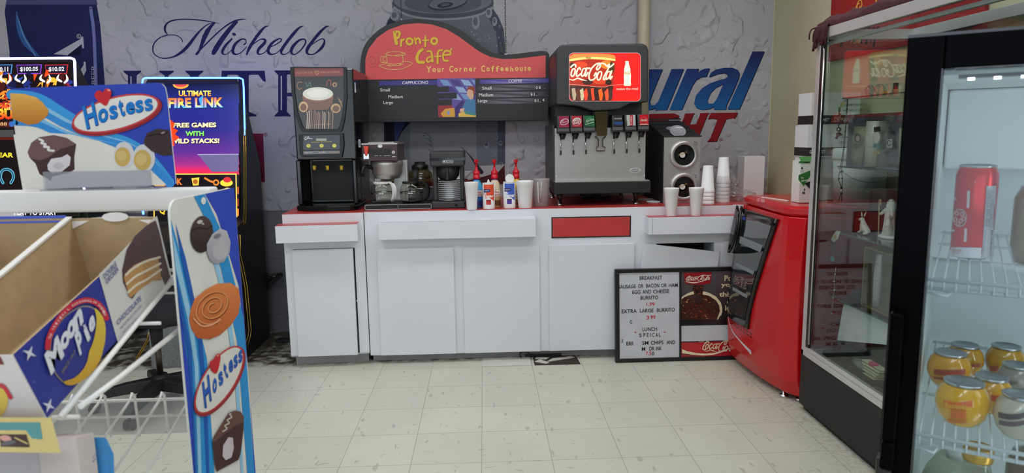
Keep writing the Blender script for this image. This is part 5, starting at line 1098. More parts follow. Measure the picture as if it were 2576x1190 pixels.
# ---------------------------------------------------------------- glass showcase and what stands in it
t = thing('showcase', 'tall glass showcase with silver frame on a black base beside the red cooler', 'display case', (1.86, -1.55, 0))
A0, A1, B0, B1 = 1.61, 2.075, -2.40, -.748
b = MB(MATTBLACK); b.box(A0+.02, A1, B0, B1-.01, 0, .03); b.box(A0, A1, B0, B1, .03, .286); base = b.build('base', t, .003)
FR = mat('showcase_frame', (214, 213, 212), .35, .55, var=.04)
b = MB(FR)
for q in ((A0, A0+.02, B0, B1, .287, .312), (A0+.006, A0+.026, B0, B1, .313, .336), (A1-.02, A1, B0, B1, .287, .33), (A0, A1, B1-.02, B1, .287, .312), (A0, A1, B0, B0+.02, .287, .312),
          (A0, A0+.02, B0, B1, 1.815, 1.860), (A1-.02, A1, B0, B1, 1.815, 1.860), (A0, A1, B1-.02, B1, 1.815, 1.860), (A0, A1, B0, B0+.02, 1.815, 1.86), (A0+.022, A0+.04, B0, B1-.02, 1.785, 1.800),
          (A0, A0+.018, B1-.036, B1, .312, 1.815), (A1-.018, A1, B1-.036, B1, .312, 1.815), (A0, A0+.018, B0, B0+.036, .312, 1.815), (A1-.018, A1, B0, B0+.036, .312, 1.815)): b.box(*q)
fr = b.build('frame', t, .0015)
b = MB(BLACK); b.box(A0+.002, A0+.016, B1-.066, B1-.037, .336, 1.815); b.build('door_seal', fr)
b = MB(CHROME); b.tube([(A0+.004, B1-.045, 1.80), (A0-.002, B1-.078, 1.76), (A0-.002, B1-.078, .36)], .005, 8); b.build('door_rod', fr)
for q in ((A0+.007, A0+.011, B0+.036, B1-.036, .336, 1.815), (A1-.011, A1-.007, B0+.036, B1-.036, .33, 1.815), (A0+.02, A1-.02, B1-.012, B1-.008, .312, 1.815)):
    b = MB(GLASS); b.box(*q); b.build('pane', t)
b = MB(mat('case_floor', (118, 116, 112), .5)); b.box(A0+.026, A1-.02, B0+.02, B1-.02, .2865, .29); b.build('deck', t)
SHG = glassmat('green_shelf_glass', (196, 214, 204), 1.3, 1.5); SHE = mat('shelf_edge_glass', (64, 84, 78), .2, var=.1)
ZS = [1.545, 1.228, .915, .595]; XS = 1.72
for z in ZS:
    b = MB(SHG); b.box(XS, A1-.02, B0+.05, -.80, z-.006, z); s_ = b.build('glass_shelf', t); b = MB(SHE); b.box(XS-.0015, XS, B0+.05, -.80, z-.0065, z+.0003); b.build('shelf_edge', s_); b = MB(SHE); b.box(XS, A1-.02, -.80, -.7985, z-.0065, z+.0003); b.build('shelf_edge', s_)
    b = MB(ALU); b.box(A1-.03, A1-.02, B0+.04, -.80, z-.014, z-.0065); b.build('shelf_bracket', s_)
# dark red fringed cloth over the top
CLOTH = mat('maroon_knit', (62, 14, 24), .95, var=.35, scale=70, bump=1.0)
t = thing('fringed_cloth', 'dark maroon knitted cloth with fringe draped over the showcase corner', 'cloth', (1.8, -1.4, 1.86)); b = MB(CLOTH)
from mathutils import noise as mn
nx, ny = 16, 44; G = []
for j in range(ny+1):
    y = -.735-1.1*j/ny; row = []
    for i in range(nx+1):
        x = 1.614+.20*i/nx; h = .022+.030*mn.noise(Vector((x*9, y*7, 1)))+.012*mn.noise(Vector((x*34, y*30, 4)))+(.03*min(1, i/4) if i < 8 else .03); row.append(b.add([(x+.008*mn.noise(Vector((y*12, 3, 0))), y, 1.8615+max(.004, h))]))
    G.append(row)
for j in range(ny):
    for i in range(nx): b.face((G[j][i], G[j][i+1], G[j+1][i+1], G[j+1][i]), None, None, True)
lo = [[b.add([(b.v[G[j][i]].x, b.v[G[j][i]].y, 1.8612)]) for j in range(ny+1)] for i in (0, nx)]
for k, i in ((0, 0), (1, nx)):
    for j in range(ny): b.face((G[j][i], G[j+1][i], lo[k][j+1], lo[k][j]), None, None, True)
cl = b.build('cloth_top', t); b = MB(CLOTH)
for k in range(34):
    f = k/33; P0 = Vector((1.612, -.745-.11*f, 1.872)) if k % 2 else Vector((1.612+.30*f, -.742, 1.872)); L_ = R.uniform(.05, .11)*(1 if k % 2 else .8); o = Vector((-.010, 0, 0)) if k % 2 else Vector((-.02*(1-f), .014, 0))
    pts = [P0, P0+o+Vector((0, 0, -.005)), P0+o*1.3+Vector((R.uniform(-.004, .002), R.uniform(-.004, .004), -L_*.5)), P0+o*1.35+Vector((R.uniform(-.006, .0), R.uniform(-.006, .006), -L_))]; b.tube(spline(pts, 3), R.uniform(.0035, .006), 6)
b.build('fringe', t)
# gift set on the second shelf
t = thing('gift_set', 'lavender boxed beauty gift set with tube and bottles on the second glass shelf', 'gift set', (1.83, -1.05, ZS[1])); gx = 1.748
p0 = at(2128, 411, 0, gx); p1 = at(2285, 290, 0, gx); z0 = ZS[1]+.001; z1 = p1.z; ya, yb2 = p0.y, -1.34
LAV = mat('lavender_card', (138, 134, 152), .6); b = MB(LAV); b.box(gx+.055, gx+.06, yb2, ya, z0, z1); b.box(gx, gx+.055, yb2, ya, z0, z0+.004); b.box(gx, gx+.055, ya-.004, ya, z0+.004, z1); b.box(gx, gx+.055, yb2, yb2+.004, z0+.004, z1); bx = b.build('tray', t)
b = MB(mat('wine_card', (120, 40, 48), .5)); b.box(gx-.001, gx+.06, yb2, ya, z1, z1+.014); b.build('top_band', t)
CRM = mat('cream_tube', (206, 200, 160), .35)
def flat_tube(px0, px1, py0, py1, lab, pr):
    xx = gx+.028; a = at(px0, py0, 0, xx); c = at(px1, py1, 0, xx); yc = (a.y+c.y)/2; w = abs(a.y-c.y)/2; b = MB(CRM); rr = []
    for f, k, d in ((0, .62, .62), (.12, .62, .6), (.13, .72, .7), (.7, .9, .5), (1, 1, .08)):
        z = z0+.005+(a.z-z0-.01)*f; rr.append([(xx+d*.018*math.cos(q), yc+k*w*math.sin(q), z) for q in [2*PI*i/18 for i in range(18)]])
    b.rings(rr); o = b.build('tube', t); o['label'] = lab; return o
flat_tube(2140, 2178, 316, 390, 'cream coloured flat tube', None); flat_tube(2262, 2300, 318, 390, 'cream coloured flat tube at the right', None)
a = at(2192, 298, 0, gx+.02); c = at(2218, 404, 0, gx+.02); yc = (a.y+c.y)/2; w = abs(a.y-c.y)/2; b = MB(mat('pale_bottle', (196, 192, 176), .3)); b.lathe([(w, z0+.005), (w, a.z-.012)], (gx+.028, yc, 0), 20); bo = b.build('tall_bottle', t); b = MB(MATTBLACK); b.lathe([(w*.9, a.z-.012), (w*.9, a.z-.002)], (gx+.028, yc, 0), 20); b.build('cap', bo)
g = MB(PRINT); cv = Cv(g, (gx+.028-w-.0008, 0, 0), (-1, 0, 0), PRINT); cv.ell(2205, 345, 9, 14, (214, 204, 190), 1); cv.poly([(2198, 320), (2214, 318), (2216, 330), (2199, 333)], (40, 36, 40), 1); cv.rect(2197, 362, 2214, 372, (92, 130, 140), 1); cv.rect(2197, 380, 2213, 388, (170, 150, 100), 1); g.build('label', bo, normals=False)
g = MB(PRINT); cv = Cv(g, (gx+.008, 0, 0), (-1, 0, 0), PRINT); cv.ell(2158, 347, 8, 12, (110, 60, 66), 1); cv.ell(2158, 349, 5, 7, (214, 190, 170), 2); cv.rect(2149, 363, 2168, 366, (150, 140, 110), 1); cv.rect(2150, 369, 2167, 371, (150, 140, 110), 1); g.build('tube_print', t, normals=False)
a = at(2238, 330, 0, gx+.02); b = MB(POTGLASS); b.lathe([(.016, z0+.07), (.018, z0+.075), (.018, a.z-.035), (.009, a.z-.028), (.009, a.z-.02), (.014, a.z-.018), (.014, a.z)], (gx+.028, a.y, 0), 18); bo = b.build('small_bottle', t)
g = MB(PRINT); cv = Cv(g, (gx+.008, 0, 0), (-1, 0, 0), PRINT); cv.rect(2230, 350, 2245, 372, (206, 214, 214), 1); cv.stroke([(2242, 356), (2236, 354), (2233, 361), (2238, 367), (2242, 362)], 2, (40, 50, 60), 2); g.build('bottle_label', bo, normals=False)
b = MB(CLEARFILM); b.box(gx-.001, gx+.0005, yb2+.004, ya-.004, z0+.004, z1); b.build('window', t)
CRY = glassmat('crystal', (235, 240, 242), 2.2, 1.6)
for k, (px, py, lab) in enumerate(((2222, 424, 'left crystal cluster at the front of the second shelf'), (2242, 427, 'right crystal cluster at the front of the second shelf'))):
    c = at(px, py, 2, ZS[1]+.001); b = MB(CRY)
    for j in range(6):
        a = 2*PI*j/6+k; tip = Vector((.014*math.cos(a), .014*math.sin(a), .038+.008*(j % 2))); s0 = len(b.v); b.lathe([(.006, 0), (.007, .02), (.0005, .034)], (0, 0, 0), 5); b.xf(Matrix.Translation(c+Vector((.03, 0, 0))) @ Matrix.Rotation(a, 4, 'Z') @ Matrix.Rotation(.45, 4, 'Y'), s0)
    tag(b.build('crystal_ornament'), lab, 'ornament', 'crystal ornaments')
c = at(2170, 417, 2, ZS[1]+.001); b = MB(CHROME); b.box(c.x-.004, c.x+.012, c.y-.02, c.y+.02, ZS[1]+.001, ZS[1]+.006); b.lathe([(.012, 0), (.014, .012), (.006, .014)], (c.x+.005, c.y-.045, ZS[1]+.001), 14); b.tube([(c.x+.004, c.y+.018, ZS[1]+.004), (c.x+.01, c.y-.01, ZS[1]+.008), (c.x+.005, c.y-.04, ZS[1]+.005)], .0025, 6); tag(b.build('silver_trinket'), 'small silver trinket lying before the gift set', 'trinket')
# things on the top shelf
for px, lab, m, r, h in ((2188, 'round clear glass bauble on the top showcase shelf', CRY, .022, .05), (2212, 'round smoky glass bauble beside the clear one on the top shelf', POTGLASS, .022, .05)):
    c = at(px, 236, 0, 1.80); b = MB(m); b.lathe([(.010, 0), (.012, .005), (r, .02), (r*1.05, .032), (r*.6, h-.004), (.004, h)], (1.80, c.y, ZS[0]+.001), 18); tag(b.build('glass_bauble'), lab, 'ornament', 'glass baubles')
c = at(2253, 225, 0, 1.78); b = MB(MATTBLACK); b.lathe([(.010, .018), (.010, .044)], (1.78, c.y, ZS[0]+.001), 14); t = thing('small_flask', 'tiny amber flask with dark cap on the top showcase shelf', 'bottle', (1.78, c.y, ZS[0]+.001)); b.build('cap', t); b = MB(mat('amber_liquid', (150, 110, 70), .2)); b.lathe([(.012, 0), (.013, .014), (.010, .018)], (1.78, c.y, ZS[0]+.001), 14); b.build('flask', t)
b = MB(mat('orange_tag', (220, 140, 40), .5)); c = at(2226, 229, 0, 1.75); b.box(1.75, 1.752, c.y-.014, c.y+.012, ZS[0]+.001, ZS[0]+.013); tag(b.build('price_tag'), 'orange price tag on the edge of the top showcase shelf', 'price tag')
# keychains and beads hanging from the shelf corners
t = thing('keychain', 'keychain with pale tag and dark red dolphin hanging from the top shelf corner', 'keychain', (1.712, -.80, 1.42)); X = 1.712
def hp(px, py, x=X): return at(px, py, 0, x)
RINGM = mat('dark_ring', (120, 118, 116), .3, 1); b = MB(RINGM); prev = None
for k, (px, py) in enumerate(((2112, 276), (2111, 284), (2113, 292), (2109, 300), (2112, 308), (2110, 316))):
    c = hp(px, py); b.tube([(c.x+.003*math.sin(k*1.5)*math.cos(a), c.y+.007*math.cos(a), c.z+.011*math.sin(a)) for a in [2*PI*i/12 for i in range(12)]], .002, 5, loop=True)
b.build('ring_chain', t)
b = MB(PRINT); cv = Cv(b, (X-.002, 0, 0), (-1, 0, 0), PRINT); cv.poly([(2116, 258), (2124, 254), (2126, 260), (2119, 271), (2112, 271)], (222, 214, 150), 0); cv.poly([(2120, 256), (2128, 250), (2131, 247), (2128, 256)], (150, 156, 170), 0)
tg = b.build('tag', t, normals=False); sd = tg.modifiers.new('thick', 'SOLIDIFY'); sd.thickness = .001
b = MB(CHROME); c = hp(2110, 326); b.ball(c, .012, seg=12, n=8); b.build('bell', t)
b = MB(mat('dark_red_enamel', (110, 20, 50), .3)); pts = [hp(*q, X-.001) for q in ((2100, 348), (2104, 340), (2102, 335), (2110, 333), (2119, 341), (2112, 341), (2106, 345), (2104, 350))]; n = b.add(pts+[p+Vector((.006, 0, 0)) for p in pts]); b.face(range(n, n+8)); b.face(range(n+15, n+7, -1))
for i in range(8): b.face((n+i, n+(i+1) % 8, n+8+(i+1) % 8, n+8+i))
b.build('dolphin_charm', t)
t = thing('bead_necklace', 'black bead necklace hanging from the top shelf corner down past the second shelf', 'necklace', (1.714, -.83, 1.05)); BD = mat('black_beads', (18, 18, 20), .25); b = MB(BD); x_ = 1.711
for strand in (((2131, 250), (2128, 300), (2122, 370), (2116, 410), (2113, 432)), ((2133, 250), (2130, 300), (2124, 370), (2119, 410), (2117, 432)), ((2113, 432), (2109, 450), (2115, 466), (2116, 474)), ((2117, 432), (2119, 450), (2118, 466), (2117, 474)), ((2115, 488), (2112, 498), (2110, 505)), ((2117, 488), (2118, 498), (2117, 505))):
    P = spline([tuple(hp(a, c, x_)) for a, c in strand], 14)
    b.tube(P, .0012, 5)
    for p in P[::2]: b.ball(p, .0022, seg=6, n=4)
for px, py, r in ((2116, 433, .005), (2119, 431, .005), (2111, 449, .004), (2118, 448, .004), (2117, 473, .006), (2117, 486, .006)): b.ball(hp(px, py, x_), r, seg=10, n=6, sc=(1, 1, .7))
b.build('bead_strand', t); b = MB(CHROME); b.ball(hp(2117, 480, x_), .0055, seg=10, n=6); b.build('silver_bead', t)
t = thing('keychain', 'keychain with white price tag and turquoise disc hanging from the third shelf', 'keychain', (1.712, -.82, .80)); b = MB(PRINT); cv = Cv(b, (X-.002, 0, 0), (-1, 0, 0), PRINT); cv.poly([(2104, 580), (2115, 582), (2108, 600), (2098, 610), (2090, 604), (2094, 594)], (226, 224, 206), 0); cv.poly([(2100, 592), (2106, 594), (2103, 600), (2098, 598)], (226, 170, 50), 1); tg = b.build('tag', t, normals=False)
b = MB(RINGM)
for k, (px, py) in enumerate(((2095, 614), (2093, 622), (2097, 630), (2092, 636))): c = hp(px, py); b.tube([(c.x+.004*math.sin(k)*math.cos(a), c.y+.010*math.cos(a), c.z+.014*math.sin(a)) for a in [2*PI*i/12 for i in range(12)]], .002, 5, loop=True)
b.build('ring_chain', t); b = MB(mat('turquoise', (60, 156, 168), .4, var=.2, scale=60)); c = hp(2094, 652); b.ball(c, .019, seg=18, n=8, sc=(.3, 1, .72)); c = hp(2080, 645); b.ball(c, .006, seg=8, n=5, sc=(.4, 1, 1)); b.build('turquoise_disc', t)
t = thing('bead_drop', 'silver bead drop chain hanging below the turquoise keychain', 'keychain', (1.712, -.83, .62)); b = MB(CHROME); P = [tuple(hp(px, py)) for px, py in ((2103, 672), (2101, 690), (2098, 708), (2099, 730), (2096, 750), (2092, 788))]; b.tube(P, .0012, 5)
for p in P[1:]: b.ball(p, .005, seg=8, n=5)
b.build('bead_chain', t)
# porcelain figures on the third shelf
POR = mat('white_porcelain', (232, 228, 220), .4, var=.02); z3 = ZS[2]+.001
c = at(2166, 590, 2, z3); s = .0016
t = thing('donkey_figurine', 'small white porcelain donkey lying down on the third showcase shelf', 'figurine', (c.x+.02, c.y, z3)); O = Vector((c.x+.02, c.y, z3))
def blob(mb, o, items):
    for (x, y, z), r, sc in items: mb.ball(Vector(o)+Vector((x, y, z)), r, seg=14, n=9, sc=sc)
def skin(name, joints, edges, mat_, parent, sub=2):
    me = bpy.data.meshes.new(name); me.from_pydata([j[0] for j in joints], [], []); me = bpy.data.meshes.new(name); me.from_pydata([tuple(j[0]) for j in joints], edges, []); me.materials.append(mat_)
    o = bpy.data.objects.new(name, me); C.objects.link(o); o.parent = parent; o.matrix_parent_inverse = Matrix.Translation(-WB[parent.name]['wb'])
    sk = o.modifiers.new('skin', 'SKIN'); sk.use_smooth_shade = True; sb = o.modifiers.new('sub', 'SUBSURF'); sb.levels = sub; sb.render_levels = sub
    if not me.skin_vertices: me.skin_vertices.new() if hasattr(me.skin_vertices, 'new') else None
    lay = me.skin_vertices[0].data
    for i, j in enumerate(joints):
        r = j[1]; lay[i].radius = r if isinstance(r, tuple) else (r, r); lay[i].use_root = i == 0
    return o
# u runs along the glass (right in view = -y), w away from it
def J(u, w, z): return O+Vector((w, -u, z))
skin('body', [(J(.018, 0, .020), .017), (J(-.005, 0, .024), .017), (J(-.022, 0, .034), .014), (J(-.027, 0, .056), .011), (J(-.029, 0, .072), .0105), (J(-.040, -.003, .067), .008), (J(-.050, -.005, .060), .0055), (J(.034, .004, .014), .010), (J(-.020, -.012, .010), .006), (J(-.040, -.014, .006), .004), (J(.030, -.014, .008), .006), (J(.010, -.017, .006), .0045)],
     [(0, 1), (1, 2), (2, 3), (3, 4), (4, 5), (5, 6), (0, 7), (2, 8), (8, 9), (0, 10), (10, 11)], POR, t)
for s_ in (-1, 1):
    b = MB(POR); s0 = 0; b.lathe([(.0028, 0), (.0042, .010), (.0012, .024)], (0, 0, 0), 8); b.xf(Matrix.Translation(J(-.027, s_*.005, .080)) @ Matrix.Rotation(s_*.25, 4, 'Y') @ Matrix.Rotation(.18, 4, 'X')); b.build('ear', t)
c = at(2222, 597, 2, z3); O = Vector((c.x+.025, c.y, z3))
t = thing('shepherd_figurine', 'white porcelain robed shepherd with crook beside a kneeling child on the third shelf', 'figurine', tuple(O)); kk = (at(2222, 497, 0, O.x).z-z3)/.205
def J(u, w, z): return O+Vector((w, -u, z))*kk
b = MB(POR); rr = []
for z, ru, rw, ou in ((0, .052, .034, .002), (.01, .048, .032, .002), (.05, .036, .027, -.002), (.09, .030, .024, -.004), (.125, .031, .022, -.003), (.148, .030, .018, -.002), (.158, .014, .012, -.002)):
    rr.append([J(ou+ru*math.cos(a)*(1+.05*math.sin(7*a)), rw*math.sin(a)*(1+.05*math.cos(9*a)), z) for a in [2*PI*i/28 for i in range(28)]])
b.rings(rr); b.build('robe', t)
hd = skin('body', [(J(-.002, 0, .150), .012), (J(-.003, -.002, .166), .008), (J(-.004, -.003, .182), .0145), (J(-.005, -.004, .194), .012), (J(-.026, -.004, .146), .011), (J(-.044, -.016, .126), .0085), (J(-.055, -.026, .116), .006), (J(.024, -.004, .144), .011), (J(.034, -.014, .112), .009), (J(.028, -.026, .094), .006)], [(0, 1), (1, 2), (2, 3), (0, 4), (4, 5), (5, 6), (0, 7), (7, 8), (8, 9)], POR, t)
b = MB(POR); rr = []
for z, r in ((.150, .021), (.168, .0175), (.186, .0175), (.198, .0135), (.204, .004)): rr.append([J(-.002+r*math.cos(a), .003+r*math.sin(a)*.95, z) for a in [2*PI*i/18 for i in range(18)]])
b.rings(rr); b.build('head_cloth', t)
b = MB(POR); b.ball(J(-.004, -.017, .186), .0042*kk, seg=8, n=6, sc=(1, .7, 1.2)); b.ball(J(-.004, -.012, .166), .012*kk, seg=10, n=7, sc=(.8, .9, 1.35)); b.build('beard', hd)
b = MB(mat('tan_crook', (206, 186, 150), .5)); b.tube([J(*q) for q in spline([(-.050, -.028, .0), (-.054, -.028, .08), (-.060, -.028, .165), (-.062, -.028, .188), (-.055, -.028, .197), (-.047, -.028, .190), (-.048, -.028, .176), (-.043, -.028, .168)], 5)], .0026, 8); b.build('crook', t)
ch = skin('kneeling_child', [(J(.040, -.030, .030), .022), (J(.042, -.030, .060), .018), (J(.042, -.031, .085), .016), (J(.040, -.032, .098), .008), (J(.038, -.034, .116), .014), (J(.037, -.035, .126), .011), (J(.028, -.040, .076), .008), (J(.034, -.050, .064), .007), (J(.056, -.040, .074), .008), (J(.044, -.051, .064), .007), (J(.060, -.026, .018), .017), (J(.026, -.042, .014), .015)], [(0, 1), (1, 2), (2, 3), (3, 4), (4, 5), (2, 6), (6, 7), (2, 8), (8, 9), (0, 10), (0, 11)], POR, t)
b = MB(POR); b.lathe([(.062*kk, 0), (.060*kk, .008), (.052*kk, .012)], J(.018, -.012, .0), 26, sx=.75, sy=1.0); b.build('rocky_base', t)
# smoky clear box behind the figures
t = thing('smoked_box', 'smoky clear plastic box standing behind the porcelain shepherd', 'box', (1.876, -1.06, z3)); a = at(2166, 470, 0, 1.84); b = MB(FROST); SM = glassmat('smoked_plastic', (140, 138, 136), 1.2, 1.45, .03, haze=.3, hazecol=(70, 68, 68))
b = MB(SM); b.box(1.875, 1.965, -1.30, min(a.y, -.805), z3, a.z); b.build('case', t, .006); b = MB(CHROME); b.lathe([(.018, z3+.002), (.018, z3+.03)], (1.92, a.y-.07, 0), 16); b.build('silver_lid', t)
# gold gift box on the fourth shelf
z4 = ZS[3]+.001; gx = 1.765; a = at(2175, 620, 0, gx); c = at(2252, 735, 0, gx)
t = thing('gold_gift_box', 'gold framed gift box holding a white lotion tube on the fourth shelf', 'gift set', (gx+.04, (a.y+c.y)/2, z4)); GP = mat('gold_card', (150, 138, 84), .4, .35, var=.1); y0, y1, zz = -1.30, a.y, a.z
b = MB(GP)
for q in ((gx, gx+.07, y0, y1, z4, z4+.006), (gx, gx+.07, y0, y1, zz-.006, zz), (gx, gx+.07, y1-.006, y1, z4+.006, zz-.006), (gx, gx+.07, y0, y0+.006, z4+.006, zz-.006), (gx+.066, gx+.07, y0+.006, y1-.006, z4+.006, zz-.006)): b.box(*q)
b.build('frame', t); c0 = at(2205, 730, 0, gx+.03); ztp = at(2202, 636, 0, gx+.03).z; w = .024; b = MB(WHITEPL); rr = []
for f, k, d in ((0, .72, .7), (.2, .76, .75), (.21, .84, .8), (.6, 1, .8), (.94, .88, .3), (1, .86, .12)): rr.append([(gx+.032+d*.018*math.cos(q), c0.y+k*w*math.sin(q), z4+.008+(ztp-z4-.008)*f) for q in [2*PI*i/18 for i in range(18)]])
b.rings(rr); tb = b.build('lotion_tube', t); g = MB(PRINT); cv = Cv(g, (gx+.012, 0, 0), (-1, 0, 0), PRINT); cv.fit('Delicious', (2192, 668), (2209, 666), 5, (120, 116, 110), 1); cv.rect(2192, 706, 2216, 707, (170, 170, 168), 1); g.build('print', tb, normals=False)
b = MB(mat('brown_puff', (96, 78, 66), .7)); b.ball((gx+.035, -1.24, z4+.06), .03, seg=14, n=9, sc=(.7, 1, 1)); b.build('bath_puff', t); b = MB(CLEARFILM); b.box(gx+.0005, gx+.0015, y0+.006, y1-.006, z4+.006, zz-.006); b.build('window', t)
for k, (px, lab, col, dz) in enumerate(((2140, 'black velvet ring box at the back of the fourth shelf', (26, 26, 28), .035), (2215, 'dark flat jewellery box beside the gold gift box', (34, 33, 36), .018))):
    c = at(px, 752+k*24, 2, z4); b = MB(mat('dark_velvet', col, .9)); b.box(c.x+.02, c.x+.08, c.y-.04, c.y+.035, z4, z4+dz); tag(b.build('jewellery_box', bevel=.003), lab, 'box')
c = at(2200, 764, 2, z4); b = MB(CHROME); b.tube([(c.x+.01+.02*math.sin(k*.8), c.y-.04+.08*k/14, z4+.004+.003*(k % 2)) for k in range(15)], .0035, 6); tag(b.build('bracelet'), 'silver bracelet lying on the fourth showcase shelf', 'bracelet')
# on the deck
zd = .291; a = at(2122, 765, 0, 1.76); c = at(2106, 856, 0, 1.727); d = at(2236, 868, 0, 1.727); e = at(2238, 800, 0, 1.76)
def tz(p, dx=0): return Vector((p.x+dx, p.y, min(.584, max(p.z, zd+.002))))
b = MB(WHITEPL); b.hexa([tz(c), tz(d), tz(e), tz(a), tz(c, .004), tz(d, .004), tz(e, .004), tz(a, .004)]); lo = min(v.z for v in b.v)
t = thing('card_display', 'white blank display card leaning at the bottom of the showcase', 'card', (1.76, -1.0, zd)); b.build('card', t); b = MB(MATTBLACK); p = tz(c); q = tz(d); b.hexa([Vector((p.x, p.y, zd)), Vector((q.x, q.y, zd)), Vector((q.x+.05, q.y, zd)), Vector((p.x+.05, p.y, zd)), Vector((p.x, p.y, lo)), Vector((q.x, q.y, lo)), Vector((q.x+.05, q.y, lo)), Vector((p.x+.05, p.y, lo))]); b.build('stand', t)
c = at(2135, 915, 2, zd); b = MB(MATTBLACK); b.box(1.662, 1.720, -1.28, -.86, zd, .345); tag(b.build('jewellery_tray', bevel=.003), 'low black jewellery tray on the showcase deck', 'tray')
c = at(2205, 905, 2, .346); t = thing('trinket_bag', 'clear plastic trinket bag with pink cap on the black tray', 'bag', (1.69, -1.16, .3455)); b = MB(FILM); b.ball((1.691, -1.15, .368), .05, seg=16, n=9, sc=(.5, 1.2, .45))
for v in b.v: v.x += .004*mn.noise(v*40); v.z += .006*mn.noise(v*33); v.z = max(v.z, .346)
b.build('bag', t); b = MB(mat('pink_cap', (226, 60, 120), .4)); c = at(2199, 882, 0, 1.69); b.box(1.68, 1.703, c.y-.018, c.y+.018, .385, .405); b.build('pink_cap', t)
c = at(2215, 850, 0, 1.70); b = MB(mat('paper_note', (206, 200, 170), .8))
for k in range(5): b.box(1.668+.003*k, 1.715, -1.285-.006*k, -1.20+.008*k, .3465+.012*k, .3495+.012*k+.004*(k % 2))
tag(b.build('paper_stack'), 'small stack of cream paper slips on the black tray', 'papers')
b = MB(mat('amber_glass_bead', (150, 96, 40), .2)); c = at(2190, 935, 2, zd+.001); b.ball((1.648, c.y, zd+.0125), .0115, seg=14, n=8, sc=(1, 1.5, 1)); tag(b.build('amber_stone'), 'polished amber stone on the showcase deck', 'stone')
b = MB(mat('dark_stone', (46, 40, 36), .4)); b.ball((1.665, -1.325, zd+.02), .02, seg=14, n=8, sc=(.9, 1.8, 1)); tag(b.build('dark_stone'), 'dark polished stone beside the amber stone on the showcase deck', 'stone')
# ---------------------------------------------------------------- black glass door fridge, near right
F0 = Vector((.564, -3.15, 0)); E1 = Vector((.807, -.591, 0)).normalized(); DN = Vector((.591, .807, 0)).normalized(); FBK = mat('fridge_black', (4, 4, 6), .25, spec=.03, var=.1)
MF = Matrix(((E1.x, DN.x, 0, F0.x), (E1.y, DN.y, 0, F0.y), (0, 0, 1, 0), (0, 0, 0, 1)))
HF = 1.512; WF = .62
t = thing('glass_door_fridge', 'black upright glass door fridge with lit pale interior, nearest on the right', 'fridge', tuple(F0))
def fb(name, par, m, boxes, bevel=0):
    b = MB(m)
    for q in boxes: b.box(*q)
    b.xf(MF); return b.build(name, par, bevel)
fb('body', t, MATTBLACK, [(0, .018, .045, .60, .02, HF-.006), (WF-.018, WF, .045, .60, .02, HF-.006), (.018, WF-.018, .045, .60, HF-.04, HF-.006), (.018, WF-.018, .045, .60, .02, .20), (.018, WF-.018, .585, .60, .20, HF-.04)])
LIN = mat('fridge_liner', (214, 222, 220), .45, var=.03)
fb('liner', t, LIN, [(.018, .024, .05, .58, .20, HF-.04), (WF-.024, WF-.018, .05, .58, .20, HF-.04), (.024, WF-.024, .574, .58, .20, HF-.04), (.024, WF-.024, .05, .58, HF-.046, HF-.04), (.024, WF-.024, .05, .58, .20, .206)])
fb('evaporator_cover', t, mat('white_cover', (226, 232, 230), .4), [(.026, WF-.026, .44, .572, 1.330, HF-.047)], .004)
b = MB(MATTBLACK); b.lathe([(.006, -.002), (.004, .001)], (.10, .436, 1.312), 10, ax='y'); b.xf(MF); b.build('screw', t)
dr = fb('door', t, FBK, [(-.009, .030, 0, .042, .06, HF), (WF-.042, WF, 0, .042, .06, HF), (.030, WF-.042, 0, .042, HF-.041, HF), (.030, WF-.042, 0, .042, .06, .14)], .002)
fb('glass', dr, ICEGLASS, [(.030, WF-.042, .016, .020, .14, HF-.041)])
fb('edge_trim', dr, mat('dark_trim', (70, 70, 74), .25, .6), [(-.009, WF, -.001, .0, HF-.0025, HF+.001), (.0285, .030, -.0012, .0, .14, HF-.041), (.042, WF-.042, -.0012, 0, HF-.0425, HF-.041)])
b = MB(FBK); b.box(-.006, .010, -.026, -.001, 1.0, 1.172); b.box(-.006, .010, -.026, -.010, .96, 1.0); b.xf(MF); h = b.build('handle', dr, .004)
b = MB(BLACK); b.box(-.010, .008, -.022, -.001, .93, .975); b.xf(MF); b.build('hinge', dr, .003)
fb('led_bar', t, BLACK, [(.045, WF-.045, .055, .075, 1.462, 1.466)])
for k in range(14):
    b = MB(LEDW); b.box(.055+.018*k*1.5, .062+.018*k*1.5, .058, .066, 1.4595, 1.4618); b.xf(MF); b.build('led', t)
b = MB(mat('fridge_tube', (250, 252, 255), .4, emit=14.0, var=0)); b.box(WF-.040, WF-.030, .07, .09, .30, 1.44); b.xf(MF); b.build('light_tube', t)
SHW = mat('shelf_wire', (226, 232, 234), .35)
def fshelf(z, nm='wire_shelf'):
    b = MB(SHW); 
    for w, zz, r in ((.062, z-.004, .003), (.064, z-.016, .003), (.24, z-.006, .0025), (.41, z-.006, .0025), (.55, z-.004, .003)): b.tube([(.028, w, zz), (WF-.028, w, zz)], r, 6)
    for k in range(42): u = .034+k*(WF-.068)/41; b.tube([(u, .060, z-.017), (u, .061, z-.0018), (u, .553, z-.0018)], .0014, 5)
    b.tube([(.030, .062, z-.022), (.052, .05, z-.022), (.056, .075, z-.022), (.030, .10, z-.022)], .0018, 6)
    b.xf(MF); return b.build(nm, t)
fshelf(1.206); fshelf(.989); fshelf(.62)
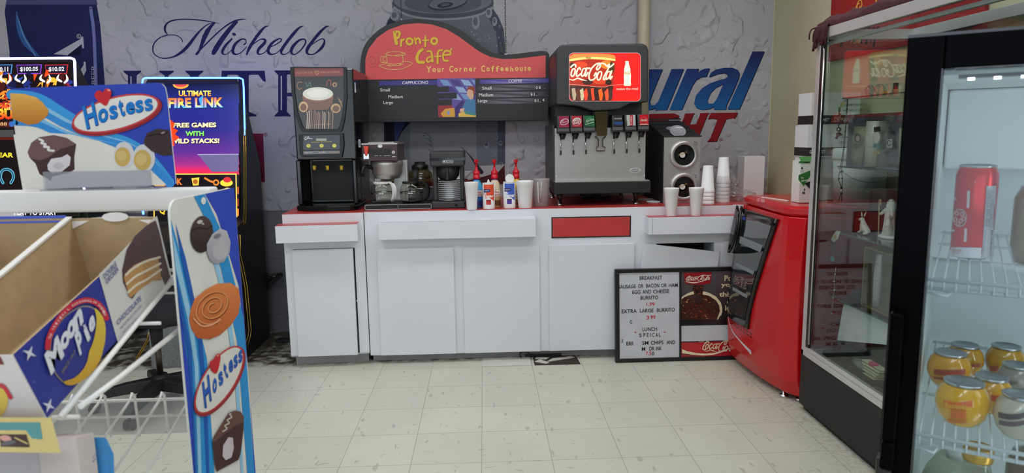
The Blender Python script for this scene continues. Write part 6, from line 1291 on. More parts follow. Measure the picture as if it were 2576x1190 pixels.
class Cyl(Cv):
    """print on an upright round can: drafted in picture coordinates on its curved side"""
    def __init__(s, mb, c, rad, mat, T=(0, 0, 1)): s.mb = mb; s.c = c; s.r = rad; s.mat = mat; s.T = T; s.e = .0003; s.L0 = 0
    def p(s, q, L=1):
        d = ray(s.T[0]+q[0]*s.T[2], s.T[1]+q[1]*s.T[2]); o = CAMO-s.c; a = d.x*d.x+d.y*d.y; b_ = o.x*d.x+o.y*d.y; z = (o.z+d.z*1.1); cc = o.x*o.x+o.y*o.y
        for it in range(4):
            rr = s.r(z) if callable(s.r) else s.r; disc = max(0, b_*b_-a*(cc-rr*rr)); k = (-b_-math.sqrt(disc))/a; z = o.z+d.z*k
        h = CAMO+d*k; n = Vector((h.x-s.c.x, h.y-s.c.y, 0)).normalized(); return h+n*(s.e*L+.0003)
ALC = mat('can_aluminium', (190, 192, 196), .28, 1)
def canlid(mb, c, r, z):
    mb.lathe([(r, z-.003), (r+.001, z+.001), (r-.002, z+.002), (r-.0035, z-.0015), (r*.3, z-.0015)], c, 28)
    mb.ball(Vector(c)+Vector((.003, .0, z-.002)), r*.34, seg=12, n=6, sc=(1, .6, .12))
RC = mat('red_can', (214, 40, 42), .25, .55, var=.02)
P = at(2440, 655, 2, 1.2065); vd = Vector((P.x-CAMO.x, P.y-CAMO.y, 0)).normalized(); r = .0268; c = P+vd*r*.8; c.z = 1.2075
t2 = thing('drink_can', 'tall red energy drink can standing alone on the upper fridge shelf', 'can', tuple(c))
b = MB(RC); b.lathe([(r*.72, 0), (r*.80, .003), (r, .010), (r, .124), (r*.87, .134), (r*.85, .136)], c, 36, m=[ALC, ALC, RC, RC, RC, ALC][:5]); cb = b.build('can_body', t2); b = MB(ALC); canlid(b, c, r*.85, .137); b.build('can_lid', t2)
g = MB(PRINT); cc = Cyl(g, c, r, PRINT, (2200, 400, .336014)); SV = (206, 200, 200)
cc.stroke([(606, 300), (706, 245)], 16, SV, 1, smooth=False); cc.stroke([(706, 245), (700, 358)], 20, SV, 1, smooth=False); cc.stroke([(700, 358), (606, 300)], 16, SV, 1, smooth=False)
cc.ell(640, 440, 52, 68, SV, 1); cc.ell(640, 440, 46, 61, (168, 50, 50), 2)
for x, y in ((622, 408), (660, 412), (612, 452), (650, 462), (632, 484), (672, 446)): cc.ell(x, y, 15, 17, (214, 190, 190), 3); cc.ell(x, y, 9, 11, (168, 50, 50), 4)
cc.stroke([(590, 535), (680, 612)], 20, SV, 1, smooth=False); cc.stroke([(680, 612), (684, 526)], 18, SV, 1, smooth=False)
cc.poly([(606, 158), (756, 164), (755, 184), (605, 178)], SV, 1); cc.poly([(604, 195), (714, 198), (714, 208), (604, 204)], (226, 130, 130), 1)
def quadstrip(pts, col, n=6, L=1): 
    (xa, ya), (xb, yb), (xc, yc), (xd, yd) = pts
    for i in range(n):
        f, h_ = i/n, (i+1)/n; cc.poly([(xa+(xb-xa)*f, ya+(yb-ya)*f), (xa+(xb-xa)*h_, ya+(yb-ya)*h_), (xd+(xc-xd)*h_, yd+(yc-yd)*h_), (xd+(xc-xd)*f, yd+(yc-yd)*f)], col, L)
quadstrip([(578, 660), (800, 664), (795, 745), (572, 730)], (206, 204, 208), 8); cc.fit('ZERO SUGAR', (584, 690), (654, 694), 18, (200, 60, 60), 2); cc.fit('12 FL OZ', (584, 706), (640, 709), 10, (200, 60, 60), 2)
quadstrip([(838, 202), (906, 202), (886, 735), (802, 742)], (196, 194, 198), 6)
for k in range(30): y = 210+k*10; cc.poly([(842-k*.7, y), (842-k*.7+R.uniform(30, 56), y), (842-k*.7+R.uniform(30, 56), y+4), (842-k*.7, y+4)], (90, 88, 92), 2)
for k in range(18): y = 535+k*11; cc.poly([(822-k*.9, y), (880-k*.9, y), (880-k*.9, y+R.choice((3, 5, 7))), (822-k*.9, y+4)], (50, 48, 52), 2)
g.build('print', cb, normals=False)
def roundcan(px, py, w, col, band, lab, word):
    z = .9885; P = at(px, py, 2, z); vd = Vector((P.x-CAMO.x, P.y-CAMO.y, 0)).normalized(); dist = (P-CAMO).length; r = w/2/FPX*dist*.75; c = P+vd*r*.72; c.z = z+.0005
    prof = [(r*.55, 0), (r*.62, .002), (r*.86, r*.34), (r, r*.80), (r*.99, r*1.10), (r*.88, r*1.45), (r*.72, r*1.66), (r*.70, r*1.70)]
    tt = thing('round_can', lab, 'can', tuple(c), 'round juice bottles with can lids'); b = MB(mat('juice_'+str(px), col, .16, var=.05, coat=.6)); b.lathe(prof, c, 36); o = b.build('bottle', tt)
    b = MB(ALC); canlid(b, c, r*.72, r*1.70+.003); b.build('can_lid', tt)
    def rf(z):
        for (a, b0), (a2, b1) in zip(prof, prof[1:]):
            if b0 <= z <= b1: return a+(a2-a)*(z-b0)/max(1e-6, b1-b0)
        return prof[-1][0] if z > prof[-1][1] else prof[0][0]
    g = MB(PRINT); cc = Cyl(g, c, lambda zz: rf(zz)+.0006, PRINT)
    def qs(x0, y0, x1, y1, n, colr, cv_=6, L=1):
        for i in range(n):
            f, h_ = i/n, (i+1)/n; s_ = lambda f: cv_*(1-(2*f-1)**2); cc.poly([(x0+(x1-x0)*f, y0+s_(f)), (x0+(x1-x0)*h_, y0+s_(h_)), (x0+(x1-x0)*h_, y1+s_(h_)), (x0+(x1-x0)*f, y1+s_(f))], colr, L)
    return g, cc, qs, o
OR, OB = (238, 172, 16), (214, 84, 24)
g, cc, qs, o = roundcan(2415, 1078, 131, OR, OB, 'orange round juice bottle at the very front of the middle fridge shelf', ''); qs(2374, 1006, 2446, 1024, 8, (232, 104, 30)); cc.fit('Bazookas', (2378, 1024), (2442, 1032), 12, (246, 190, 40), 2, .02); qs(2392, 1030, 2430, 1052, 4, (232, 112, 30), 2); qs(2384, 1054, 2432, 1062, 6, (226, 120, 30), 3); g.build('label', o, normals=False)
g, cc, qs, o = roundcan(2383, 982, 108, (226, 160, 24), OB, 'orange round juice bottle at the left side, beside the fridge door frame', ''); qs(2350, 928, 2428, 942, 8, (170, 60, 24), 3); qs(2350, 947, 2424, 953, 8, (170, 60, 24), 3); g.build('label', o, normals=False)
g, cc, qs, o = roundcan(2486, 1044, 104, (222, 160, 22), OB, 'orange round juice bottle second from the front, between orange front bottle and silver one', ''); qs(2494, 992, 2524, 1008, 4, (196, 70, 30), 3); g.build('label', o, normals=False)
g, cc, qs, o = roundcan(2422, 950, 92, (206, 150, 30), OB, 'orange round juice bottle at the back left of the middle fridge shelf', ''); qs(2436, 914, 2466, 922, 4, (170, 70, 30), 2); g.build('label', o, normals=False)
g, cc, qs, o = roundcan(2524, 955, 92, (196, 146, 34), OB, 'orange round juice bottle at the back right behind the grey bottles', ''); qs(2490, 920, 2512, 932, 3, (170, 70, 30), 2); g.build('label', o, normals=False)
g, cc, qs, o = roundcan(2553, 1008, 96, (150, 142, 132), OB, 'greyish round juice bottle behind the pale striped one', ''); qs(2516, 958, 2560, 966, 4, (110, 104, 98), 2); g.build('label', o, normals=False)
g, cc, qs, o = roundcan(2562, 1112, 126, (206, 196, 176), OB, 'pale round juice bottle with dark stripes at the right edge of the shelf', ''); qs(2512, 1036, 2580, 1050, 7, (92, 80, 84), 6); qs(2514, 1056, 2578, 1068, 7, (112, 96, 98), 5); g.build('label', o, normals=False)
# jug and bottles on the shelf below
zb = .62; k = .20; N = -DN; P = hit(2462, 1122, F0+DN*k, N); zt = P.z
t2 = thing('juice_jug', 'glass jug of pale green drink with gold cap below the round bottles', 'jug', (P.x, P.y, zb+.001)); b = MB(POTGLASS); h = zt-zb
LIQ = mat('pale_green_drink', (186, 196, 166), .15, var=.03, coat=.5); b = MB(LIQ); b.lathe([(.045, zb+.001), (.055, zb+.02), (.056, zt-.13), (.050, zt-.085), (.034, zt-.055), (.019, zt-.040)], (P.x, P.y, 0), 30); b.build('drink', t2); b = MB(POTGLASS); b.lathe([(.021, zt-.045), (.017, zt-.03), (.017, zt-.02)], (P.x, P.y, 0), 22, cap=False); b.build('neck', t2)
b = MB(mat('gold_cap', (206, 160, 60), .3, .6)); b.lathe([(.0195, zt-.022), (.020, zt-.018), (.020, zt-.002), (.018, zt)], (P.x, P.y, 0), 26); b.build('cap', t2)
P2 = hit(2400, 1160, F0+DN*.32, N); P2 += E1*max(0, .095-(P2-F0).dot(E1)); b = MB(LIQ); b.lathe([(.05, zb+.001), (.056, zb+.02), (.056, P2.z-.05), (.045, P2.z-.015), (.03, P2.z+.01)], (P2.x-.01, P2.y+.005, 0), 28); t2 = thing('juice_bottle', 'pale green drink bottle behind the gold capped jug', 'bottle', (P2.x-.01, P2.y, zb+.001)); b.build('drink', t2); b = MB(WHITEPL); b.lathe([(.018, P2.z+.01), (.018, P2.z+.03)], (P2.x-.01, P2.y+.005, 0), 20); b.build('cap', t2)
P3 = hit(2560, 1150, F0+DN*.34, N); P3 += E1*.03; b = MB(mat('brown_tea', (126, 98, 76), .15, coat=.4)); b.lathe([(.04, zb+.001), (.045, zb+.02), (.045, P3.z-.01), (.038, P3.z+.012), (.02, P3.z+.02)], (P3.x, P3.y, 0), 26); t2 = thing('tea_bottle', 'brown drink bottle right of the gold capped jug', 'bottle', (P3.x, P3.y, zb+.001)); b.build('drink', t2); b = MB(WHITEPL); b.lathe([(.016, P3.z+.02), (.016, P3.z+.032)], (P3.x, P3.y, 0), 18); b.build('cap', t2)
P4 = at(2590, 668, 2, 1.207); b = MB(mat('brown_can', (146, 128, 100), .3, .5)); b.lathe([(.026, 1.2075), (.033, 1.232), (.033, 1.30), (.026, 1.315)], (P4.x+.02, P4.y+.012, 0), 28); t2 = thing('drink_can', 'brown drink can cut off by the right edge, on the upper fridge shelf', 'can', (P4.x+.02, P4.y+.012, 1.2075)); b.build('can_body', t2); b = MB(ALC); canlid(b, (P4.x+.02, P4.y+.012, 0), .026, 1.3165); b.build('can_lid', t2)
# ---------------------------------------------------------------- white wire snack rack, near left
XP = -.40
t = thing('snack_rack', 'white wire snack rack with tall printed side panel, nearest on the left', 'display rack', (-.80, -3.0, 0))
RACK = mat('white_enamel', (224, 222, 220), .4, var=.04)
b = MB(RACK); b.box(-1.25, XP-.004, -2.875, -2.835, 1.287, 1.322); b.build('top_rail', t, .004, 3)
for x in (XP-.018, -1.23):
    b = MB(RACK); b.box(x-.012, x+.012, -2.832, -2.808, .015, 1.29); b.build('upright', t, .002); b = MB(RACK); b.box(x-.014, x+.014, -3.32, -2.80, 0, .02); b.build('foot', t, .003)
# printed side panel
YN, YFr, ZTP = -3.024, -2.774, 1.316
b = MB(MATTEPRINT); r = .022; pl = [(YN, .35), (YFr, .35)]
for cy, cz, a0 in ((YFr-r, ZTP-r, 0), (YN+r, ZTP-r, 90)): pl += [(cy+r*math.cos(math.radians(a0+k*18)), cz+r*math.sin(math.radians(a0+k*18))) for k in range(6)]
b.prism(pl, XP-.003, XP, 'x', MATTEPRINT, (222, 222, 218)); sp = b.build('side_panel', t)
g = MB(MATTEPRINT); cv = Cv(g, (XP, 0, 0), (1, 0, 0), MATTEPRINT, eps=.00025)
def clipx(pts): return pts
WT, BLU, SKY, PAL = (214, 214, 210), (48, 74, 190), (46, 146, 214), (150, 200, 232)
rl = lambda q: hit(q[0], q[1], Vector((XP, 0, 0)), Vector((1, 0, 0)))
def inpanel(pts):
    """clip a polygon to the panel's outline, in the panel's own y-z"""
    P = [(rl(q).y, rl(q).z) for q in pts]; out = P
    for a, s_, lim in ((0, 1, YN+.001), (0, -1, YFr-.001), (1, -1, ZTP-.001), (1, 1, .36)):
        nw = []
        for i in range(len(out)):
            p, q = out[i], out[(i+1) % len(out)]; ip, iq = s_*p[a] >= s_*lim, s_*q[a] >= s_*lim
            if ip: nw.append(p)
            if ip != iq: f = (lim-p[a])/(q[a]-p[a]); nw.append((p[0]+(q[0]-p[0])*f, p[1]+(q[1]-p[1])*f))
        out = nw
        if not out: return
    return out
pc = Cv(g, (XP, 0, 0), (1, 0, 0), MATTEPRINT, eps=.00025); pc.map = lambda q: Vector((XP, q[0], q[1])); pc.N = Vector((1, 0, 0))
def pp(pts, col, L):
    o = inpanel(pts)
    if o: pc.poly(o, col, L)
# bands of blue sweeping down the panel
pp([(505, 470), (660, 460), (660, 1200), (640, 1200), (625, 940), (600, 720), (545, 540)], BLU, 1)
pp([(480, 480), (506, 470), (560, 590), (612, 800), (640, 1200), (622, 1200), (596, 860), (556, 680), (520, 560)], SKY, 2)
pp([(505, 540), (530, 600), (575, 760), (600, 960), (612, 1200), (606, 1200), (590, 960), (565, 770), (520, 600)], PAL, 3)
pp([(420, 520), (432, 560), (470, 700), (520, 900), (540, 1200), (470, 1200)], SKY, 1); pp([(420, 640), (450, 760), (470, 900), (484, 1010), (490, 1200), (440, 1200)], BLU, 2)
pp([(426, 560), (446, 640), (482, 800), (498, 920), (506, 1200), (498, 1200), (488, 920), (470, 800), (432, 640)], PAL, 3); pp([(440, 560), (466, 650), (505, 830), (520, 1000), (526, 1200), (519, 1200), (510, 1000), (494, 830), (456, 660)], (30, 92, 180), 3)
pp([(424, 600), (444, 700), (480, 880), (486, 1010), (494, 1200), (489, 1200), (480, 1000), (470, 880), (434, 700)], (30, 92, 180), 4)
cv.ell(510, 505, 6, 9, (226, 228, 230), 5)
cv.t(0, 440, .33605)
DKB = lambda q: tuple(a+(b_-a)*max(0, min(1, (q[1]-320)/240)) for a, b_ in zip((84, 66, 62), (48, 36, 36)))
cv.ell(1505, 445, 86, 138, DKB, 5, 4); cv.stroke([(1430, 420), (1480, 395), (1540, 405), (1580, 380)], 9, (30, 24, 24), 6); cv.ell(1488, 352, 22, 14, (196, 190, 188), 6, -20); cv.ell(1512, 366, 9, 7, (190, 184, 182), 6)
cv.poly([(1540, 520), (1580, 445), (1640, 400), (1690, 420), (1718, 500), (1712, 580), (1670, 650), (1610, 668), (1565, 640), (1542, 580)], gy(400, (190, 188, 196), 660, (160, 160, 174)), 7); cv.ell(1618, 458, 30, 16, (128, 126, 140), 8, -25); cv.ell(1640, 560, 60, 80, (184, 182, 190), 8, 10)
RO = gy(800, (226, 138, 78), 1250, (186, 92, 46)); cv.poly([(1420, 1010), (1450, 930), (1530, 860), (1620, 815), (1720, 808), (1780, 850), (1795, 930), (1780, 1040), (1720, 1130), (1640, 1200), (1560, 1232), (1470, 1222), (1425, 1150), (1410, 1080)], RO, 5)
for s_, w in (((1450, 1075, 0), 20), ):
    P = [(1590+(150-k*4.2)*math.cos(.55*k+1.4)*.95, 985+(165-k*4.6)*math.sin(.55*k+1.4)*.78-(150-k*4.2)*math.cos(.55*k+1.4)*.28) for k in range(30)]
    cv.stroke([(x+6, y+8) for x, y in P], 9, (140, 62, 30), 6); cv.stroke(P, 10, (226, 152, 96), 7)
cv.stroke([(1440, 1075), (1500, 1130), (1580, 1120), (1640, 1080)], 12, (236, 170, 130), 8)
def hostess(cv, oval, rim, letters, heart, BL1, BL2):
    cx, cy, rx, ry, rot = oval
    cv.ell(cx+rim*.3, cy+rim*.6, rx+rim*1.2, ry+rim*.9, (150, 44, 52), 9, rot, 40); cv.ell(cx, cy, rx+rim*.7, ry+rim*.6, (196, 66, 66), 10, rot, 40); cv.ell(cx, cy, rx, ry, (222, 219, 214), 11, rot, 40)
    for ch, p0, p1, up in letters:
        d = abs(up[1])*.03; cv.fit(ch, (p0[0]+d, p0[1]+d*1.3), (p1[0]+d, p1[1]+d*1.3), up, (36, 58, 130), 12, .035); cv.fit(ch, p0, p1, up, BL1, 13, .03)
    cv.poly(heart, (196, 44, 52), 14)
cv.t(470, 860, .159681)
hostess(cv, (485, 600, 588, 232, -57.5), 40, [('H', (248, 1050), (352, 905), (-45, -400)), ('o', (378, 832), (440, 770), (-5, -225)), ('s', (482, 712), (548, 640), (-25, -200)), ('t', (580, 590), (622, 545), (-50, -235)), ('e', (636, 505), (700, 445), (-10, -190)), ('s', (716, 430), (774, 368), (-12, -190)), ('s', (788, 350), (850, 285), (-10, -180))],
        spline([(385, 280), (420, 215), (455, 185), (490, 205), (495, 290), (440, 490), (365, 470), (330, 400), (335, 310)], 5, True), (40, 96, 186), None)
cv.ell(452, 215, 22, 14, (226, 150, 130), 15, -50)
CH = lambda q: (112, 78, 70); cv.t(0, 800, .32771)
cv.poly([(1622, 960), (1630, 915), (1700, 800), (1745, 730), (1790, 712), (1835, 718), (1862, 760), (1858, 880), (1838, 1040), (1820, 1090), (1680, 1165), (1655, 1180), (1640, 1120)], (74, 48, 46), 9)
cv.poly([(1622, 960), (1630, 915), (1700, 800), (1745, 730), (1790, 712), (1835, 718), (1862, 760), (1858, 800), (1790, 830), (1700, 900)], (108, 74, 66), 10)
cv.stroke([(1760, 735)]+[(1760-k*9+(14 if k % 2 else -10), 740+k*22) for k in range(7)], 9, (206, 200, 198), 11); cv.poly([(1700, 980), (1740, 915), (1775, 920), (1782, 1000), (1765, 1070), (1720, 1092), (1695, 1060)], (206, 196, 204), 11)
g.build('side_print', sp, normals=False)
# upper sloping shelf: side wires, deck wires and price rail
def wire(name, pts, r, m=WIRE, par=None): b = MB(m); b.tube(pts, r, 8); return b.build(name, par or t)
yz = lambda y: 1.105+(y+3.27)*.247          # slope of the upper deck
wire('side_wire', [at(150, 1052, 0, -.428), at(300, 868, 0, -.428), at(447, 690, 0, -.428)], .0034)
wire('side_wire', [at(203, 1022, 0, -.412), at(300, 950, 0, -.412), at(460, 822, 0, -.412)], .0036)
for k in range(9): x = -.455-.085*k; wire('deck_wire', [(x, -3.27, yz(-3.27)-.006), (x, -2.87, yz(-2.87)-.006)], .002)
for y in (-3.25, -3.05, -2.88): wire('cross_wire', [(-1.22, y, yz(y)-.010), (XP-.014, y, yz(y)-.010)], .0025)
b = MB(WIRE)
for z in (1.165, 1.150): b.tube([(-1.22, -2.865, z), (XP-.016, -2.865, z)], .002, 6)
for k in range(17): x = -.43-.045*k; b.tube([(x, -2.864, 1.14), (x, -2.864, 1.21)], .0016, 5)
b.build('back_grid', t)
# clear price rails
PR = MB(ACRYL); a = at(140, 1052, 1, -3.285); PR.box(-1.22, -.437, -3.292, -3.287, yz(-3.28)-.062, yz(-3.28)-.004); PR.build('price_rail', t)
g = MB(PRINT); cv = Cv(g, (0, -3.293, 0), (0, -1, 0), PRINT, (0, 800, .32771), eps=.0003)
cv.poly([(-400, 760), (395, 765), (470, 1035), (-400, 1025)], (206, 186, 122), 1); cv.poly([(-400, 800), (310, 800), (330, 930), (250, 925), (200, 860), (-400, 860)], (84, 146, 146), 2); cv.poly([(0, 890), (205, 892), (232, 990), (10, 985)], (66, 48, 44), 3); cv.ell(50, 920, 45, 24, (206, 150, 140), 4, 12); cv.ell(70, 955, 60, 18, (96, 92, 96), 4, -10); cv.stroke([(120, 915), (215, 960)], 10, (206, 186, 122), 4)
g.build('price_label', t, normals=False)
# lower sloping wire shelf with upstand
yz2 = lambda y: .815+(y+3.26)*.20
b0 = [(-.469-.0495*k) for k in range(15)]
for k, x in enumerate(b0):
    zb = at(440, 981, 1, -2.85).z; wire('deck_wire', [(x+.0, -3.30, zb-.155)]+[(x, -2.862, zb-.012), (x, -2.853, zb-.003), (x, -2.846, zb-.010), (x, -2.842, zb-.085)], .0023)
b = MB(WIRE)
for py, r in ((1009, .0028), (1050, .0022)): z = at(400, py, 1, -2.845).z; b.tube([(-1.22, -2.838, z), (XP-.014, -2.838, z)], r, 6)
b.build('upstand_rail', t)
b = MB(ACRYL); z = at(400, 1097, 1, -2.86).z; b.box(-1.22, XP-.012, -2.836, -2.83, z-.006, z+.055); b.build('clear_divider', t)
# header card in a clear holder
t = thing('header_sign', 'large printed snack header card standing on the rack top rail', 'sign', (-.54, -2.86, 1.323))
g = MB(MATTEPRINT); YC_ = -2.862; cv = Cv(g, (0, YC_, 0), (0, -1, 0), MATTEPRINT, (0, 0, .40336), eps=.0003)
out = [(62, 580), (66, 560), (80, 552), (980, 516), (1010, 522), (1030, 545), (1040, 590), (1098, 1150), (140, 1172)]
b = MB(MATTEPRINT); pl = [(cv.p(q, 0).x, cv.p(q, 0).z) for q in out]; pl[-1] = (pl[-1][0], 1.3235); pl[-2] = (pl[-2][0], 1.3295); b.prism(pl, YC_, YC_+.0025, 'y', MATTEPRINT, (220, 217, 208)); card = b.build('card', t)
cv.poly([(62, 580), (66, 560), (80, 552), (980, 516), (1010, 522), (1030, 545), (1040, 590), (1098, 1150), (1080, 1150), (1000, 1050), (900, 960), (760, 880), (600, 830), (400, 740), (240, 600), (150, 578), (64, 585)], (50, 72, 176), 1)
for off, w, c in ((0, 60, (62, 150, 214)), (46, 34, (140, 190, 222)), (74, 40, (58, 140, 208)), (122, 24, (120, 180, 218)), (150, 40, (56, 136, 206))):
    P = [(70+off*.2, 590+off*1.15), (240, 612+off*1.1), (420, 720+off*.9), (620, 830+off*.45), (800, 890+off*.35), (930, 980+off*.3), (1060, 1140+off*.05)]
    cv.stroke(P, w, c, 2, n=5)
cv.poly([(86, 840), (260, 826), (440, 838), (620, 880), (760, 935), (900, 1020), (1010, 1125), (1040, 1153), (142, 1172)], (220, 217, 208), 3)
cv.poly([(66, 582), (150, 586), (225, 605), (270, 640), (306, 690), (300, 720), (240, 770), (180, 780), (78, 740)], lambda q: tuple(a+(b_-a)*max(0, min(1, (q[1]-600)/160)) for a, b_ in zip((226, 172, 88), (186, 120, 44))), 4)
cv.t(170, 215, .109266)
hostess(cv, (1135, 645, 985, 345, -14.5), 70, [('H', (472, 1010), (735, 900), (-105, -520)), ('o', (740, 880), (965, 830), (-15, -325)), ('s', (1010, 800), (1195, 745), (-40, -310)), ('t', (1250, 735), (1360, 690), (-85, -385)), ('e', (1375, 685), (1580, 650), (-12, -290)), ('s', (1605, 650), (1780, 600), (-30, -285)), ('s', (1815, 605), (1995, 565), (-30, -275))],
        spline([(845, 160), (900, 85), (975, 75), (1035, 130), (1035, 230), (985, 350), (915, 468), (800, 410), (690, 310), (655, 220), (700, 140), (780, 120)], 4, True), (28, 118, 196), None)
cv.ell(985, 110, 40, 26, (226, 140, 130), 15, 20)
cv.t(0, 0, .40336)
CK = lambda q: (112, 82, 80) if q[1] < 960 else (66, 44, 46)
cv.poly([(176, 950), (200, 890), (250, 855), (340, 842), (420, 860), (478, 900), (465, 985), (468, 1055), (440, 1075), (330, 1100), (320, 1128), (250, 1085), (225, 1020), (190, 985)], (70, 50, 50), 5)
cv.poly([(176, 950), (200, 890), (250, 855), (340, 842), (420, 860), (478, 900), (380, 930), (300, 985), (250, 1000), (190, 985)], (112, 84, 82), 6); cv.stroke([(250, 868), (275, 880), (262, 892), (290, 900), (280, 915), (310, 918), (305, 935), (340, 940)], 13, (222, 218, 216), 7)
cv.poly([(300, 1030), (325, 990), (390, 980), (425, 962), (446, 980), (440, 1030), (390, 1070), (330, 1078), (305, 1060)], (214, 208, 210), 7); cv.ell(370, 1035, 34, 22, (196, 188, 192), 8)
for x, y, rx, ry in ((768, 978, 52, 62), (892, 998, 58, 66)): cv.ell(x+8, y-10, rx+12, ry+22, (206, 204, 206), 5); cv.ell(x, y, rx-4, ry-2, (198, 168, 96), 6, 0); cv.ell(x-6, y-6, rx*.6, ry*.55, (208, 182, 118), 7)
cv.poly([(898, 880), (920, 830), (985, 802), (1058, 812), (1066, 880), (1078, 968), (1020, 972), (950, 945), (905, 905)], (64, 50, 52), 5); cv.stroke([(925, 850), (980, 835), (1020, 840), (1050, 822)], 8, (40, 32, 34), 6); cv.ell(1020, 828, 14, 7, (140, 126, 126), 6, -20)
g.build('card_print', card, normals=False)
b = MB(ACRYL); a = at(108, 474, 1, -2.87).x; c = at(378, 474, 1, -2.87).x; b.box(a, c, -2.8665, -2.8645, 1.325, 1.352); b.box(a-.004, c+.014, -2.872, -2.838, 1.3226, 1.3246); b.build('clear_holder', t)
# open snack boxes on the sloping shelf
def wallpoly(mb, pts, th, mo, mi, co):
    """a card wall: outer face pts, thickness th along x"""
    n = len(pts); a = mb.add(pts); c = mb.add([Vector(p)-Vector((th, 0, 0)) for p in pts]); mb.face(range(a, a+n), mo, co); mb.face(range(c+n-1, c-1, -1), mi, co)
    for i in range(n): j = (i+1) % n; mb.face((a+i, a+j, c+j, c+i), mi, co)
XB = -.44; t = thing('snack_box', 'open blue snack box with yellow moon logo on its side, on the sloping upper shelf', 'snack box', (-.50, -3.12, yz(-3.12)))
S_ = lambda px, py: at(px, py, 0, XB)
A_, Bq, Cq, D_ = S_(33, 892), S_(118, 1052), S_(432, 704), S_(392, 546); M_ = S_(255, 690)
fl = lambda y: Bq.z+(Cq.z-Bq.z)*(y-Bq.y)/(Cq.y-Bq.y)
XL = -.562
CP = mat('box_card_print', None, .4, var=.03)
b = MB(CP); wallpoly(b, [A_, Bq, Cq, D_, M_], .002, CP, CARDIN, (40, 54, 150)); wallpoly(b, [Vector((XL+.002, p.y, p.z)) for p in (A_, Bq, Cq, D_, M_)], .002, CARDIN, CP, (206, 206, 204))
b.quad(Vector((XL, Bq.y, Bq.z+.001)), Vector((XB, Bq.y, Bq.z+.001)), Vector((XB, Cq.y, Cq.z+.001)), Vector((XL, Cq.y, Cq.z+.001)), CARDIN)
n = b.add([(XL, D_.y, D_.z), (XB, D_.y, D_.z), (XB, Cq.y, Cq.z), (XL, Cq.y, Cq.z)]); b.face((n, n+1, n+2, n+3), CARDIN)
b.hexa([(XL, A_.y, A_.z), (XB, A_.y, A_.z), (XB, Bq.y, Bq.z), (XL, Bq.y, Bq.z), (XL, A_.y-.0015, A_.z), (XB, A_.y-.0015, A_.z), (XB, Bq.y-.0015, Bq.z), (XL, Bq.y-.0015, Bq.z)], CP, (214, 208, 208)); bo = b.build('carton', t, normals=False)
b = MB(CP, (216, 214, 210)); e = [(XL-.002, p.y-.001, p.z) for p in (A_, M_, D_)]
b.rings([[Vector(p)+Vector((dx_, 0, dz)) for dx_, dz in ((-.002, 0), (.006, 0), (.006, .003), (-.002, .003))] for p in e], smooth=False); b.build('torn_edge', bo)
b = MB(CP, (222, 220, 216)); q = [Vector((-.535, D_.y+.0012, D_.z)), Vector((-.505, D_.y+.0012, D_.z+.002)), Vector((XB-.002, D_.y+.0012, D_.z)), Vector((XB-.006, D_.y+.0012, D_.z-.012)), Vector((XB-.03, D_.y+.0012, D_.z-.002)), Vector((XL+.03, D_.y+.0012, D_.z-.002)), Vector((XL, D_.y+.0012, D_.z-.016)), Vector((XL, D_.y+.0012, D_.z))]; k = b.add(q); b.face(range(k, k+8)); k = b.add([p+Vector((0, .001, 0)) for p in q]); b.face(range(k, k+8)); b.build('back_flap', bo)
c0 = at(288, 548, 1, D_.y-.004); b = MB(CP, (224, 222, 218)); b.lathe([(.0185, -.0006), (.0185, .0006)], (c0.x, D_.y-.002, c0.z+.001), 24, ax='y', sx=1, sy=.36); b.build('hand_tab', bo)
g = MB(CP); cv = Cv(g, (XB, 0, 0), (1, 0, 0), CP, (80, 680, .285714), eps=.0003)
cv.poly([(588, 36), (590, 34), (620, 6), (1080, -462), (1100, -478), (1236, 82), (1228, 90), (760, 628)], (214, 213, 212), 1); cv.poly([(586, 40), (600, 26), (770, 618), (752, 632)], (214, 213, 212), 2)
cv.poly([(800, 110), (790, 0), (830, -180), (900, -300), (1010, -400), (1085, -440), (1120, -330), (1165, -120), (1215, 60), (1170, 130), (1140, 60), (1090, 60), (1000, 80), (880, 250), (850, 230), (830, 170)], (76, 50, 56), 3)
cv.poly([(800, 60), (840, 0), (900, -50), (980, -85), (1050, -110), (1105, -105), (1120, -20), (1135, 85), (1060, 90), (970, 150), (865, 240), (845, 225), (830, 160)], (188, 140, 84), 4)
for y0, y1 in ((30, -70), (110, -15), (185, 40)): cv.stroke([(818+(y0-30)*.12, y0+10), (900+(y0-30)*.1, y0-58), (1000, y0-110+ (y0-30)*.05), (1118+(y0-30)*.06, y1-45)], 20, (226, 214, 194), 5)
TX = (90, 92, 150)
for k, (s_, p0, p1, h_) in enumerate((('DOUBLE', (628, 80), (742, -42), 40), ('DECKER', (650, 122), (760, 2), 40), ('CHOCOLATE', (745, 488), (958, 262), 42), ('MARSHMALLOW PIES', (776, 520), (962, 318), 16), ('NET WT 24 OZ', (800, 556), (920, 430), 12))): cv.fit(s_, p0, p1, (-12, -h_), TX if k < 3 else (150, 150, 176), 5, .02)
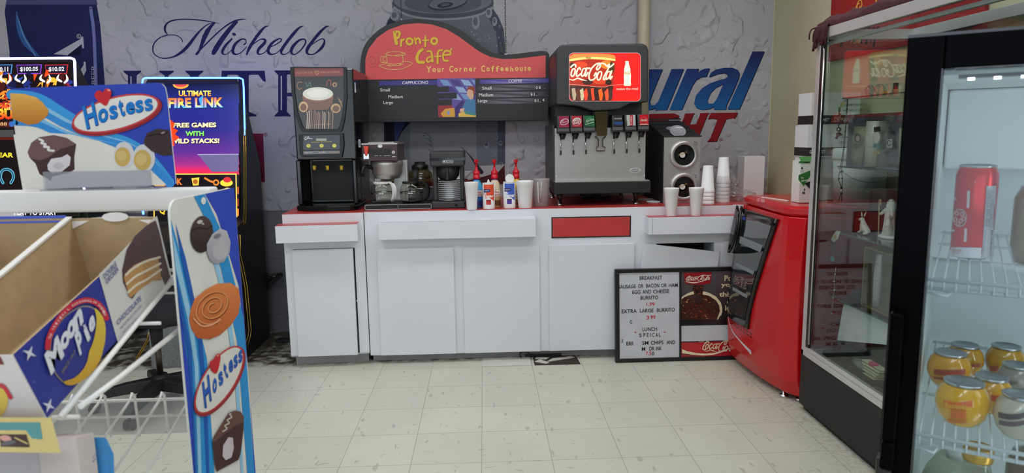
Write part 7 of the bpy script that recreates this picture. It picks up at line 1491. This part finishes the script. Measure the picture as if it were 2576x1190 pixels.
# the moon badge
cv.t(90, 740, .201613); EL = [(165, 660), (190, 520), (270, 370), (380, 250), (500, 175), (600, 145), (700, 165), (770, 230), (815, 310), (845, 440), (845, 560), (800, 760), (700, 930), (580, 1060), (440, 1130), (350, 1115), (270, 1045), (210, 950), (175, 800)]
cv.poly(spline(EL, 4, True), (166, 152, 128), 3); cv.poly(spline([(x+(505-x)*.035, y+(640-y)*.03) for x, y in EL], 4, True), (34, 46, 140), 4)
cv.stroke([(128, 670), (150, 540), (220, 390), (330, 235), (470, 120), (620, 75), (740, 110), (820, 190), (865, 300)], 68, (206, 40, 62), 5, n=8); ts = 'THE ORIGINAL MARSHMALLOW SANDWICH'; P = spline([(150, 560), (205, 420), (330, 245), (470, 125), (620, 82), (740, 115), (815, 195), (850, 275)], 10)
for k, ch in enumerate(ts):
    if ch == ' ': continue
    i = int((k+.5)/len(ts)*(len(P)-2)); a, b_ = P[i], P[i+1]; l = math.hypot(b_[0]-a[0], b_[1]-a[1]); ux, uy = (b_[0]-a[0])/l, (b_[1]-a[1])/l; cv.fit(ch, (a[0]-ux*11-uy*14, a[1]-uy*11+ux*14), (a[0]+ux*11-uy*14, a[1]+uy*11+ux*14), (uy*30, -ux*30), (238, 214, 214), 6, .02)
cv.poly(spline([(715, 175), (790, 240), (840, 350), (852, 470), (835, 640), (770, 850), (660, 1000), (540, 1095), (420, 1138), (340, 1118), (345, 1085), (460, 1045), (560, 950), (620, 840), (645, 720), (690, 610), (722, 480), (738, 350), (730, 250)], 4, True), gy(200, (226, 200, 70), 1100, (206, 160, 44)), 6)
LW = (222, 226, 238); SH = (120, 134, 186)
for ch, p0, p1, up in (('M', (165, 1015), (330, 760), (-88, -255)), ('o', (300, 735), (405, 600), (-30, -190)), ('o', (385, 600), (480, 470), (-30, -200)), ('n', (470, 500), (570, 340), (-35, -200)), ('P', (525, 770), (585, 680), (-72, -255)), ('i', (620, 600), (660, 545), (-55, -150)), ('e', (655, 510), (722, 390), (-30, -165))):
    cv.fit(ch, (p0[0]+8, p0[1]+8), (p1[0]+8, p1[1]+8), up, SH, 7, .05); cv.fit(ch, p0, p1, up, LW, 8, .045)
def star(cx, cy, r, L=7, c=(214, 220, 236)):
    cv.poly([(cx+(r if k % 2 == 0 else r*.28)*math.cos(-1.2+k*PI/4), cy+(r if k % 2 == 0 else r*.28)*math.sin(-1.2+k*PI/4)*1.15) for k in range(8)], c, L)
star(585, 400, 36); cv.fit('SINCE 1917', (310, 1000), (478, 735), (-14, -42), (150, 140, 96), 7)
cv.t(0, 860, .277296); star(250, 105, 66); star(425, 580, 62); star(290, 365, 10, 7, (150, 160, 210)); star(190, 90, 10, 7, (150, 160, 210))
g.build('side_print', bo, normals=False)
g = MB(CP); cv = Cv(g, (0, (A_.y+Bq.y)/2, 0), (0, -1, 0), CP); f0 = Vector((0, A_.y-.0018, A_.z)); fn = Vector((0, -(A_.z-Bq.z), -(Bq.y-A_.y))).normalized(); cv = Cv(g, f0, fn, CP, (0, 860, .277296), eps=.0003)
cv.ell(-40, 560, 108, 150, (226, 196, 90), 1, 20); cv.stroke([(-60, 400), (30, 400), (100, 505)], 34, (200, 50, 70), 2); cv.poly([(0, 130), (38, 205), (0, 205), (-60, 150)], (120, 30, 44), 1); g.build('front_print', bo, normals=False)
# neighbouring box
t = thing('snack_box', 'second open snack box with blue rim, further left behind the moon logo box', 'snack box', (-.63, -3.08, yz(-3.08))); X1b, X0b = -.572, -.70; b = MB(CP)
P4_ = (A_, Bq, Cq, D_, M_); wallpoly(b, [Vector((X1b, p.y+.006, p.z+.0)) for p in P4_], .002, CP, CARDIN, (46, 70, 170)); wallpoly(b, [Vector((X0b, p.y+.006, p.z)) for p in P4_], .002, CARDIN, CP, (46, 70, 170))
b.quad(Vector((X0b, Bq.y, Bq.z+.001)), Vector((X1b, Bq.y, Bq.z+.001)), Vector((X1b, Cq.y, Cq.z+.001)), Vector((X0b, Cq.y, Cq.z+.001)), CARDIN); n = b.add([(X0b, D_.y+.006, D_.z), (X1b, D_.y+.006, D_.z), (X1b, Cq.y+.006, Cq.z), (X0b, Cq.y+.006, Cq.z)]); b.face((n, n+1, n+2, n+3), CARDIN); n = b.add([(X0b, A_.y+.005, A_.z), (X1b, A_.y+.005, A_.z), (X1b, Bq.y+.005, Bq.z), (X0b, Bq.y+.005, Bq.z)]); b.face((n, n+1, n+2, n+3), CP, (46, 70, 170)); bo = b.build('carton', t, normals=False)
b = MB(CP, (58, 84, 190)); b.box(X0b, X1b, D_.y+.007, D_.y+.009, D_.z-.006, D_.z+.004); b.build('back_flap', bo)
# boxes on the lower shelf
zz = lambda y: at(440, 981, 1, -2.85).z-.155+(y+3.30)*.143/.438+.003
ZI = at(250, 1095, 1, -3.24).z
t = thing('snack_box', 'plain pinkish white snack box on the lower rack shelf, only its upper part in view', 'snack box', (-.70, -3.1, .80)); b = MB(mat('pinkish_card', (206, 196, 194), .6, var=.02)); x1 = at(192, 1110, 1, -3.24).x; b.hexa([(-1.0, -3.24, zz(-3.24)), (x1, -3.24, zz(-3.24)), (x1, -3.205, zz(-3.205)), (-1.0, -3.205, zz(-3.205)), (-1.0, -3.24, ZI), (x1, -3.24, ZI), (x1, -3.205, ZI-.012), (-1.0, -3.205, ZI-.012)]); b.build('carton', t, .002)
t = thing('snack_box', 'light blue snack box end with lettering on the lower rack shelf', 'snack box', (x1+.03, -3.1, .80)); g = MB(CP); a, c, d, e = at(212, 1102, 1, -3.20), at(268, 1104, 1, -3.195), at(286, 1142, 1, -3.19), at(246, 1215, 1, -3.192)
lo = zz(-3.2); pts = [a, c, d, Vector((d.x-.012, d.y, lo)), Vector((a.x+.02, a.y, lo))]; n = g.add(pts); m_ = g.add([p+Vector((-.004, .004, .0)) for p in pts]); g.face(range(n, n+5), CP, (58, 140, 206)); g.face(range(m_+4, m_-1, -1), CP, (206, 206, 206))
for i in range(5): g.face((n+i, n+(i+1) % 5, m_+(i+1) % 5, m_+i), CP, (58, 140, 206))
bo = g.build('carton', t, normals=False); g = MB(CP); cv = Cv(g, a+Vector((0, -.002, 0)), (0, -1, 0), CP, (0, 860, .277296), eps=.0004); cv.N = Vector((0, -1, 0))
cv.poly([(800, 905), (865, 900), (860, 925), (815, 950)], (196, 200, 80), 30); cv.poly([(760, 880), (800, 960), (830, 1110), (790, 1110)], (214, 218, 224), 30); cv.fit('CHOCOLATE', (862, 1050), (968, 945), (-4, -26), (80, 90, 160), 31); cv.fit('CREAMY CAKES', (866, 1085), (985, 970), (-4, -22), (80, 90, 160), 31); g.build('print', bo, normals=False)
# ---------------------------------------------------------------- slot machines
CAB = mat('cabinet_black', (24, 24, 27), .4, var=.15)
def slot(x0, x1, base, lab, ztop, trimcol, edge, yb=.80):
    t = thing('slot_machine', lab, 'slot machine', ((x0+x1)/2, .5, 0)); YS = .42
    b = MB(CAB); b.prism([(.22, .02), (.25, .60), (.10, .72), (.10, .80), (.36, .87), (YS, .90), (YS, ztop-.04), (.47, ztop), (.62, ztop-.20), (yb, ztop-.55), (yb-.05, 0), (.24, 0)], x0, x1, 'x'); b.build('cabinet', t, .004)
    b = MB(BLACK); b.box(x0+.03, x1-.03, .385, YS-.001, .92, ztop-.06); mon = b.build('monitor', t, .004)
    return t, mon, YS
ND = mat('neon_white_violet', (190, 170, 255), .3, emit=4.5)
x1 = -1.505; x0 = at(360, 230, 1, .40).x; zt = at(500, 195, 1, .40).z
t, mon, YS = slot(x0, x1, 0, 'black slot machine with blue neon edge and fire themed screen beside the counter', zt, GOLD, None)
yn = .392
b = MB(NEONM); b.tube([at(*q, 1, yn) for q in ((358, 212), (359, 200), (365, 196), (603, 196), (611, 200), (613, 220), (616, 340))], .0055, 8); b.build('neon_tube', mon)
b = MB(NEONM); c = at(360, 534, 1, yn); b.tube([c+Vector((0, 0, .014)), c+Vector((0, 0, -.014))], .007, 8); b.build('lit_button', mon)
for o in (0, 5): b = MB(GOLD); b.tube([at(q[0]-o, q[1], 1, .388) for q in ((618, 325), (619, 400), (619, 545), (617, 560), (604, 572), (600, 580))], .0032, 6); b.build('gold_trim', t)
for o in (0, 6): b = MB(GOLD); b.tube([at(q[0]-o, q[1], 1, .215) for q in ((604, 590), (605, 640), (612, 668), (622, 720), (632, 830), (630, 845), (622, 872))], .0035, 6); b.build('gold_trim', t)
for o in (0, 5): b = MB(GOLD); b.tube([at(q[0]+o, q[1], 1, .205) for q in ((374, 835), (370, 855), (346, 895), (342, 905), (342, 935))], .004, 6); b.build('gold_trim', t)
b = MB(mat('chequer_plate', (150, 152, 156), .45, .9, var=.2, scale=90, bump=.8)); b.box(x0+.02, x1-.04, .14, .217, 0, .30); b.build('kick_plate', t, .003)
g = MB(SCREEN); cv = Cv(g, (0, .3845, 0), (0, -1, 0), SCREEN)
def sky(q):
    y = q[1]
    for (a, c), (b_, d) in zip(((212, (14, 20, 60)), (260, (28, 38, 120)), (330, (40, 34, 120)), (385, (84, 40, 128)), (415, (150, 40, 120)), (428, (206, 36, 84)), (440, (214, 40, 70))), ((260, (28, 38, 120)), (330, (40, 34, 120)), (385, (84, 40, 128)), (415, (150, 40, 120)), (428, (206, 36, 84)), (440, (214, 40, 70)))):
        if y <= b_: f = max(0, (y-a)/(b_-a)); return tuple(p+(q_-p)*f for p, q_ in zip(c, d))
    return (214, 40, 70)
ys = (212, 260, 330, 385, 415, 428, 439)
for a, c in zip(ys, ys[1:]): cv.poly([(372, a), (600, a), (602, c), (372, c)], sky, 1)
cv.ell(455, 212.5, 20, 11, (206, 150, 60), 2, a0=0, a1=180); cv.ell(455, 212.5, 15, 6, (196, 60, 70), 3, a0=0, a1=180)
FIRE = gy(228, (250, 236, 120), 244, (238, 130, 40)); cv.fit('ULTIMATE', (450, 243), (532, 243), 15, (70, 20, 10), 3, .04); cv.fit('ULTIMATE', (450, 242), (531, 242), 14, FIRE, 4, .03)
F2 = gy(247, (226, 120, 40), 272, (250, 226, 110)); cv.fit('FIRE LINK', (423, 275), (565, 273), (0, -27), (30, 40, 90), 3, .06); cv.fit('FIRE LINK', (424, 272), (562, 270), (0, -25), lambda q: (236, 110, 40) if q[1] < 256 else (250, 214, 90) if q[1] < 266 else (90, 180, 226), 4, .04); cv.poly([(500, 248), (512, 240), (506, 268)], (60, 150, 220), 5)
for s_, p0, p1, c in (('FREE GAMES', (436, 321), (544, 320), (250, 232, 170)), ('WITH', (467, 342), (513, 342), (120, 226, 90)), ('WILD STACKS!', (428, 361), (552, 360), (250, 240, 170))): cv.fit(s_, (p0[0]+1.5, p0[1]+1.5), (p1[0]+1.5, p1[1]+1.5), 12, (40, 20, 30), 2, .04); cv.fit(s_, p0, p1, 12, c, 3, .035)
cv.poly([(425, 298), (440, 310), (436, 322), (448, 328), (440, 338), (452, 346), (438, 356), (440, 366), (425, 372)], (230, 60, 24), 4); cv.poly([(600, 388), (498, 388), (533, 432), (600, 432)], (96, 90, 130), 2); cv.stroke([(600, 388), (498, 389)], 2, (150, 150, 180), 3, smooth=False)
cv.rect(372, 439, 602, 560, (16, 12, 18), 2)
for a, c in (((385, 438), (594, 438)), ((594, 438), (596, 545)), ((388, 500), (388, 545))): cv.stroke([a, c], 3, (236, 196, 90), 4, smooth=False)
cv.fit('K', (446, 465), (459, 465), 17, (226, 110, 40), 5, .04); cv.fit('Q', (402, 540), (416, 540), 18, (240, 190, 50), 5, .04)
cv.poly([(482, 448), (502, 446), (500, 466), (486, 467)], (226, 190, 70), 5); cv.ell(492, 457, 6, 6, (160, 90, 30), 6); cv.ell(402, 466, 14, 5, (206, 160, 60), 5); cv.stroke([(516, 448), (530, 456), (540, 458)], 5, (206, 120, 50), 5); cv.ell(544, 459, 8, 8, (206, 120, 50), 5); cv.ell(544, 459, 4, 4, (30, 16, 18), 6)
cv.ell(570, 460, 16, 9, (240, 196, 60), 5); cv.ell(572, 452, 10, 7, (196, 40, 50), 6); cv.ell(533, 478, 12, 6, (196, 40, 50), 5); cv.ell(572, 478, 7, 6, (236, 190, 60), 5)
for y, c in ((470, (200, 90, 30)), (500, (150, 50, 30)), (525, (226, 120, 40))): cv.rect(597.5, y, 601, y+18, c, 4)
cv.ell(594, 565, 6, 7, (60, 130, 190), 4)
g.build('screen', mon, normals=False)
# left machine
x1b = at(190, 300, 1, .40).x; ztb = at(100, 146, 1, .40).z
t, mon, YS = slot(x1b-.72, x1b, 0, 'slot machine at far left with white edge light and gold prize screen', ztb, GOLD, None)
b = MB(ND); b.tube([at(*q, 1, yn) for q in ((-60, 148), (178, 146), (186, 149), (188, 156), (192, 300), (196, 420))], .0075, 8); b.build('edge_light', mon)
b = MB(CHROME); b.box(x1b-.68, at(38, 335, 1, .378).x, .366, .384, at(20, 345, 1, .38).z, at(20, 327, 1, .38).z); b.build('chrome_bar', mon)
g = MB(SCREEN); cv = Cv(g, (0, .3845, 0), (0, -1, 0), SCREEN); cv.rect(-110, 156, 181, 560, (18, 10, 14), 1)
for x_a, x_b, s_, c in ((-20, 32, '0.11', (60, 130, 190)), (41, 106, '$100.05', (120, 60, 180)), (113, 172, '$10.02', (170, 40, 50))):
    cv.poly([(x_a, 163), (x_b, 162), (x_b-3, 186), (x_a+4, 186)], c, 2); cv.poly([(x_a+2, 165), (x_b-3, 164), (x_b-5, 184), (x_a+5, 184)], (24, 18, 40), 3); cv.fit(s_, (x_a+10 if x_a > 0 else 0, 181), (x_b-10 if x_a > 0 else 21, 180), 12, (236, 236, 240), 4, .02)
rb = random.Random(3)
for k in range(90):
    x, y = rb.uniform(-60, 178), rb.uniform(188, 245); c = rb.choice(((206, 70, 26), (236, 120, 36), (150, 36, 20), (60, 18, 16), (246, 170, 60), (40, 50, 130))) if not 28 < x < 75 else rb.choice(((30, 40, 110), (50, 70, 160), (18, 20, 60)))
    cv.poly([(x+rb.uniform(-13, 13), y+rb.uniform(-14, 14)) for _ in range(5)], c, 3)
for x in (50, 112, 155, 12): cv.stroke([(x-6, 188), (x-10, 198), (x, 205)], [2, 6, 5], (226, 222, 214), 5); cv.stroke([(x+12, 188), (x+15, 200), (x+8, 208)], [2, 6, 5], (226, 222, 214), 5)
for k in range(50): x, y = rb.uniform(-60, 30), rb.uniform(245, 275); cv.poly([(x+rb.uniform(-9, 9), y+rb.uniform(-10, 10)) for _ in range(4)], rb.choice(((226, 110, 36), (120, 30, 20), (246, 180, 80))), 3)
cv.fit('BU', (-6, 301), (33, 300), 27, gy(274, (250, 200, 50), 300, (226, 40, 20)), 4, .05); cv.fit('WILD GOLD', (-60, 271), (28, 270), 12, (230, 60, 40), 4, .03); cv.rect(-60, 306, 38, 320, (70, 24, 20), 3); cv.fit('888.88', (-30, 316), (18, 316), 8, (220, 180, 120), 4); cv.ell(30, 312, 7, 7, (50, 90, 160), 4)
cv.rect(-60, 346, 40, 352, (90, 24, 20), 3); cv.fit('YEAR', (-18, 396), (34, 396), 12, (236, 206, 50), 4, .03)
cv.stroke([(8, 460), (2, 446), (6, 430), (20, 426), (32, 434), (34, 448), (28, 460)], 7, (90, 170, 190), 4); cv.stroke([(8, 460), (2, 446), (6, 430), (20, 426), (32, 434), (34, 448), (28, 460)], 3, (30, 60, 90), 5)
cv.rect(-60, 528, 60, 545, (150, 150, 154), 3); cv.rect(64, 527, 178, 545, (14, 12, 14), 3); cv.fit('PLAY TO START', (36, 541), (143, 541), 11, (226, 226, 228), 4, .03); cv.fit('PLAY', (172, 533), (192, 533), 5, (226, 120, 50), 4)
g.build('screen', mon, normals=False)
# ---------------------------------------------------------------- office chair in front of the machines
O = at(403, 940, 1, -.45); cx, cy = O.x, -.45
t = thing('office_chair', 'black office chair on a five star base in front of the slot machines', 'chair', (cx, cy, 0))
b = MB(MATTBLACK); b.lathe([(.05, .085), (.055, .10), (.045, .145), (.034, .17)], (cx, cy, 0), 18); b.build('hub', t)
b = MB(mat('gas_column', (96, 86, 76), .3, .9)); b.lathe([(.016, .17), (.016, .40)], (cx, cy, 0), 16); b.build('gas_column', t)
b = MB(MATTBLACK); b.lathe([(.028, .325), (.034, .46)], (cx, cy, 0), 16); b.build('column_sleeve', t)
for k in range(5):
    a = math.radians(-92+72*k); d = Vector((math.cos(a), math.sin(a), 0)); s_ = Vector((-d.y, d.x, 0)); o = Vector((cx, cy, 0)); rr = []
    for r, z, w, h in ((.03, .120, .036, .055), (.17, .112, .032, .044), (.30, .092, .027, .032), (.335, .082, .022, .024)): p = o+d*r+Vector((0, 0, z)); rr.append([p+s_*w*q+Vector((0, 0, h*e)) for q, e in ((-1, -.6), (1, -.6), (.8, .6), (-.8, .6))])
    b = MB(MATTBLACK); b.rings(rr, smooth=False); lg = b.build('leg', t, .006); c = o+d*.318
    b = MB(BLACK)
    for q in (-1, 1):
        s0 = len(b.v); b.lathe([(.020, -.009), (.026, -.006), (.026, .006), (.020, .009)], (0, 0, 0), 18, ax='y'); b.xf(Matrix.Translation(c+s_*(q*.016)+Vector((0, 0, .0265))) @ Matrix.Rotation(a, 4, 'Z'), s0)
    b.tube([c+Vector((0, 0, .03)), c+Vector((0, 0, .085))], .007, 8); b.tube([c-s_*.016+Vector((0, 0, .027)), c+s_*.016+Vector((0, 0, .027))], .005, 6); b.build('caster', lg)
b = MB(MATTBLACK); b.box(cx-.10, cx+.10, cy-.10, cy+.10, .44, .475); b.build('seat_plate', t, .01)
FAB = mat('black_fabric', (28, 28, 31), .9, var=.2, scale=60); b = MB(FAB); rr = []
for z, k in ((.475, .88), (.485, .97), (.52, 1), (.545, .95), (.555, .7)): rr.append([(cx+.245*k*math.copysign(abs(math.cos(q))**.5, math.cos(q)), cy+.235*k*math.copysign(abs(math.sin(q))**.5, math.sin(q)), z) for q in [2*PI*i/28 for i in range(28)]])
b.rings(rr); b.build('seat', t)
b = MB(MATTBLACK); b.tube([(cx, cy-.08, .455), (cx, cy-.24, .45), (cx, cy-.29, .50), (cx, cy-.28, .70)], .018, 10); b.build('back_arm', t)
b = MB(FAB); rr = []
for y, k in ((-.285, .9), (-.275, 1), (-.245, 1), (-.235, .88)): rr.append([(cx+.21*k*math.copysign(abs(math.cos(q))**.6, math.cos(q)), cy+y, .80+.19*k*math.copysign(abs(math.sin(q))**.6, math.sin(q))) for q in [2*PI*i/28 for i in range(28)]])
b.rings(rr); b.build('backrest', t)
# ---------------------------------------------------------------- dust pan leaning by the wall, and floor litter
t = thing('dustpan', 'black dustpan with grey handle propped behind the slot machine against the block wall', 'dustpan', (-1.45, .82, 0)); Yd = .82
D = lambda px, py, y=Yd: at(px, py, 1, y)
b = MB(MATTBLACK); pts = [D(650, 725), D(704, 690), D(710, 696), D(664, 738)]; n = b.add(pts); m_ = b.add([p+Vector((0, .03, .01)) for p in pts]); b.face((n, n+1, n+2, n+3)); b.face((m_+3, m_+2, m_+1, m_))
for i in range(4): b.face((n+i, n+(i+1) % 4, m_+(i+1) % 4, m_+i))
b.tube([D(655, 682), D(680, 694), D(700, 690)], .012, 8); b.tube([D(655, 690), D(684, 702)], .014, 8); b.build('pan', t)
b = MB(mat('grey_tube', (140, 132, 132), .5)); b.tube([D(686, 696), D(696, 690)], .011, 10); b.build('collar', t); b = MB(mat('grey_pole', (120, 116, 116), .5)); b.tube([D(694, 690), D(722, 672)], .004, 8); b.build('handle', t)
b = MB(CHROME); b.tube([D(660, 692), D(672, 694)], .005, 6); b.build('hinge_pin', t); b = MB(MATTBLACK); b.tube([D(664, 735), Vector((D(664, 735).x-.12, .84, 0.004))], .010, 8); b.build('support', t)
c = at(718, 860, 2, .001); b = MB(MATTBLACK); b.box(c.x-.06, c.x+.06, .60, .66, 0, .02); tag(b.build('door_wedge', bevel=.004), 'small black rubber wedge on the dirty floor behind the narrow cabinet', 'wedge')
